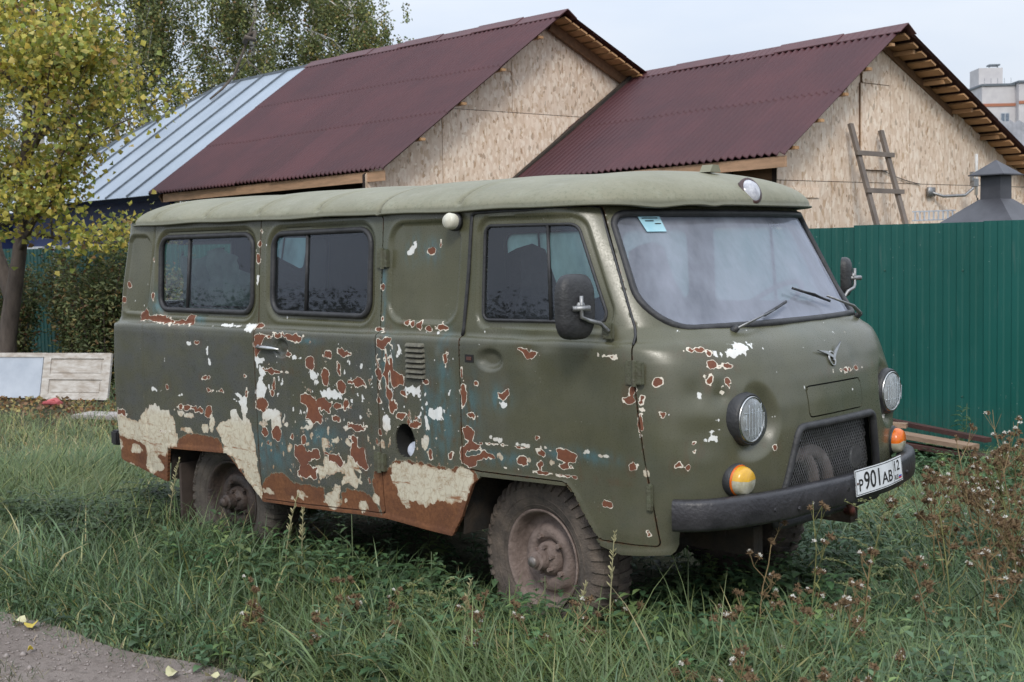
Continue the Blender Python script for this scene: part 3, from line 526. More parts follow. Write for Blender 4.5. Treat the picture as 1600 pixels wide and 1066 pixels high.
TYREB_M = simple('dusty_grey_tyre_rubber', (.05, .042, .037), (.10, .085, .07), .9, scale=7, bump=.6, bscale=90)
RIM_M = simple('muddy_wheel_rim', (.25, .19, .165), (.13, .095, .080), .75, scale=14, bump=.6, bscale=70)
RIMB_M = simple('dark_rusty_wheel_rim', (.035, .028, .026), (.07, .048, .038), .6, scale=14, bump=.6)
CHROME = simple('dull_chrome', (.55, .55, .54), (.40, .39, .37), .28, 1.0, scale=30)
STEEL = simple('galvanised_steel', (.38, .38, .38), (.26, .26, .26), .5, .8, scale=30, bump=.3)
BLACKPL = simple('black_plastic', (.018, .018, .02), (.035, .035, .036), .5, scale=14, bump=.3)
OLIVE = simple('olive_painted_fitting', (.10, .105, .065), (.075, .07, .045), .55, scale=25, bump=.5)
LAMPWHITE = simple('milky_white_lens', (.55, .52, .42), (.62, .6, .5), .35, scale=30)
SEAT_M = simple('dark_seat_vinyl', (.03, .032, .036), (.05, .05, .055), .6, scale=15, bump=.4)
AMBER = simple('amber_lens', (.75, .17, .01), (.62, .12, .01), .2, scale=60, spec=.6)
YEL = simple('yellow_lens', (.70, .40, .03), (.6, .33, .04), .25, scale=60, spec=.6)
CLEARL = simple('clear_dirty_lens', (.55, .53, .42), (.38, .35, .24), .25, scale=40, spec=.6)
WHITEPL = simple('white_plate', (.72, .74, .76), (.60, .62, .63), .45, scale=14)
BLACKPT = simple('black_lettering', (.012, .012, .012), None, .5)
BLUEPT = simple('blue_print', (.03, .10, .45), None, .5); REDPT = simple('red_print', (.6, .03, .03), None, .5)
REFLECT = simple('lamp_reflector', (.95, .97, .98), (.80, .84, .86), .5, .35, scale=18)
CURTAIN = simple('crumpled_grey_green_curtain', (.16, .24, .21), (.09, .14, .13), .7, scale=6, bump=.6, bscale=12)

# ================================================================ VAN
van = empty('van')
tag(van, 'old olive green van with flaking paint and rusty sills parked in tall grass', 'van')
body = shell('body', keep_body, PAINT_M, van)
fdoor = shell('front_door', keep_fdoor, PAINT_M, van, srange=(2.7, 3.8)); fdoor['label'] = 'olive passenger door with a dented top edge and few rust chips'
sdoor = shell('side_door', keep_sdoor, PAINT_M, van, srange=(2.1, 2.9)); sdoor['label'] = 'side door flaking to white primer and rust'
cover = shell('number_cover_plate', keep_cover, PAINT_M, van, srange=(3.3, 4.7), off=.001)
def keep_in(s, P):
    f = sd_poly(xz(P), BOTTOM)-.035
    for d in (f_side(s, P, W1, True, True)-.004, f_side(s, P, W2, True, True)-.004, f_side(s, P, W3, False, True)-.004, f_side(s, P, WF, True, True)-.004, f_side(s, P, FUEL), f_front(s, P, WIND)-.004,
              f_front(s, P, GRIL)-.03, f_rear(s, P, REARW[0])-.004, f_rear(s, P, REARW[1])-.004): f = np.minimum(f, d)
    return f
shell('inner_lining', keep_in, LINING, van, sg=COARSE, zg=np.linspace(.5, 1.94, 50), off=-.035, ret=0, detail=False, attrs=False)
# panes
def pane(name, poly, parent, sr, front=False, off=-.016, mat=GLASS_SIDE, left=False, rear=False, grow=.006):
    fn = (lambda s, P: -f_front(s, P, poly)+grow) if front else ((lambda s, P: -f_rear(s, P, poly)+grow) if rear else (lambda s, P: -f_side(s, P, poly, not left, left)+grow))
    return shell(name, fn, mat, parent, sg=COARSE, zg=np.linspace(1.36, 1.96, 30), off=off, ret=0, detail=False, srange=sr, attrs=False)
pane('window_pane', W1, van, (2, 3)); pane('window_pane', W2, sdoor, (2, 3)); pane('window_pane', WF, fdoor, (2.6, 3.7))
for pl in (W1, W2, W3): pane('window_pane', pl, van, (5, 6), left=True, mat=GLASS_FAR)
pane('window_pane', WF, van, (4.3, 5.4), left=True, mat=GLASS_FAR)
for pl in REARW: pane('rear_window_pane', pl, van, None, rear=True)
pane('windscreen', WIND, van, (3.05, 4.95), front=True, mat=GLASS_WIND, off=-.012)
# rubber gaskets
def side_pts(poly, off=0, sgn=-1): 
    return [(a, sgn*(float(side_y(a, b))+off), b) for a, b in poly]
def front_pts(poly, off=0): return [(float(front_x(a, b))+off, a, b) for a, b in poly]
def dense(poly, h=.03):
    out = []
    for i in range(len(poly)):
        a = np.array(poly[i-1]); b = np.array(poly[i]); n = max(1, int(np.linalg.norm(b-a)/h))
        for k in range(n): out.append(tuple(a+(b-a)*(k+1)/n))
    return out
def gasket(name, pts, parent, r=.013, mat=RUBBER, flat=1): return MB().tube(pts, r, 8, closed=True, flat=flat).build(name, mat, parent, True)
gasket('window_gasket', side_pts(dense(W1), -.008), van, .0145); gasket('window_gasket', side_pts(dense(W2), -.008), sdoor, .0145)
gasket('window_gasket', side_pts(dense(WF), -.011), fdoor, .0075)
for pl in (W1, W2, W3, WF): gasket('window_gasket', side_pts(dense(pl), -.008, 1), van, .0145)
gasket('windscreen_gasket', front_pts(dense(WIND), .000), van, .0165)
for pl in REARW: gasket('rear_window_gasket', [(float(XRz(b))+.005, a, b) for a, b in dense(pl)], van, .014)
# window divider bars
def bar_(name, x0, x1, parent, z0=1.46, z1=1.875, dx=0, r=.0095, sgn=-1, mat=RUBBER):
    MB().tube([(x0, sgn*(float(side_y(x0, z0))-.012), z0), (x1, sgn*(float(side_y(x1, z1))-.012), z1)], r, 6).build(name, mat, parent, True)
bar_('window_bar', -2.56, -2.545, van); bar_('window_bar', -1.505, -1.50, sdoor); bar_('window_bar', .145, .115, fdoor, mat=BLACKPL, r=.008)
for sx in (-2.55, -1.5): bar_('window_bar', sx, sx, van, sgn=1)
bar_('window_bar', .14, .12, van, sgn=1)
# inner sliding frames of the second panes
for pl, par in ((roundpoly([(-2.545, 1.85), (-1.975, 1.852), (-1.975, 1.482), (-2.55, 1.486)], .05), van), (roundpoly([(-1.50, 1.85), (-1.03, 1.857), (-1.035, 1.48), (-1.505, 1.485)], .05), sdoor)):
    gasket('sliding_frame', side_pts(dense(pl), -.022), par, .006, BLACKPL)
# weather strip of the front door: black rubber along the leading and top edge
wsp = [(-.362, 1.385), (-.335, 1.66), (-.322, 1.925), (-.30, 1.934), (.30, 1.940), (.325, 1.935), (.46, 1.65), (.587, 1.375)]
wsd = []
for i in range(len(wsp)-1):
    for k in range(8): wsd.append((wsp[i][0]+(wsp[i+1][0]-wsp[i][0])*k/8, wsp[i][1]+(wsp[i+1][1]-wsp[i][1])*k/8))
wsd.append(wsp[-1])
MB().tube([(a, -(float(side_y(a, b))+.003), b) for a, b in wsd], .0085, 6, flat=.7).build('weather_strip', RUBBER, fdoor, True)

# roof ---------------------------------------------------------------
ROOF_Z = 1.952
def roof_out(s):
    """outline (x,y) and centre x for parameter s 0..8 (0/8 rear centre, 4 front centre)"""
    side = np.where(s > 4, 1., -1.); t = np.where(s > 4, 8-s, s); w = .922
    def se(a, n, x0, x1):
        c, q = np.cos(a), np.sin(a); rho = (np.abs(c)**n+np.abs(q)**n)**(-1/n); return x0+(x1-x0)*c*rho, w*q*rho
    aR = np.clip(t/1.5, 0, 1)*math.pi/2; xR, yR = se(aR, 3.4, -2.85, -3.335)
    m = np.clip((t-1.5)/1.5, 0, 1); xM = -2.85+m*(.06+2.85)
    aF = (1-np.clip(t-3, 0, 1))*math.pi/2; xF, yF = se(aF, 2.75, .06, .565)
    x = np.where(t < 1.5, xR, np.where(t < 3, xM, xF)); y = np.where(t < 1.5, yR, np.where(t < 3, w, yF)); cx = np.where(t < 1.5, -2.85, np.where(t < 3, xM, .06))
    return x, side*y, cx
sg = np.concatenate([np.linspace(0, 1.5, 40, endpoint=False), np.linspace(1.5, 3, 330, endpoint=False), np.linspace(3, 5, 160, endpoint=False), np.linspace(5, 6.5, 80, endpoint=False), np.linspace(6.5, 8, 40)])
kg = 1-np.concatenate([[0], np.linspace(0, 1, 46)[1:]**1.6]); kg[-1] = 0
S, K = np.meshgrid(sg, kg, indexing='ij')
ox, oy, cx = roof_out(S); H = .170+.0*S
X = cx+(ox-cx)*K; Y = oy*K; Zr = ROOF_Z+H*np.maximum(0, 1-K**2.5)**(1/2.0)
Zr += .0035*np.sin(X*5+1)*np.sin(Y*4)+.002*np.sin(X*11+Y*3)
rib = np.zeros(X.shape); ribm = np.zeros(X.shape)
for rx in (-2.88, -2.37, -1.89, -1.40, -.40):
    a = np.where((S < 3.4) | (S > 4.6), 1, 0)*sm(K, .55, .80)*sm(K, 1.0, .97)
    rib = rib-a*.026*np.exp(-((X-rx)/.016)**2)+a*.008*np.exp(-((X-rx-.036)/.014)**2); ribm = ribm+a*np.exp(-((X-rx+.006)/.009)**2)
rib -= sm(K, .4, .6)*.010*np.exp(-((X+.925)/.010)**2)
slope_ = np.clip(sm(K, .75, 1.0), 0, .9); Y = Y+np.sign(Y)*rib*slope_*1.2; Zr = Zr+rib*(1-slope_*.5)
# dents along the front visor edge
Zr -= .012*np.exp(-((Y+.62)/.10)**2)*sm(K, .85, 1)*(X > .1)+.006*np.exp(-((Y+.3)/.05)**2)*sm(K, .9, 1)*(X > .1)
a, b = S.shape; idx = np.arange(a*b).reshape(a, b)
V = np.stack([X, Y, Zr], -1).reshape(-1, 3); q = np.stack([idx[:-1, :-1], idx[1:, :-1], idx[1:, 1:], idx[:-1, 1:]], -1).reshape(-1, 4)
# rolled gutter edge and underside
ed = np.stack([ox[:, 0], oy[:, 0]], 1); cen = np.stack([cx[:, 0], np.zeros(a)], 1)
nrm = np.stack([np.gradient(ed[:, 1]), -np.gradient(ed[:, 0])], 1); nrm /= np.maximum(1e-9, np.linalg.norm(nrm, axis=1, keepdims=True)); nrm *= np.sign((nrm*(ed-cen)).sum(1))[:, None]
prev = idx[:, 0]; Vs = [V]; n0 = len(V); z_edge = Zr[:, 0]
for off, dz in ((.010, .001), (.012, -.006), (.004, -.009), (-.06, -.007)):
    Vs.append(np.column_stack([ed+nrm*off, z_edge+dz])); cur = n0+np.arange(a); n0 += a
    q = np.vstack([q, np.stack([cur[:-1], cur[1:], prev[1:], prev[:-1]], -1)]); prev = cur
ribm = ribm+1.3*sm(K, .4, .6)*np.exp(-((X+.925)/.008)**2)
roof = mesh_obj('roof', np.vstack(Vs), q, ROOF_M, van, True, {'groove': np.concatenate([ribm.ravel(), np.zeros(sum(len(v) for v in Vs[1:]))])})
# cab ceiling so that no light leaks in
sgc = np.linspace(0, 8, 120); o1, o2, oc = roof_out(sgc)
mesh_obj('ceiling_lining', [(a_, b_*.97, 1.945) for a_, b_ in zip(oc+(o1-oc)*.9, o2)], [tuple(range(119))], LINING, van)
# ================================================================ VAN FITTINGS
I4 = Matrix()
def MT(*p): return Matrix.Translation(p)
# headlights
for sy in (-1, 1):
    hl = empty_part = MB().lathe([(.113, -.060), (.111, .0), (.107, .026), (.102, .037), (.097, .039), (.095, .034), (.094, .02)], 40, MT(.905, sy*.612, 1.065)).build('headlight', BLACKPL, van, True)
    MB().lathe([(.095, .036), (.0945, .043), (.089, .046), (.0865, .040)], 40, MT(.903, sy*.612, 1.065)).build('bezel', CHROME, hl, True)
    MB().lathe([(.0, -.045), (.02, -.043), (.05, -.025), (.078, .01), (.088, .037)], 40, MT(.903, sy*.612, 1.065)).build('reflector', REFLECT, hl, True)
    MB().lathe([(.0, -.02), (.012, -.015), (.014, .01), (.0, .018)], 12, MT(.903, sy*.612, 1.065)).build('bulb_shield', REFLECT, hl, True)
    lens = MB(); n = 40; prof = [(0, .058), (.03, .0565), (.06, .052), (.078, .047), (.088, .041)]
    lens.lathe(prof, n, MT(.903, sy*.612, 1.065))
    for k in range(-3, 4):     # moulded ribs of the lens
        yy = k*.022; hh = math.sqrt(max(0, .078**2-yy*yy)); pts = []
        for j in range(9):
            z_ = -hh+2*hh*j/8*(.8 if k % 2 else 1); pts.append((.903+.0585-.2*(yy*yy+z_*z_)*8*.09, sy*.612+yy, 1.065+z_))
        lens.tube(pts, .0016, 4)
    for zz_ in (.03, -.035): lens.tube([(.903+.056-.9*((q*q)+zz_**2), sy*.612+q, 1.065+zz_) for q in np.linspace(-.07, .07, 9)], .0018, 4)
    lens.build('lens', GLASS_LAMP, hl, True)
# turn signals
for sy in (-1, 1):
    c = (.905, sy*.672, .823) if sy < 0 else (.905, .672, .823)
    X = Vector((1, sy*.12, -.02))
    M = frame_at(c, X)
    ts = MB().lathe([(.0, -.05), (.068, -.05), (.070, .012), (.064, .020), (.060, .020)], 28, M).build('turn_signal', RUBBER, van, True)
    half = lambda up_: [(.060, .018), (.058, .045), (.048, .062), (.0, .066)]
    for up_, mat in ((1, AMBER if sy > 0 else YEL), (0, CLEARL)):
        mb = MB(); prof = half(up_); n = 14; m = len(prof)
        a0 = (-.14 if up_ else math.pi+.14)*1.0; a1 = (math.pi+.14 if up_ else 2*math.pi-.14)
        if sy < 0 and up_: a0, a1 = .12, math.pi-.12-.0
        if sy < 0 and not up_: a0, a1 = math.pi-.12, 2*math.pi+.12
        vs_ = []
        for k in range(n+1):
            a_ = a0+(a1-a0)*k/n
            for r_, x_ in prof: vs_.append(M @ Vector((x_, r_*math.cos(a_), r_*math.sin(a_))))
        mb.add(vs_, [(k*m+i, k*m+i+1, (k+1)*m+i+1, (k+1)*m+i) for k in range(n) for i in range(m-1)])
        mb.build('amber_lens' if up_ else 'clear_lens', mat, ts, True)
    MB().lathe([(.0625, .016), (.0645, .022), (.0605, .028)], 28, M).build('retaining_ring', AMBER if sy < 0 else RUBBER, ts, True)
# grille frame and wire mesh
gp = dense(GRIL, .025)
MB().tube([(float(front_x(a, b))+.004, a, b) for a, b in gp], .0185, 8, closed=True).build('grille_frame', RUBBER, van, True)
def gx(y, z): return float(front_x(y, z))-.035
mb = MB()
def in_gr(y, z): return .61 < z < .985 and abs(y) < .325+(1.0-z)*.325-.01
for sgn in (-1, 1):
    for k in range(-60, 61):
        c0 = k*.0175; run = []
        for z_ in np.arange(.60, .99, .016):
            y_ = c0+sgn*(z_-.8)*.62
            if in_gr(y_, z_): run.append((gx(y_, z_)+sgn*.001, y_, z_))
            elif len(run) > 1: mb.tube(run, .0013, 3, cap=False); run = []
            else: run = []
        if len(run) > 1: mb.tube(run, .0013, 3, cap=False)
mb.build('grille_mesh', STEEL, van)['kind'] = 'stuff'
# what shows behind the mesh: hose, radiator pipe, horn
hose = MB()
for k in range(15):
    a_ = k*.105; 
hose_pts = [(.80-.012*i, -.22+.035*i*.8, .62+.27*math.sin(math.pi*i/15)) for i in range(16)]
HOSE_M = simple('ribbed_grey_hose', (.36, .31, .29), (.20, .15, .13), .7, bump=.5)
for hx, y0, z0, ry, rz in ((.855, -.02, .66, .19, .195), (.85, -.10, .66, .15, .19)):
    MB().tube([(hx, y0+ry*math.sin(t), z0+rz*math.cos(t)) for t in np.linspace(-.5, 2.2, 44)], [.026+.004*(k % 2) for k in range(44)], 12).build('air_hose', HOSE_M, van, True)
MB().tube([(.84, -.40, .80), (.84, -.30, .84), (.83, -.20, .86), (.80, -.12, .84)], .02, 10).build('radiator_pipe', simple('rusty_pipe', (.22, .15, .12), (.34, .28, .25), .7), van, True)
MB().lathe([(.0, .0), (.02, .0), (.05, .012), (.055, .02), (.05, .026), (.0, .02)], 24, MT(.84, .415, .775)).build('horn', STEEL, van, True)
MB().box((.70, 0, .78), (.04, .95, .5)).build('radiator', BLACKM, van)
MB().tube([(.86, -.30, .62), (.86, -.28, .70), (.84, -.33, .76)], .03, 10).build('radiator_pipe', STEEL, van, True)
# emblem: ring with two swept wings
ex = float(front_x(.019, 1.274))
M = frame_at((ex+.004, .019, 1.268), (1, 0, .28))
mb = MB()
mb.tube([M @ Vector((.008, .024*math.cos(a_), .031*math.sin(a_)-.004)) for a_ in np.linspace(0, 2*math.pi, 28, endpoint=False)], .0042, 6, closed=True)
for poly in ([(-.108, .040), (-.040, .018), (.008, -.004), (.016, .006), (-.03, .030)], [(.0, -.012), (.012, -.016), (.038, .012), (.108, .066), (.030, .028), (.008, .0)]):
    Mp = M @ Matrix(((0, 0, 1, .006), (1, 0, 0, 0), (0, 1, 0, 0), (0, 0, 0, 1)))
    mb.prism(poly, .007, Mp)
e_ = mb.build('emblem', CHROME, van, sharp=40); fix_normals(e_)
# bumper: a C channel swept along a bowed path
bpth = [(.80, -.968), (.835, -.955), (.88, -.925), (.94, -.86), (.995, -.755), (1.035, -.63), (1.062, -.48), (1.078, -.3), (1.084, 0)]
bpth = bpth+[(a_, -b_) for a_, b_ in reversed(bpth[:-1])]
def smooth_path(P, n):
    P = np.array(P, float); d = np.concatenate([[0], np.cumsum(np.linalg.norm(np.diff(P, axis=0), axis=1))]); t = np.linspace(0, d[-1], n)
    Q = np.stack([np.interp(t, d, P[:, k]) for k in range(P.shape[1])], 1)
    for _ in range(2): Q[1:-1] = .25*Q[:-2]+.5*Q[1:-1]+.25*Q[2:]
    return Q
Q = smooth_path(bpth, 90); T_ = np.gradient(Q, axis=0); T_ /= np.linalg.norm(T_, axis=1, keepdims=True); Nn = np.stack([T_[:, 1], -T_[:, 0]], 1)
prof = [(-.055, .060), (-.02, .064), (-.004, .058), (.002, .045), (.004, 0), (.001, -.045), (-.006, -.058), (-.02, -.064), (-.055, -.060), (-.055, -.052), (-.02, -.054), (-.008, 0), (-.02, .054), (-.055, .052)]
V = []; n = len(prof)
for i, (p_, nn) in enumerate(zip(Q, Nn)):
    wob = .003*math.sin(i*.35)+.004*math.sin(i*.13+1); zc = .708+.004*math.sin(i*.09)
    for o_, h_ in prof: V.append((p_[0]+nn[0]*(o_+wob), p_[1]+nn[1]*(o_+wob), zc+h_))
F_ = [(i*n+k, i*n+(k+1) % n, (i+1)*n+(k+1) % n, (i+1)*n+k) for i in range(len(Q)-1) for k in range(n)]
bumper = mesh_obj('front_bumper', V, F_, BUMP_M, van, True); fix_normals(bumper)
for yy, zz_, rr_ in ((-.08, .715, .011), (-.45, .69, .009), (-.60, .705, .007), (.55, .70, .008)):
    xx = float(np.interp(yy, Q[:, 1], Q[:, 0])); MB().lathe([(.0, .0085), (rr_, .0085), (rr_*1.25, .001)], 6 if rr_ > .008 else 12, MT(xx, yy, zz_)).build('bumper_bolt', simple('dark_hole', (.01, .01, .01)) if rr_ > .01 else BUMP_M, bumper)
MB().tube([(1.02, .02, .66), (1.05, .02, .61), (1.04, .05, .585), (1.00, .06, .59)], .016, 8).build('tow_hook', simple('rusty_red_iron', (.12, .03, .02), (.06, .025, .02), .7), van, True)
# number plate, slightly twisted, bolted onto the bumper
pw, ph = .478, .112
pc = Vector((1.093, .218, .733)); ang = R(1.5)
def plate_pt(u, v, off=0):   # u across from -.5 to .5, v up
    yy = pc.y+u*pw; xx = float(np.interp(yy, Q[:, 1], Q[:, 0]))+.012+off+.004*math.cos(u*6); xx = max(xx, 1.05+off+.0*v)
    return Vector((xx-.10*v*ph, yy, pc.z+v*ph+u*.006))
gu = np.linspace(-.5, .5, 17); gv = (-.5, .5)
mbp = MB(); vs_ = [plate_pt(u, v) for u in gu for v in gv]+[plate_pt(u, v, -.003) for u in gu for v in gv]; m = len(gu)
mbp.add(vs_, [(2*i, 2*i+2, 2*i+3, 2*i+1) for i in range(m-1)]+[(2*m+2*i, 2*m+2*i+1, 2*m+2*i+3, 2*m+2*i+2) for i in range(m-1)]+[(2*i, 2*m+2*i, 2*m+2*i+2, 2*i+2) for i in range(m-1)]+[(2*i+1, 2*i+3, 2*m+2*i+3, 2*m+2*i+1) for i in range(m-1)])
plate = mbp.build('number_plate', WHITEPL, van)
def strip_on_plate(name, u0, v0, u1, v1, mat, off=.0008, nseg=6, w=None):
    us = np.linspace(u0, u1, nseg+1); vs_ = [plate_pt(u, v, off) for u in us for v in (v0, v1)]
    return MB().add(vs_, [(2*i, 2*i+2, 2*i+3, 2*i+1) for i in range(nseg)]).build(name, mat, plate)
bw = .006
mb = MB()
for u0, v0, u1, v1 in ((-.492, .44, .492, .468), (-.492, -.468, .492, -.44), (-.492, -.468, -.486, .468), (.486, -.468, .492, .468), (.262, -.44, .268, .44)):
    us = np.linspace(u0, u1, 9); vs_ = [plate_pt(u, v, .0009) for u in us for v in (v0, v1)]; mb.add(vs_, [(2*i, 2*i+2, 2*i+3, 2*i+1) for i in range(8)])
mb.build('plate_border', BLACKPT, plate)
def text_mesh(txt, size):
    cu = bpy.data.curves.new('lettering', 'FONT'); cu.body = txt; cu.size = size; cu.resolution_u = 3; cu.offset = .012
    o = bpy.data.objects.new('lettering', cu); COL.objects.link(o); bpy.context.view_layer.update()
    dg = bpy.context.evaluated_depsgraph_get(); me = bpy.data.meshes.new_from_object(o.evaluated_get(dg)); bpy.data.objects.remove(o)
    return me
def plate_text(txt, u0, u1, v0, v1, mat=BLACKPT, name='plate_lettering', bold=.0):
    me = text_mesh(txt, 1.0); co = np.array([v.co[:] for v in me.vertices]); a = co.min(0); b = co.max(0)
    me2 = me
    for v in me2.vertices:
        u = u0+(v.co.x-a[0])/(b[0]-a[0])*(u1-u0); w_ = v0+(v.co.y-a[1])/(b[1]-a[1])*(v1-v0); v.co = plate_pt(u, w_, .0012)
    me2.materials.clear(); me2.materials.append(mat); me2.name = name
    o = bpy.data.objects.new(name, me2); COL.objects.link(o); o.parent = plate; return o
plate_text('P', -.44, -.365, -.33, .13); plate_text('901', -.345, -.055, -.34, .36); plate_text('AB', -.015, .225, -.33, .13)
plate_text('12', .295, .43, -.03, .38); plate_text('RUS', .285, .375, -.38, -.18)
for k, mt in enumerate((WHITEPL, BLUEPT, REDPT)): strip_on_plate('flag_stripe', .39, -.18-.067*(k+1)+.0, .465, -.18-.067*k, mt, .0012, 2)
mb = MB().lathe([(.0, .004), (.005, .003), (.006, 0)], 8, frame_at(plate_pt(-.468, -.02, .001), (1, 0, 0))); mb.build('plate_screw', simple('rusty_screw', (.08, .03, .02)), plate)
# windscreen wipers
def wiper(py, tip, b0, b1):
    zc = 1.413; xb = float(front_x(py, zc))+.012
    w_ = MB().lathe([(.0, .03), (.013, .028), (.017, .0)], 12, frame_at((xb-.01, py, zc), (.8, 0, .55))).build('wiper', BLACKPL, van, True)
    t3 = Vector((float(front_x(tip[0], tip[1]))+.035, tip[0], tip[1])); p0 = Vector((xb+.015, py, zc+.012)); mid = p0.lerp(t3, .35)+Vector((.02, 0, .01))
    MB().tube([p0, mid, t3], [.010, .008, .005], 6, flat=.5).build('wiper_arm', STEEL, w_, True)
    pts = [Vector((float(front_x(a_, b_))+.022, a_, b_)) for a_, b_ in [(b0[0]+(b1[0]-b0[0])*k/6, b0[1]+(b1[1]-b0[1])*k/6) for k in range(7)]]
    MB().tube(pts, .0065, 6).build('wiper_blade', RUBBER, w_, True)
    MB().tube([pts[1], (pts[1]+pts[5])/2+Vector((.014, 0, .004)), pts[5]], .004, 5).build('blade_holder', BLACKPL, w_, True)
wiper(-.50, (-.19, 1.485), (-.26, 1.466), (-.05, 1.515)); wiper(.66, (.33, 1.525), (.06, 1.57), (.36, 1.50))
# roof lamp and roof vent
M = frame_at((.532, .04, 2.012), (1, -.15, .45))
rl = MB().lathe([(.0, -.03), (.060, -.03), (.066, .0), (.064, .012), (.054, .014)], 28, M).build('roof_lamp', simple('brown_lamp_ring', (.07, .03, .025), (.04, .03, .03), .5), van, True)
MB().lathe([(.055, .010), (.040, .026), (.0, .032)], 28, M).build('lamp_lens', simple('pale_lamp_lens', (.55, .55, .58), (.32, .32, .36), .12, scale=40), rl, True)
mb = MB(); mb.prism([(-.045, 0), (.045, 0), (.026, .034), (-.020, .034)], .06, Matrix(((0, 0, 1, .30), (1, 0, 0, .02), (0, 1, 0, 2.108), (0, 0, 0, 1)))); mb.build('roof_vent', ROOF_M, van)
# side marker lamp on the pillar behind the door
M = frame_at((-.415, -.912, 1.897), (0, -1, .1))
ml = MB().lathe([(.0, -.0), (.042, .0), (.043, .016), (.036, .020)], 22, M).build('marker_lamp', BLACKPL, van, True)
MB().lathe([(.036, .016), (.037, .048), (.028, .062), (.0, .066)], 22, M).build('marker_lens', LAMPWHITE, ml, True)
# hinges
def hinge(par, x, z, w=.075, h=.095):
    y = -(float(side_y(x, z)))
    hg = MB().box((x-.012, y-.006, z), (w*.55, .018, h), bev=.003).box((x+.030, y-.009, z), (w*.45, .022, h*.9), bev=.003).tube([(x+.012, y-.018, z-h*.52), (x+.012, y-.018, z+h*.52)], .011, 8).build('hinge', OLIVE, par, sharp=35)
    return hg
hinge(van, -.912, 1.737); hinge(van, -.922, .760); hinge(van, .608, 1.265, .09, .10)
MB().box((.672, -(float(side_y(.672, .77))+.002), .765), (.028, .016, .11), bev=.004).build('hinge', OLIVE, van, sharp=35)
# louvres: curved slats
LOUV_M = simple('weathered_louvre_paint', (.16, .15, .11), (.09, .085, .065), .6, scale=30, bump=.5)
for k in range(7):
    z_ = 1.180+.0245*k; x0, x1 = -.712, -.585; mb = MB(); n = 5; rows = []
    for j in range(n):
        a_ = j/(n-1); o_ = .017*math.sin(a_*math.pi*.5); rows.append((z_+.019*(1-a_), o_))
    vs_ = []
    for zz_, o_ in rows:
        for t_ in (0, .06, .94, 1): e__ = 0 if t_ in (0, 1) else 1; vs_.append((x0+(x1-x0)*t_, -(float(Wz(zz_))+o_*e__-.001), zz_))
    mb.add(vs_, [(4*j+i, 4*j+i+1, 4*j+5+i, 4*j+4+i) for j in range(n-1) for i in range(3)]); mb.build('louvre', LOUV_M, van)
    MB().box(((x0+x1)/2, -(float(Wz(z_))+.0015), z_-.003), (x1-x0-.01, .002, .005)).build('louvre_slot', DARK, van)
# fuel filler
fc = (-.735, -.90, .86)
mb = MB(); N_ = 28
rim = [(a_, -(float(Wz(b_))-.002), b_) for a_, b_ in FUEL]; inn = [(a_*.9+fc[0]*.1, -.86, b_*.9+.86*.1) for a_, b_ in FUEL]
mb.add(rim+inn+[(fc[0], -.86, .86)], [(i, (i+1) % N_, N_+(i+1) % N_, N_+i) for i in range(N_)]+[(N_+i, N_+(i+1) % N_, 2*N_) for i in range(N_)]); mb.build('filler_recess', DARK, van)
M = frame_at((-.712, -.905, .825), (.3, -1, .45))
MB().lathe([(.046, -.04), (.046, .018), (.038, .032), (.014, .036), (.0, .034)], 18, M).build('fuel_cap', simple('aluminium_cap', (.5, .5, .52), (.3, .3, .32), .35, .9, scale=30), van, sharp=40)
# door furniture
mb = MB().box((-.297, -(float(Wz(1.287))+.001), 1.287), (.052, .006, .034)); mb.build('lock_hole', simple('dark_lock_hole', (.012, .010, .010)), fdoor)
MB().box((-.297, -(float(Wz(1.287))+.004), 1.287), (.030, .004, .016)).build('lock_plate', simple('rusty_lock', (.10, .04, .03)), fdoor)
hd = MB().tube([(-1.845, -.978, 1.283), (-1.79, -.982, 1.284), (-1.73, -.980, 1.281), (-1.665, -.972, 1.276)], [.011, .0135, .012, .006], 8, flat=.7); hd.tube([(-1.835, -.95, 1.283), (-1.835, -.98, 1.283)], .012, 8); hd.build('door_handle', CHROME, sdoor, True)
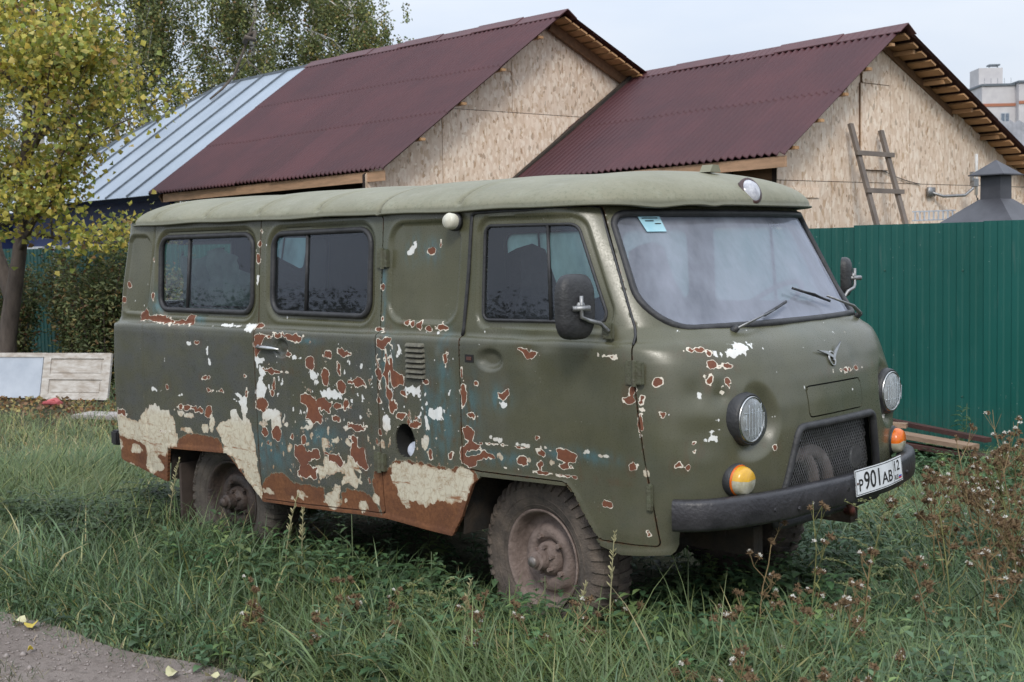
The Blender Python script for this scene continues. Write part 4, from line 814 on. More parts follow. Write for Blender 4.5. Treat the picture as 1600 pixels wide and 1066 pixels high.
# mirrors
def mirror(sy, base, joint, c, par, k_=1):
    mir = MB(); n = 40; W_, H_ = .088*k_, .132*k_
    X = Vector((.93, sy*.32, 0)).normalized(); M = frame_at(c, X)
    out = [(W_*math.copysign(abs(math.cos(a_))**.6, math.cos(a_)), H_*math.copysign(abs(math.sin(a_))**.6, math.sin(a_))) for a_ in np.linspace(0, 2*math.pi, n, endpoint=False)]
    rings = [(-.012, 1.0), (.006, 1.0), (.020, .93), (.030, .75), (.036, .45)]; vs_ = []
    for x_, k_ in rings: vs_ += [M @ Vector((x_, a_*k_, b_*k_)) for a_, b_ in out]
    fs_ = [(r_*n+i, r_*n+(i+1) % n, (r_+1)*n+(i+1) % n, (r_+1)*n+i) for r_ in range(len(rings)-1) for i in range(n)]+[tuple((len(rings)-1)*n+i for i in range(n))]
    mir.add(vs_, fs_)
    for a_, b_ in ((-.07, -.11), (.07, .11), (-.07, .11), (.07, -.11)): a_ *= k_; b_ *= k_; mir.tube([M @ Vector((.034, a_*.2, b_*.2)), M @ Vector((.026, a_*.8, b_*.8)), M @ Vector((.010, a_, b_))], .0045, 5)
    o = mir.build('mirror', BLACKPL, par, True); 
    MB().add([M @ Vector((-.011, a_*.97, b_*.97)) for a_, b_ in out], [tuple(range(n))]).build('mirror_glass', simple('mirror_glass', (.7, .72, .74), None, .03, 1), par if par is not van else o)
    j = M @ Vector((.05, 0, .005)); hub = M @ Vector((.036, 0, .005))
    arm = MB().tube([hub, j], .018, 10).tube([j+Vector((0, 0, .04)), j, j-Vector((0, 0, .045)), j+Vector((.012, -sy*.035, -.060)), j+Vector((.015, -sy*.10, -.075)), Vector((j.x-.01, base[1]+sy*.035, base[2]+.02)), Vector(base)+Vector((.02, sy*.02, -.01))], .0085, 8)
    arm.tube([j+Vector((-.02, -.03, -.01)), j+Vector((.02, .03, -.01))], .012, 6)
    arm.build('mirror_arm', STEEL, par, True)
    MB().box((base[0], base[1], base[2]-.01), (.055, .022, .07), bev=.005).build('mirror_bracket', OLIVE, par)
mirror(-1, (.475, -.945, 1.44), None, (.430, -1.10, 1.535), fdoor)
mirror(1, (.50, .945, 1.46), None, (.455, 1.07, 1.59), van, .78)
# windscreen sticker
st = [(-.665, 1.90), (-.560, 1.90), (-.560, 1.833), (-.655, 1.833)]
stk = MB().add([(float(front_x(a_, b_))-.004, a_, b_) for a_, b_ in st], [(0, 1, 2, 3)]).build('permit_sticker', simple('pale_blue_sticker', (.32, .58, .68), (.42, .66, .74), .5, scale=14), van)
stk['label'] = 'pale blue paper sticker with small dark print at windscreen top'
mb = MB()
for k, (y0, y1) in enumerate(((-.65, -.575), (-.64, -.60), (-.60, -.57))):
    z_ = 1.893-.012*k; mb.add([(float(front_x(a_, b_))-.003, a_, b_) for a_, b_ in ((y0, z_), (y1, z_), (y1, z_-.004), (y0, z_-.004))], [(0, 1, 2, 3)])
mb.build('sticker_print', BLACKPT, stk)
# ---- wheels
def wheel(x, y, sgn, rim_m, tyre_m, steer=0, zc=.39):
    r0 = .388
    w_ = empty('wheel'); w_.parent = van; w_.location = (x, y, zc); w_.rotation_euler = (0, 0, steer)
    Mx = Matrix(((0, 0, 1, 0), (sgn, 0, 0, 0), (0, 1, 0, 0), (0, 0, 0, 1)))   # lathe x axis -> outward y
    Mx = Matrix(((0, 1, 0, 0), (sgn, 0, 0, 0), (0, 0, 1, 0), (0, 0, 0, 1)))
    hw = .105
    prof = [(.215, -.08), (.26, -.10), (.315, -.108), (.352, -.098), (.370, -.082), (.374, -.04), (.375, 0), (.374, .04), (.370, .082), (.352, .098), (.335, .106), (.300, .110), (.262, .104), (.238, .094), (.226, .085), (.214, .078)]
    ty = MB().lathe(prof, 72, Mx)
    # sidewall rings
    for rr_, xx in ((.338, .1045), (.283, .1085), (.246, .098)):
        ty.lathe([(rr_-.003, xx-.002), (rr_, xx+.003), (rr_+.003, xx-.002)], 72, Mx)
    t_o = ty.build('tyre', tyre_m, w_, True)
    lug = MB(); N_ = 44
    for k in range(N_):
        a_ = 2*math.pi*k/N_
        for side_, ph in ((1, 0), (-1, .5)):
            aa = a_+ph*2*math.pi/N_; da = .045
            pr_ = [(.374, .006), (.374, .045), (.366, .088), (.345, .104), (.328, .109)]
            vs_ = []
            for i, (r_, xx) in enumerate(pr_):
                tw = aa+.05*(i/4)**.8
                for e_, h_ in ((-1, -.004), (1, -.004), (1, .014 if i < 3 else .009), (-1, .014 if i < 3 else .009)):
                    an = tw+e_*da*.62; rr_ = r_+(h_ if i < 3 else h_*.6); x_ = side_*(xx+(0 if i < 3 else h_*.8)); vs_.append(Mx @ Vector((x_, rr_*math.cos(an), rr_*math.sin(an))))
            fs_ = [(4*i+j, 4*i+(j+1) % 4, 4*i+4+(j+1) % 4, 4*i+4+j) for i in range(4) for j in range(4)]+[(0, 1, 2, 3), (16, 17, 18, 19)]
            lug.add(vs_, fs_)
    lo = lug.build('tread_lugs', tyre_m, w_); fix_normals(lo); lo['kind'] = 'stuff'
    rp = [(.226, .086), (.228, .094), (.222, .097), (.214, .090), (.207, .066), (.200, .030), (.192, .018), (.172, .014), (.160, .022), (.150, .044), (.138, .056), (.112, .058), (.092, .050), (.086, .034), (.080, .030), (.0, .030)]
    ro = MB().lathe(rp, 56, Mx).build('rim', rim_m, w_, True)
    hp = [(.078, .03), (.074, .062), (.060, .078), (.046, .086), (.042, .128), (.030, .134), (.028, .150), (.0, .154)]
    ho = MB().lathe(hp, 28, Mx); 
    for k in range(6):
        a_ = 2*math.pi*k/6+.3; p_ = Mx @ Vector((.070, .058*math.cos(a_), .058*math.sin(a_))); q_ = Mx @ Vector((.098, .058*math.cos(a_), .058*math.sin(a_))); ho.tube([p_, q_], .0095, 6)
    hub_ = ho.build('hub', rim_m, w_, sharp=35)
    nt = MB()
    for k in range(5):
        a_ = 2*math.pi*k/5+.7; p_ = Mx @ Vector((.046, .105*math.cos(a_), .105*math.sin(a_))); q_ = Mx @ Vector((.074, .105*math.cos(a_), .105*math.sin(a_))); nt.tube([p_, q_], .0125, 6)
    nt.build('wheel_nuts', rim_m, w_)['kind'] = 'stuff'
    MB().lathe([(.0, .160), (.022, .158), (.026, .150), (.026, .13)], 20, Mx).build('hub_cap', simple('dusty_hub_metal', (.26, .24, .23), (.15, .12, .10), .5, .5, scale=30) if rim_m is RIM_M else RIMB_M, w_, True)
    return w_
wheel(0, -.735, -1, RIM_M, TYRE_M, R(-6)); wheel(-2.302, -.755, -1, RIMB_M, TYREB_M); wheel(0, .735, 1, RIM_M, TYRE_M, R(-6)); wheel(-2.302, .74, 1, RIMB_M, TYREB_M)
# ---- underside
MB().box((-1.35, 0, .62), (4.0, 1.10, .05)).box((-1.16, 0, .62), (1.3, 1.75, .05)).build('floor_pan', BLACKM, van)
mb = MB()
for sy in (-1, 1): mb.box((-1.2, sy*.42, .52), (4.1, .07, .12))
mb.build('chassis_rail', BLACKM, van)
for x_, zc in ((0, .39), (-2.302, .39)):
    MB().tube([(x_, -.66, zc), (x_, .66, zc)], .045, 12).lathe([(.0, -.13), (.10, -.10), (.15, 0), (.10, .10), (.0, .13)], 20, Matrix(((0, 1, 0, x_), (1, 0, 0, .1), (0, 0, 1, zc), (0, 0, 0, 1)))).build('axle', BLACKM, van, True)
# wheel housings
for x_, z0 in ((0.02, .80), (-2.42, .74)):
    for sy in (-1, 1):
        mb = MB(); pts = []
        L_ = .42 if x_ > -1 else .36
        arc = [(-L_, .47), (-L_+.02, z0-.08), (-L_*.6, z0+.03), (0, z0+.06), (L_*.6, z0+.03), (L_-.0, z0-.12), (L_+.06, .5)]
        vs_ = [(x_+a_, sy*.925, b_) for a_, b_ in arc]+[(x_+a_, sy*.40, b_) for a_, b_ in arc]; n = len(arc)
        mb.add(vs_, [(i, i+1, n+i+1, n+i) for i in range(n-1)]+[tuple(range(n, 2*n))]); mb.build('wheel_housing', BLACKM, van)
# body skirts closing the underside
MB().box((-1.15, -.86, .52), (1.45, .02, .12)).box((-1.15, .86, .52), (1.45, .02, .12)).box((-3.05, 0, .56), (.5, 1.7, .02)).build('sill_panel', BLACKM, van)
for sy in (-1, 1): MB().box((-2.72, sy*.76, .40), (.02, .28, .34)).build('mud_flap', simple('muddy_rubber_flap', (.045, .033, .026), (.075, .055, .045), .9), van)
MB().box((-3.43, -.72, .66), (.07, .36, .09), bev=.01).box((-3.43, .72, .66), (.07, .36, .09), bev=.01).build('rear_bumper', BUMP_M, van)
# ---- cabin
def seat(x, y, back=R(12), par=van):
    s_ = MB().box((x, y, .98), (.48, .46, .12), bev=.03).build('front_seat', SEAT_M, par, sharp=40)
    prof = [(-.16, 0), (-.235, .25), (-.22, .42), (-.13, .56), (-.105, .66), (-.09, .74), (0, .77), (.09, .74), (.105, .66), (.13, .56), (.22, .42), (.235, .25), (.16, 0)]
    M = MT(x-.26, y, 1.02) @ Matrix.Rotation(-back, 4, 'Y') @ Matrix(((0, 0, 1, 0), (1, 0, 0, 0), (0, 1, 0, 0), (0, 0, 0, 1)))
    b_ = MB().prism(prof, .10, M).build('backrest', SEAT_M, s_); fix_normals(b_)
seat(-.02, -.48); seat(-.02, .48)
for x_ in (-1.45, -2.35, -2.95):
    MB().box((x_, .0, .95), (.44, 1.35, .11), bev=.03).box((x_-.24, 0, 1.22), (.10, 1.35, .50), bev=.03).build('rear_bench', SEAT_M, van, sharp=40)
MB().box((.45, 0, 1.27), (.34, 1.6, .16), bev=.04).box((.20, 0, 1.02), (.75, .55, .44), bev=.06).build('dashboard', BLACKPL, van, sharp=40)
sw = MB().tube([(frame_at((.36, .45, 1.46), (-.62, 0, .78)) @ Vector((0, .205*math.cos(a_), .205*math.sin(a_)))) for a_ in np.linspace(0, 2*math.pi, 36, endpoint=False)], .013, 8, closed=True)
Ms = frame_at((.36, .45, 1.46), (-.62, 0, .78))
for a_ in (0, math.pi): sw.tube([Ms @ Vector((-.03, 0, 0)), Ms @ Vector((0, .2*math.cos(a_), .2*math.sin(a_)))], .008, 6)
sw.tube([(.38, .45, 1.44), (.55, .45, 1.20)], .02, 8); sw.build('steering_wheel', simple('pale_steering_wheel', (.25, .23, .21), (.16, .15, .14), .5), van, True)
MB().box((0, 0, .74), (.9, 1.6, .03)).box((-2, 0, .76), (3, 1.6, .03)).build('cabin_floor', DARK, van)
MB().box((-.42, 0, 1.05), (.03, 1.55, .55)).build('cabin_partition', LINING, van)
# hanging curtain in the rear side window
cv = []; nx, nz_ = 44, 14
for i in range(nx):
    for j in range(nz_):
        u = i/(nx-1); v = j/(nz_-1); x_ = -2.80+.80*u; top = 1.80-.05*math.sin(u*9)-.16*u*u; z_ = 1.44+(top-1.44)*v
        cv.append((x_, -.80+.022*math.sin(u*38+v*2)+.012*math.sin(u*83+v*5)+.01*math.sin(v*14), z_))
mesh_obj('curtain', cv, [(i*nz_+j, (i+1)*nz_+j, (i+1)*nz_+j+1, i*nz_+j+1) for i in range(nx-1) for j in range(nz_-1)], CURTAIN, van, True)
# ================================================================ GROUND AND PATH
def gz(x, y): return .018*np.sin(x*.9+y*.4)+.014*np.sin(x*.35-y*1.1+2)+.010*np.sin(x*2.3+1)*np.cos(y*2.1)
t = NT('weedy_soil'); n1 = t.noise(.9, 5, .6); n2 = t.noise(9, 6, .7); n3 = t.noise(45, 4, .7)
c = t.mix(t.mr(n1, .4, .6), (.045, .052, .024), (.075, .062, .040)); c = t.mix(t.mr(n2, .45, .65), c, (.035, .042, .018)); c = t.mix(t.mr(n3, .58, .7), c, (.15, .12, .075))
SOIL = t.end(t.bsdf(c, .95, 0, t.bump(t.math('MULTIPLY_ADD', n2, 1, t.math('MULTIPLY', n3, .4)), .05, .8), .2))
ax = np.concatenate([-np.geomspace(400, 19, 16), np.linspace(-18, 10, 150), np.geomspace(11, 300, 14)]); ay = np.concatenate([-np.geomspace(300, 9, 14), np.linspace(-8, 8, 90), np.geomspace(8.5, 400, 18)])
GX, GY = np.meshgrid(ax, ay, indexing='ij'); GZ = gz(GX, GY)*np.exp(-(np.maximum(0, np.hypot(GX+3, GY)-14)/10)**2)
a, b = GX.shape; idx = np.arange(a*b).reshape(a, b)
tag(mesh_obj('ground', np.stack([GX, GY, GZ], -1).reshape(-1, 3), np.stack([idx[:-1, :-1], idx[1:, :-1], idx[1:, 1:], idx[:-1, 1:]], -1).reshape(-1, 4), SOIL, smooth=True), kind='structure')
def path_edge(x): return -2.0-.19*np.clip((-x-1.0)/1.2, 0, 1)+.025*np.sin(x*2.1+.5)+.03*np.sin(x*5.3)-.12*np.maximum(0, x+.5)
t = NT('trodden_dirt'); n1 = t.noise(2.2, 5, .6); n2 = t.noise(26, 6, .7); n3 = t.noise(120, 4, .7); v1 = t.vor(55)
c = t.mix(t.mr(n1, .35, .65), (.20, .165, .145), (.26, .22, .195)); c = t.mix(t.mr(n2, .5, .7, 0, .7), c, (.10, .08, .066)); c = t.mix(t.mr(n3, .62, .72), c, (.30, .27, .24)); c = t.mix(t.mr(v1, .12, .08, 0, .6), c, (.28, .25, .22))
DIRT = t.end(t.bsdf(c, .92, 0, t.bump(t.math('MULTIPLY_ADD', n2, 1, t.math('MULTIPLY', n3, .5)), .02, .9), .25))
px_ = np.linspace(-16, 6, 180); py_ = np.linspace(0, 1, 22); V = []
for x_ in px_:
    e_ = float(path_edge(x_))
    for k in py_: y_ = e_+.06-k*1.7; V.append((x_, y_, float(gz(x_, y_))+.012-.05*math.sin(k*math.pi)**2*.4+.004))
n = len(py_); tag(mesh_obj('dirt_path', V, [(i*n+k, i*n+k+1, (i+1)*n+k+1, (i+1)*n+k) for i in range(len(px_)-1) for k in range(n-1)], DIRT, smooth=True), kind='structure')

# ================================================================ FENCE
t = NT('teal_fence_paint'); n1 = t.noise(1.2, 4, .6, t.map((1, 1, .4))); n2 = t.noise(60, 4, .7)
c = t.mix(t.mr(n1, .35, .65), (.006, .082, .066), (.010, .100, .085)); c = t.mix(t.mr(t.noise(22, 4, .6, t.map((1, 1, .1))), .6, .75, 0, .25), c, (.12, .17, .15))
sp = t.math('LESS_THAN', t.vor(17), t.mr(t.noise(1.5), .45, .8, .03, .13)); c = t.mix(t.math('MULTIPLY', sp, .55), c, (.33, .40, .37))
sepn = t.node('ShaderNodeSeparateXYZ'); t.put(sepn.inputs[0], t.obj()); c = t.mix(t.math('MULTIPLY', t.mr(sepn.outputs[2], .45, .05), t.mr(n2, .4, .7, 0, .6)), c, (.10, .10, .07))
c = t.tone(c, .07); FENCE_M = t.end(t.bsdf(c, .38, 0, t.bump(t.noise(2.5, 2), .02, .25), .5))
fence = empty('metal_fence', (-6, 5.34, 0)); tag(fence, 'tall teal green corrugated metal fence running behind the van', 'fence')
prof = []; x_ = 0
for k in range(10):
    for dx, dy in ((0, 0), (.012, -.010), (.052, -.010), (.064, 0), (.085, 0), (.0851, .0), (.103, 0)): prof.append((x_+dx, dy))
    x_ += .115
prof.append((1.15, 0)); zs_ = (.03, .7, 1.3, 1.905); V = [(a_, b_, z_) for z_ in zs_ for a_, b_ in prof]; n = len(prof)
sheet0 = mesh_obj('fence_sheet', V, [(r_*n+i, r_*n+i+1, (r_+1)*n+i+1, (r_+1)*n+i) for r_ in range(3) for i in range(n-1)], FENCE_M, fence)
sheet0.location = (-13, 0, 0)
nsh = 21
for k in range(1, nsh):
    o = copy_obj(sheet0, fence); o.location = (-13+k*1.15, -.004*(k % 2)+.006*math.sin(k*2.3), .012*math.sin(k*1.7)); o.rotation_euler = (R(.25)*math.sin(k*1.3), 0, 0)
post0 = MB().box((0, .05, .95), (.06, .06, 1.9)).build('fence_post', BLACKM, fence); post0.location = (-13, 0, 0)
for k in range(1, 9): o = copy_obj(post0, fence); o.location = (-13+k*2.9, 0, 0)
for z_ in (.45, 1.5): MB().box((-1, .035, z_), (24, .03, .05)).build('fence_rail', BLACKM, fence)
scr = MB().lathe([(.0, .006), (.009, .005), (.010, 0)], 8, frame_at((0, 0, 0), (0, -1, 0))).build('screw', FENCE_M, fence)
ks = [(-6.5+i*.69, z_) for i in range(26) for z_ in (.47, 1.52)]
for i, (a_, z_) in enumerate(ks):
    o = scr if i == 0 else copy_obj(scr, fence); o.location = (a_, -.012, z_+.006*math.sin(i*1.9))

# ================================================================ MATERIALS OF THE HOUSES
def make_osb():
    t = NT('strand_board'); cols = None
    def layer(rot, sc, off):
        vec = t.map(sc, (R(rot), 0, 0), loc=off)
        wv = t.node('ShaderNodeVectorMath', operation='ADD'); nn = t.noise(3, 2, .5, vec, col=True)
        s_ = t.node('ShaderNodeVectorMath', operation='SCALE'); t.put(s_.inputs[0], nn); s_.inputs['Scale'].default_value = .5
        t.put(wv.inputs[0], vec); t.put(wv.inputs[1], s_.outputs[0])
        return t.vor(1, wv.outputs[0], 'F1', 'Color'), t.vor(1, wv.outputs[0], 'F1', 'Distance')
    c1, d1 = layer(14, (20, 26, 14), (0, 0, 0)); c2, d2 = layer(-30, (22, 30, 13), (3, 7, 1)); c3, d3 = layer(70, (20, 26, 12), (5, 2, 9))
    def r(c): 
        s_ = t.node('ShaderNodeSeparateColor'); t.put(s_.inputs[0], c); return s_.outputs[0]
    pal = [(0, (.36, .22, .13)), (.09, (.54, .38, .25)), (.55, (.67, .51, .38)), (.8, (.76, .61, .48)), (1, (.86, .74, .61))]
    a_ = t.ramp(r(c1), pal); b_ = t.ramp(r(c2), pal); e_ = t.ramp(r(c3), pal)
    c = t.mix(t.math('GREATER_THAN', r(c2), .52), a_, b_); c = t.mix(t.math('GREATER_THAN', r(c3), .55), c, e_)
    c = t.mix(t.math('MULTIPLY', t.math('GREATER_THAN', r(c1), .97), .6), c, (.24, .14, .07))
    big = t.noise(1.1, 4, .6); c = t.mix(t.mr(big, .4, .7, 0, .22), c, (.66, .56, .46)); c = t.mix(t.mr(t.noise(2.7, 4), .55, .75, 0, .25), c, (.40, .27, .15))
    c = t.tone(c, .07); return t.end(t.bsdf(c, .7, 0, t.bump(t.math('ADD', r(c1), r(c2)), .004, .5), .3))
OSB = make_osb()
MAROON = simple('maroon_bitumen_sheet', (.070, .019, .022), (.054, .015, .019), .6, scale=1.6, bump=.25, bscale=40, vary=.10)
MAROON2 = simple('maroon_ridge_cap', (.100, .034, .036), (.078, .027, .03), .6, scale=3, bump=.25)
PINE = simple('fresh_pine_board', (.46, .27, .13), (.34, .185, .085), .7, scale=3, stretch=(1, 1, 6), bump=.3, vary=.2)
PINE2 = simple('aged_pine_beam', (.22, .12, .06), (.15, .08, .042), .75, scale=3, stretch=(1, 6, 6), bump=.3)
PINEG = simple('pine_fascia', (.50, .30, .18), (.36, .22, .13), .75, scale=2.5, stretch=(1, 8, 8), bump=.3)
DWOOD = simple('shade_dark_wall', (.022, .014, .011), (.035, .022, .016), .85, scale=5)  # brown wall, darkened in colour for the shade under the eaves
ZINC = simple('galvanised_roof_sheet', (.35, .40, .46), (.29, .34, .40), .42, .25, scale=1.2, bump=.1, bscale=6, vary=.06)
ZINCD = simple('dark_roof_seam', (.10, .12, .14), (.16, .18, .2), .5, .3)
BLUEW = simple('blue_painted_boards', (.012, .028, .12), (.008, .018, .08), .6, scale=3, bump=.2)
def v3(*p): return Vector(p)
U2 = Vector((.9926, -.1214, 0)); V2 = Vector((.1214, .9926, 0))
def quad_roof(house, A, B, C_, D, cols, rows, mat, amp=.023, pitch=.11, name='roof_sheet', seam=False, lap=.007):
    """A eave far-left, B eave right, C ridge right, D ridge left; one object per sheet, each row lapping over the one below"""
    A, B, C_, D = map(Vector, (A, B, C_, D)); nrm = (B-A).cross(D-A).normalized()
    if nrm.z < 0: nrm = -nrm
    P = lambda s, q: (A.lerp(B, s)).lerp(D.lerp(C_, s), q)
    L = ((B-A).length+(C_-D).length)/2
    for r_ in range(len(rows)-1):
        for c_ in range(cols):
            s0, s1 = c_/cols, (c_+1)/cols; t0, t1 = rows[r_]-(.035 if r_ else 0), rows[r_+1]
            jit = random.uniform(-.004, .004); tone = 0
            nw = max(2, round((s1-s0)*L/pitch)); m = nw*4; V_ = []; tq = (t0, t0+.002, t0+.012, t0+.04, (t0+t1)/2, t1)
            for j, q_ in enumerate(tq):
                for i in range(m+1):
                    s_ = s0+(s1-s0)*i/m; h_ = amp*math.sin(2*math.pi*i/4) if not seam else (.03 if i in (0,) else 0)
                    base = lap*(1-(q_-t0)/(t1-t0))+.004
                    V_.append(P(s_, q_+jit)+nrm*(h_*(1 if amp else 0)+base-(.012 if j == 0 else 0)))
            F_ = [(j*(m+1)+i, j*(m+1)+i+1, (j+1)*(m+1)+i+1, (j+1)*(m+1)+i) for j in range(5) for i in range(m)]
            mesh_obj(name, V_, F_, mat, house, True)
def board(house, a_, b_, w, h, mat, name, up=(0, 0, 1)):
    a_, b_ = Vector(a_), Vector(b_); d = b_-a_; M = frame_at((a_+b_)/2, d, up)
    return MB().box((0, 0, 0), (d.length, w, h), M).build(name, mat, house)
def clip(poly, ax_, lim, keep_less):
    out = []
    for i in range(len(poly)):
        p, q_ = poly[i-1], poly[i]; ip = (p[ax_] <= lim) == keep_less; iq = (q_[ax_] <= lim) == keep_less
        if ip != iq: f_ = (lim-p[ax_])/(q_[ax_]-p[ax_]); out.append(tuple(p[k]+(q_[k]-p[k])*f_ for k in (0, 1)))
        if iq: out.append(q_)
    return out
def osb_wall(house, O, poly, xs, zs, proud=.0):
    """wall plane through O spanned by V2 and z; boards with open joints on a dark backing"""
    O = Vector(O); M = Matrix(((V2.x, 0, U2.x, O.x), (V2.y, 0, U2.y, O.y), (V2.z, 1, U2.z, O.z), (0, 0, 0, 1)))
    Mb = M @ MT(0, 0, -.06); MB().prism(poly, .05, Mb).build('wall_framing', DWOOD, house)
    for i in range(len(xs)-1):
        for j in range(len(zs)-1):
            g_ = .004; p_ = clip(clip(clip(clip(poly, 0, xs[i]+g_, False), 0, xs[i+1]-g_, True), 1, zs[j]+g_, False), 1, zs[j+1]-g_, True) if len(poly) else []
            if len(p_) > 2:
                ar = abs(sum(p_[k-1][0]*p_[k][1]-p_[k][0]*p_[k-1][1] for k in range(len(p_))))/2
                if ar > .02: o_ = MB().prism(p_, .012, M @ MT(0, 0, random.uniform(-.002, .002))).build('strand_board_panel', OSB, house)
    return M
# ---- house with the near gable (right)
E2, P2_, F2 = v3(-3.96, 7.93, 2.77), v3(-3.66, 10.26, 4.40), v3(-3.36, 13.26, 3.03); E2L, R2L = v3(-8.75, 8.50, 2.70), v3(-8.34, 10.91, 4.325)
far2 = (F2-P2_)*1.42; F2e = P2_+far2; F2l = R2L+far2+v3(0, 0, .03)
h2 = empty('right_house'); tag(h2, 'low house with maroon corrugated roof and bare strand board gable nearest the teal fence', 'house')

quad_roof(h2, E2L, E2, P2_, R2L, 5, (0, .50, 1.0), MAROON)
quad_roof(h2, F2l, F2e, P2_, R2L, 5, (0, .50, 1.0), MAROON)
def ridge_caps(house, a_, b_, n, up=.03):
    for k in range(n):
        p, q_ = a_.lerp(b_, k/n-.01), a_.lerp(b_, (k+1)/n); d = (q_-p); M = frame_at(p, d)
        ang_ = np.linspace(-1, 1, 7); pr_ = [(.17*x_, -.115*abs(x_)+up+.012*(k % 2)) for x_ in ang_]
        V_ = [M @ Vector((l_, -a__, b__)) for l_ in (0, d.length) for a__, b__ in pr_]+[M @ Vector((l_, -a__, b__-.012)) for l_ in (0, d.length) for a__, b__ in pr_]
        F_ = [(i, i+1, 8+i, 7+i) for i in range(6)]+[(14+i, 21+i, 22+i, 15+i) for i in range(6)]+[(0, 14, 15, 1), (6, 13, 27, 20), (0, 7, 21, 14)]+[(i, 14+i, 15+i, i+1) for i in range(6)]+[(7+i, 8+i, 22+i, 21+i) for i in range(6)]
        mesh_obj('ridge_cap', V_, F_, MAROON2, house)
ridge_caps(h2, R2L, P2_+U2*.04, 5)
W2o = E2-U2*.42; W2o.z = 0
run2 = (P2_-E2).dot(V2); ze, zp = E2.z-.07, P2_.z-.09; far_run = far2.dot(V2); zf = F2e.z-.07
poly2 = [(.36, 0), (far_run+run2-.5, 0), (far_run+run2-.5, zf+.5*.46), (run2, zp), (.36, ze+.36*.69)]
M2 = osb_wall(h2, W2o, poly2, [.36, 1.42, 2.67, 3.10, 3.92, 5.17, 6.42], [0, 1.05, 2.50, 5])
# hatch cover boards, proud of the wall
for hp in ([(1.99, 3.72), (2.58, 3.72), (2.58, 2.66), (1.99, 2.66)], [(2.02, 3.73), (2.62, 3.73), (2.62, zp-.40), (run2+.02, zp-.16), (2.02, zp-.34)]):
    MB().prism([p_ for p_ in reversed(hp)], .013, M2 @ MT(0, 0, .030)).build('hatch_board', OSB, h2); MB().prism([(sum(q[0] for q in hp)/len(hp)*-.022+p_[0]*1.022, sum(q[1] for q in hp)/len(hp)*-.016+p_[1]*1.016) for p_ in reversed(hp)], .012, M2 @ MT(0, 0, .014)).build('hatch_frame', PINE2, h2)
MB().prism([(.40, 2.30), (1.15, 2.30), (1.15, 2.42), (.40, 2.42)], .013, M2 @ MT(0, 0, .013)).build('strand_board_strip', OSB, h2)
board(h2, E2L+v3(0, .05, -.085), E2+v3(-.03, .05, -.085), .035, .125, PINEG, 'fascia_board')
MB().box((-6.75, 9.1, 1.45), (4.3, .08, 2.9)).build('front_wall', DWOOD, h2)
MB().box(tuple(W2o+U2*-.35+V2*.42+v3(0, 0, 2.58)), (.6, .10, .16), Matrix.Rotation(R(-7), 4, 'Z')).build('eave_beam', PINE2, h2)
MB().box(tuple(W2o+U2*-.7+V2*.5+v3(0, 0, 1.25)), (1.3, .05, 2.5), Matrix.Rotation(R(-7), 4, 'Z')).build('side_board', OSB, h2)
# battens under the projecting far slope
nb_ = 21
for k in range(nb_):
    q_ = (k+.45)/nb_; p_ = P2_+far2*q_-v3(0, 0, .075); a_ = p_-U2*.46; b_ = p_-U2*(.03+random.uniform(0, .02))
    upv = far2.normalized().cross(U2); upv = upv if upv.z > 0 else -upv
    board(h2, a_, b_, .125+random.uniform(-.01, .01), .024, PINE, 'batten', upv)
for k in range(6):
    q_ = (k+.5)/6; p_ = P2_+far2*q_-v3(0, 0, .115); board(h2, p_-U2*.46, p_-U2*.10, .05, .05, PINE, 'purlin_end')
for k in range(5):
    q_ = (k+.6)/5; p_ = P2_+(E2-P2_)*q_-v3(0, 0, .06); board(h2, p_-U2*.30, p_+U2*.012, .07, .035, PINE, 'purlin_end')
board(h2, P2_-U2*.40-v3(0, 0, .13), F2e-U2*.40-v3(0, 0, .13), .03, .10, PINE2, 'rake_beam')
# ---- house behind (left)
E1, P1_, F1 = v3(-8.56, 6.03, 2.80), v3(-8.18, 9.18, 5.05), v3(-8.0, 10.77, 4.33); E1L, R1L = v3(-15.12, 6.82, 2.77), v3(-14.72, 10.0, 5.11)
far1 = (F1-P1_)*2.0; F1e = P1_+far1; F1l = R1L+far1
h1 = empty('left_house'); tag(h1, 'taller house with maroon corrugated roof and strand board gable standing behind the van', 'house')
quad_roof(h1, E1L, E1, P1_, R1L, 7, (0, .36, .66, 1.0), MAROON); quad_roof(h1, F1l, F1e, P1_, R1L, 7, (0, .36, .66, 1.0), MAROON); ridge_caps(h1, R1L, P1_+U2*.04, 7)
W1o = E1-U2*.42; W1o.z = 0; run1 = (P1_-E1).dot(V2); fr1 = far1.dot(V2)
poly1 = [(.0, 2.46), (run1+fr1-.5, 2.46), (run1+fr1-.5, F1e.z+.15), (run1, P1_.z-.09), (.0, E1.z-.06)]
osb_wall(h1, W1o, poly1, [.0, 1.25, 2.5, 3.75, 5.0, 6.25, 8], [2.4, 3.65, 6])
board(h1, E1L+v3(.35, .05, -.09), E1+v3(-.05, .05, -.09), .035, .13, PINEG, 'fascia_board')
MB().box((-12, 7.6, 1.52), (6.2, .1, 3.04)).build('front_wall', DWOOD, h1)
MB().box((-9.2, 9.3, 1.2), (.1, 5.2, 2.4), Matrix.Rotation(R(-7), 4, 'Z')).build('lower_gable_wall', DWOOD, h1)
for k in range(9): board(h1, E1L.lerp(E1, (k+.3)/9.5)+v3(0, .1, -.10), E1L.lerp(E1, (k+.3)/9.5)+v3(.1, 1.2, .55), .05, .12, PINE2, 'rafter_end')
board(h1, W1o+V2*.0+v3(.1, 0, 2.47), W1o+V2*2.6+v3(.1, 0, 2.40), .10, .12, PINE2, 'wall_plate')
nb_ = 13
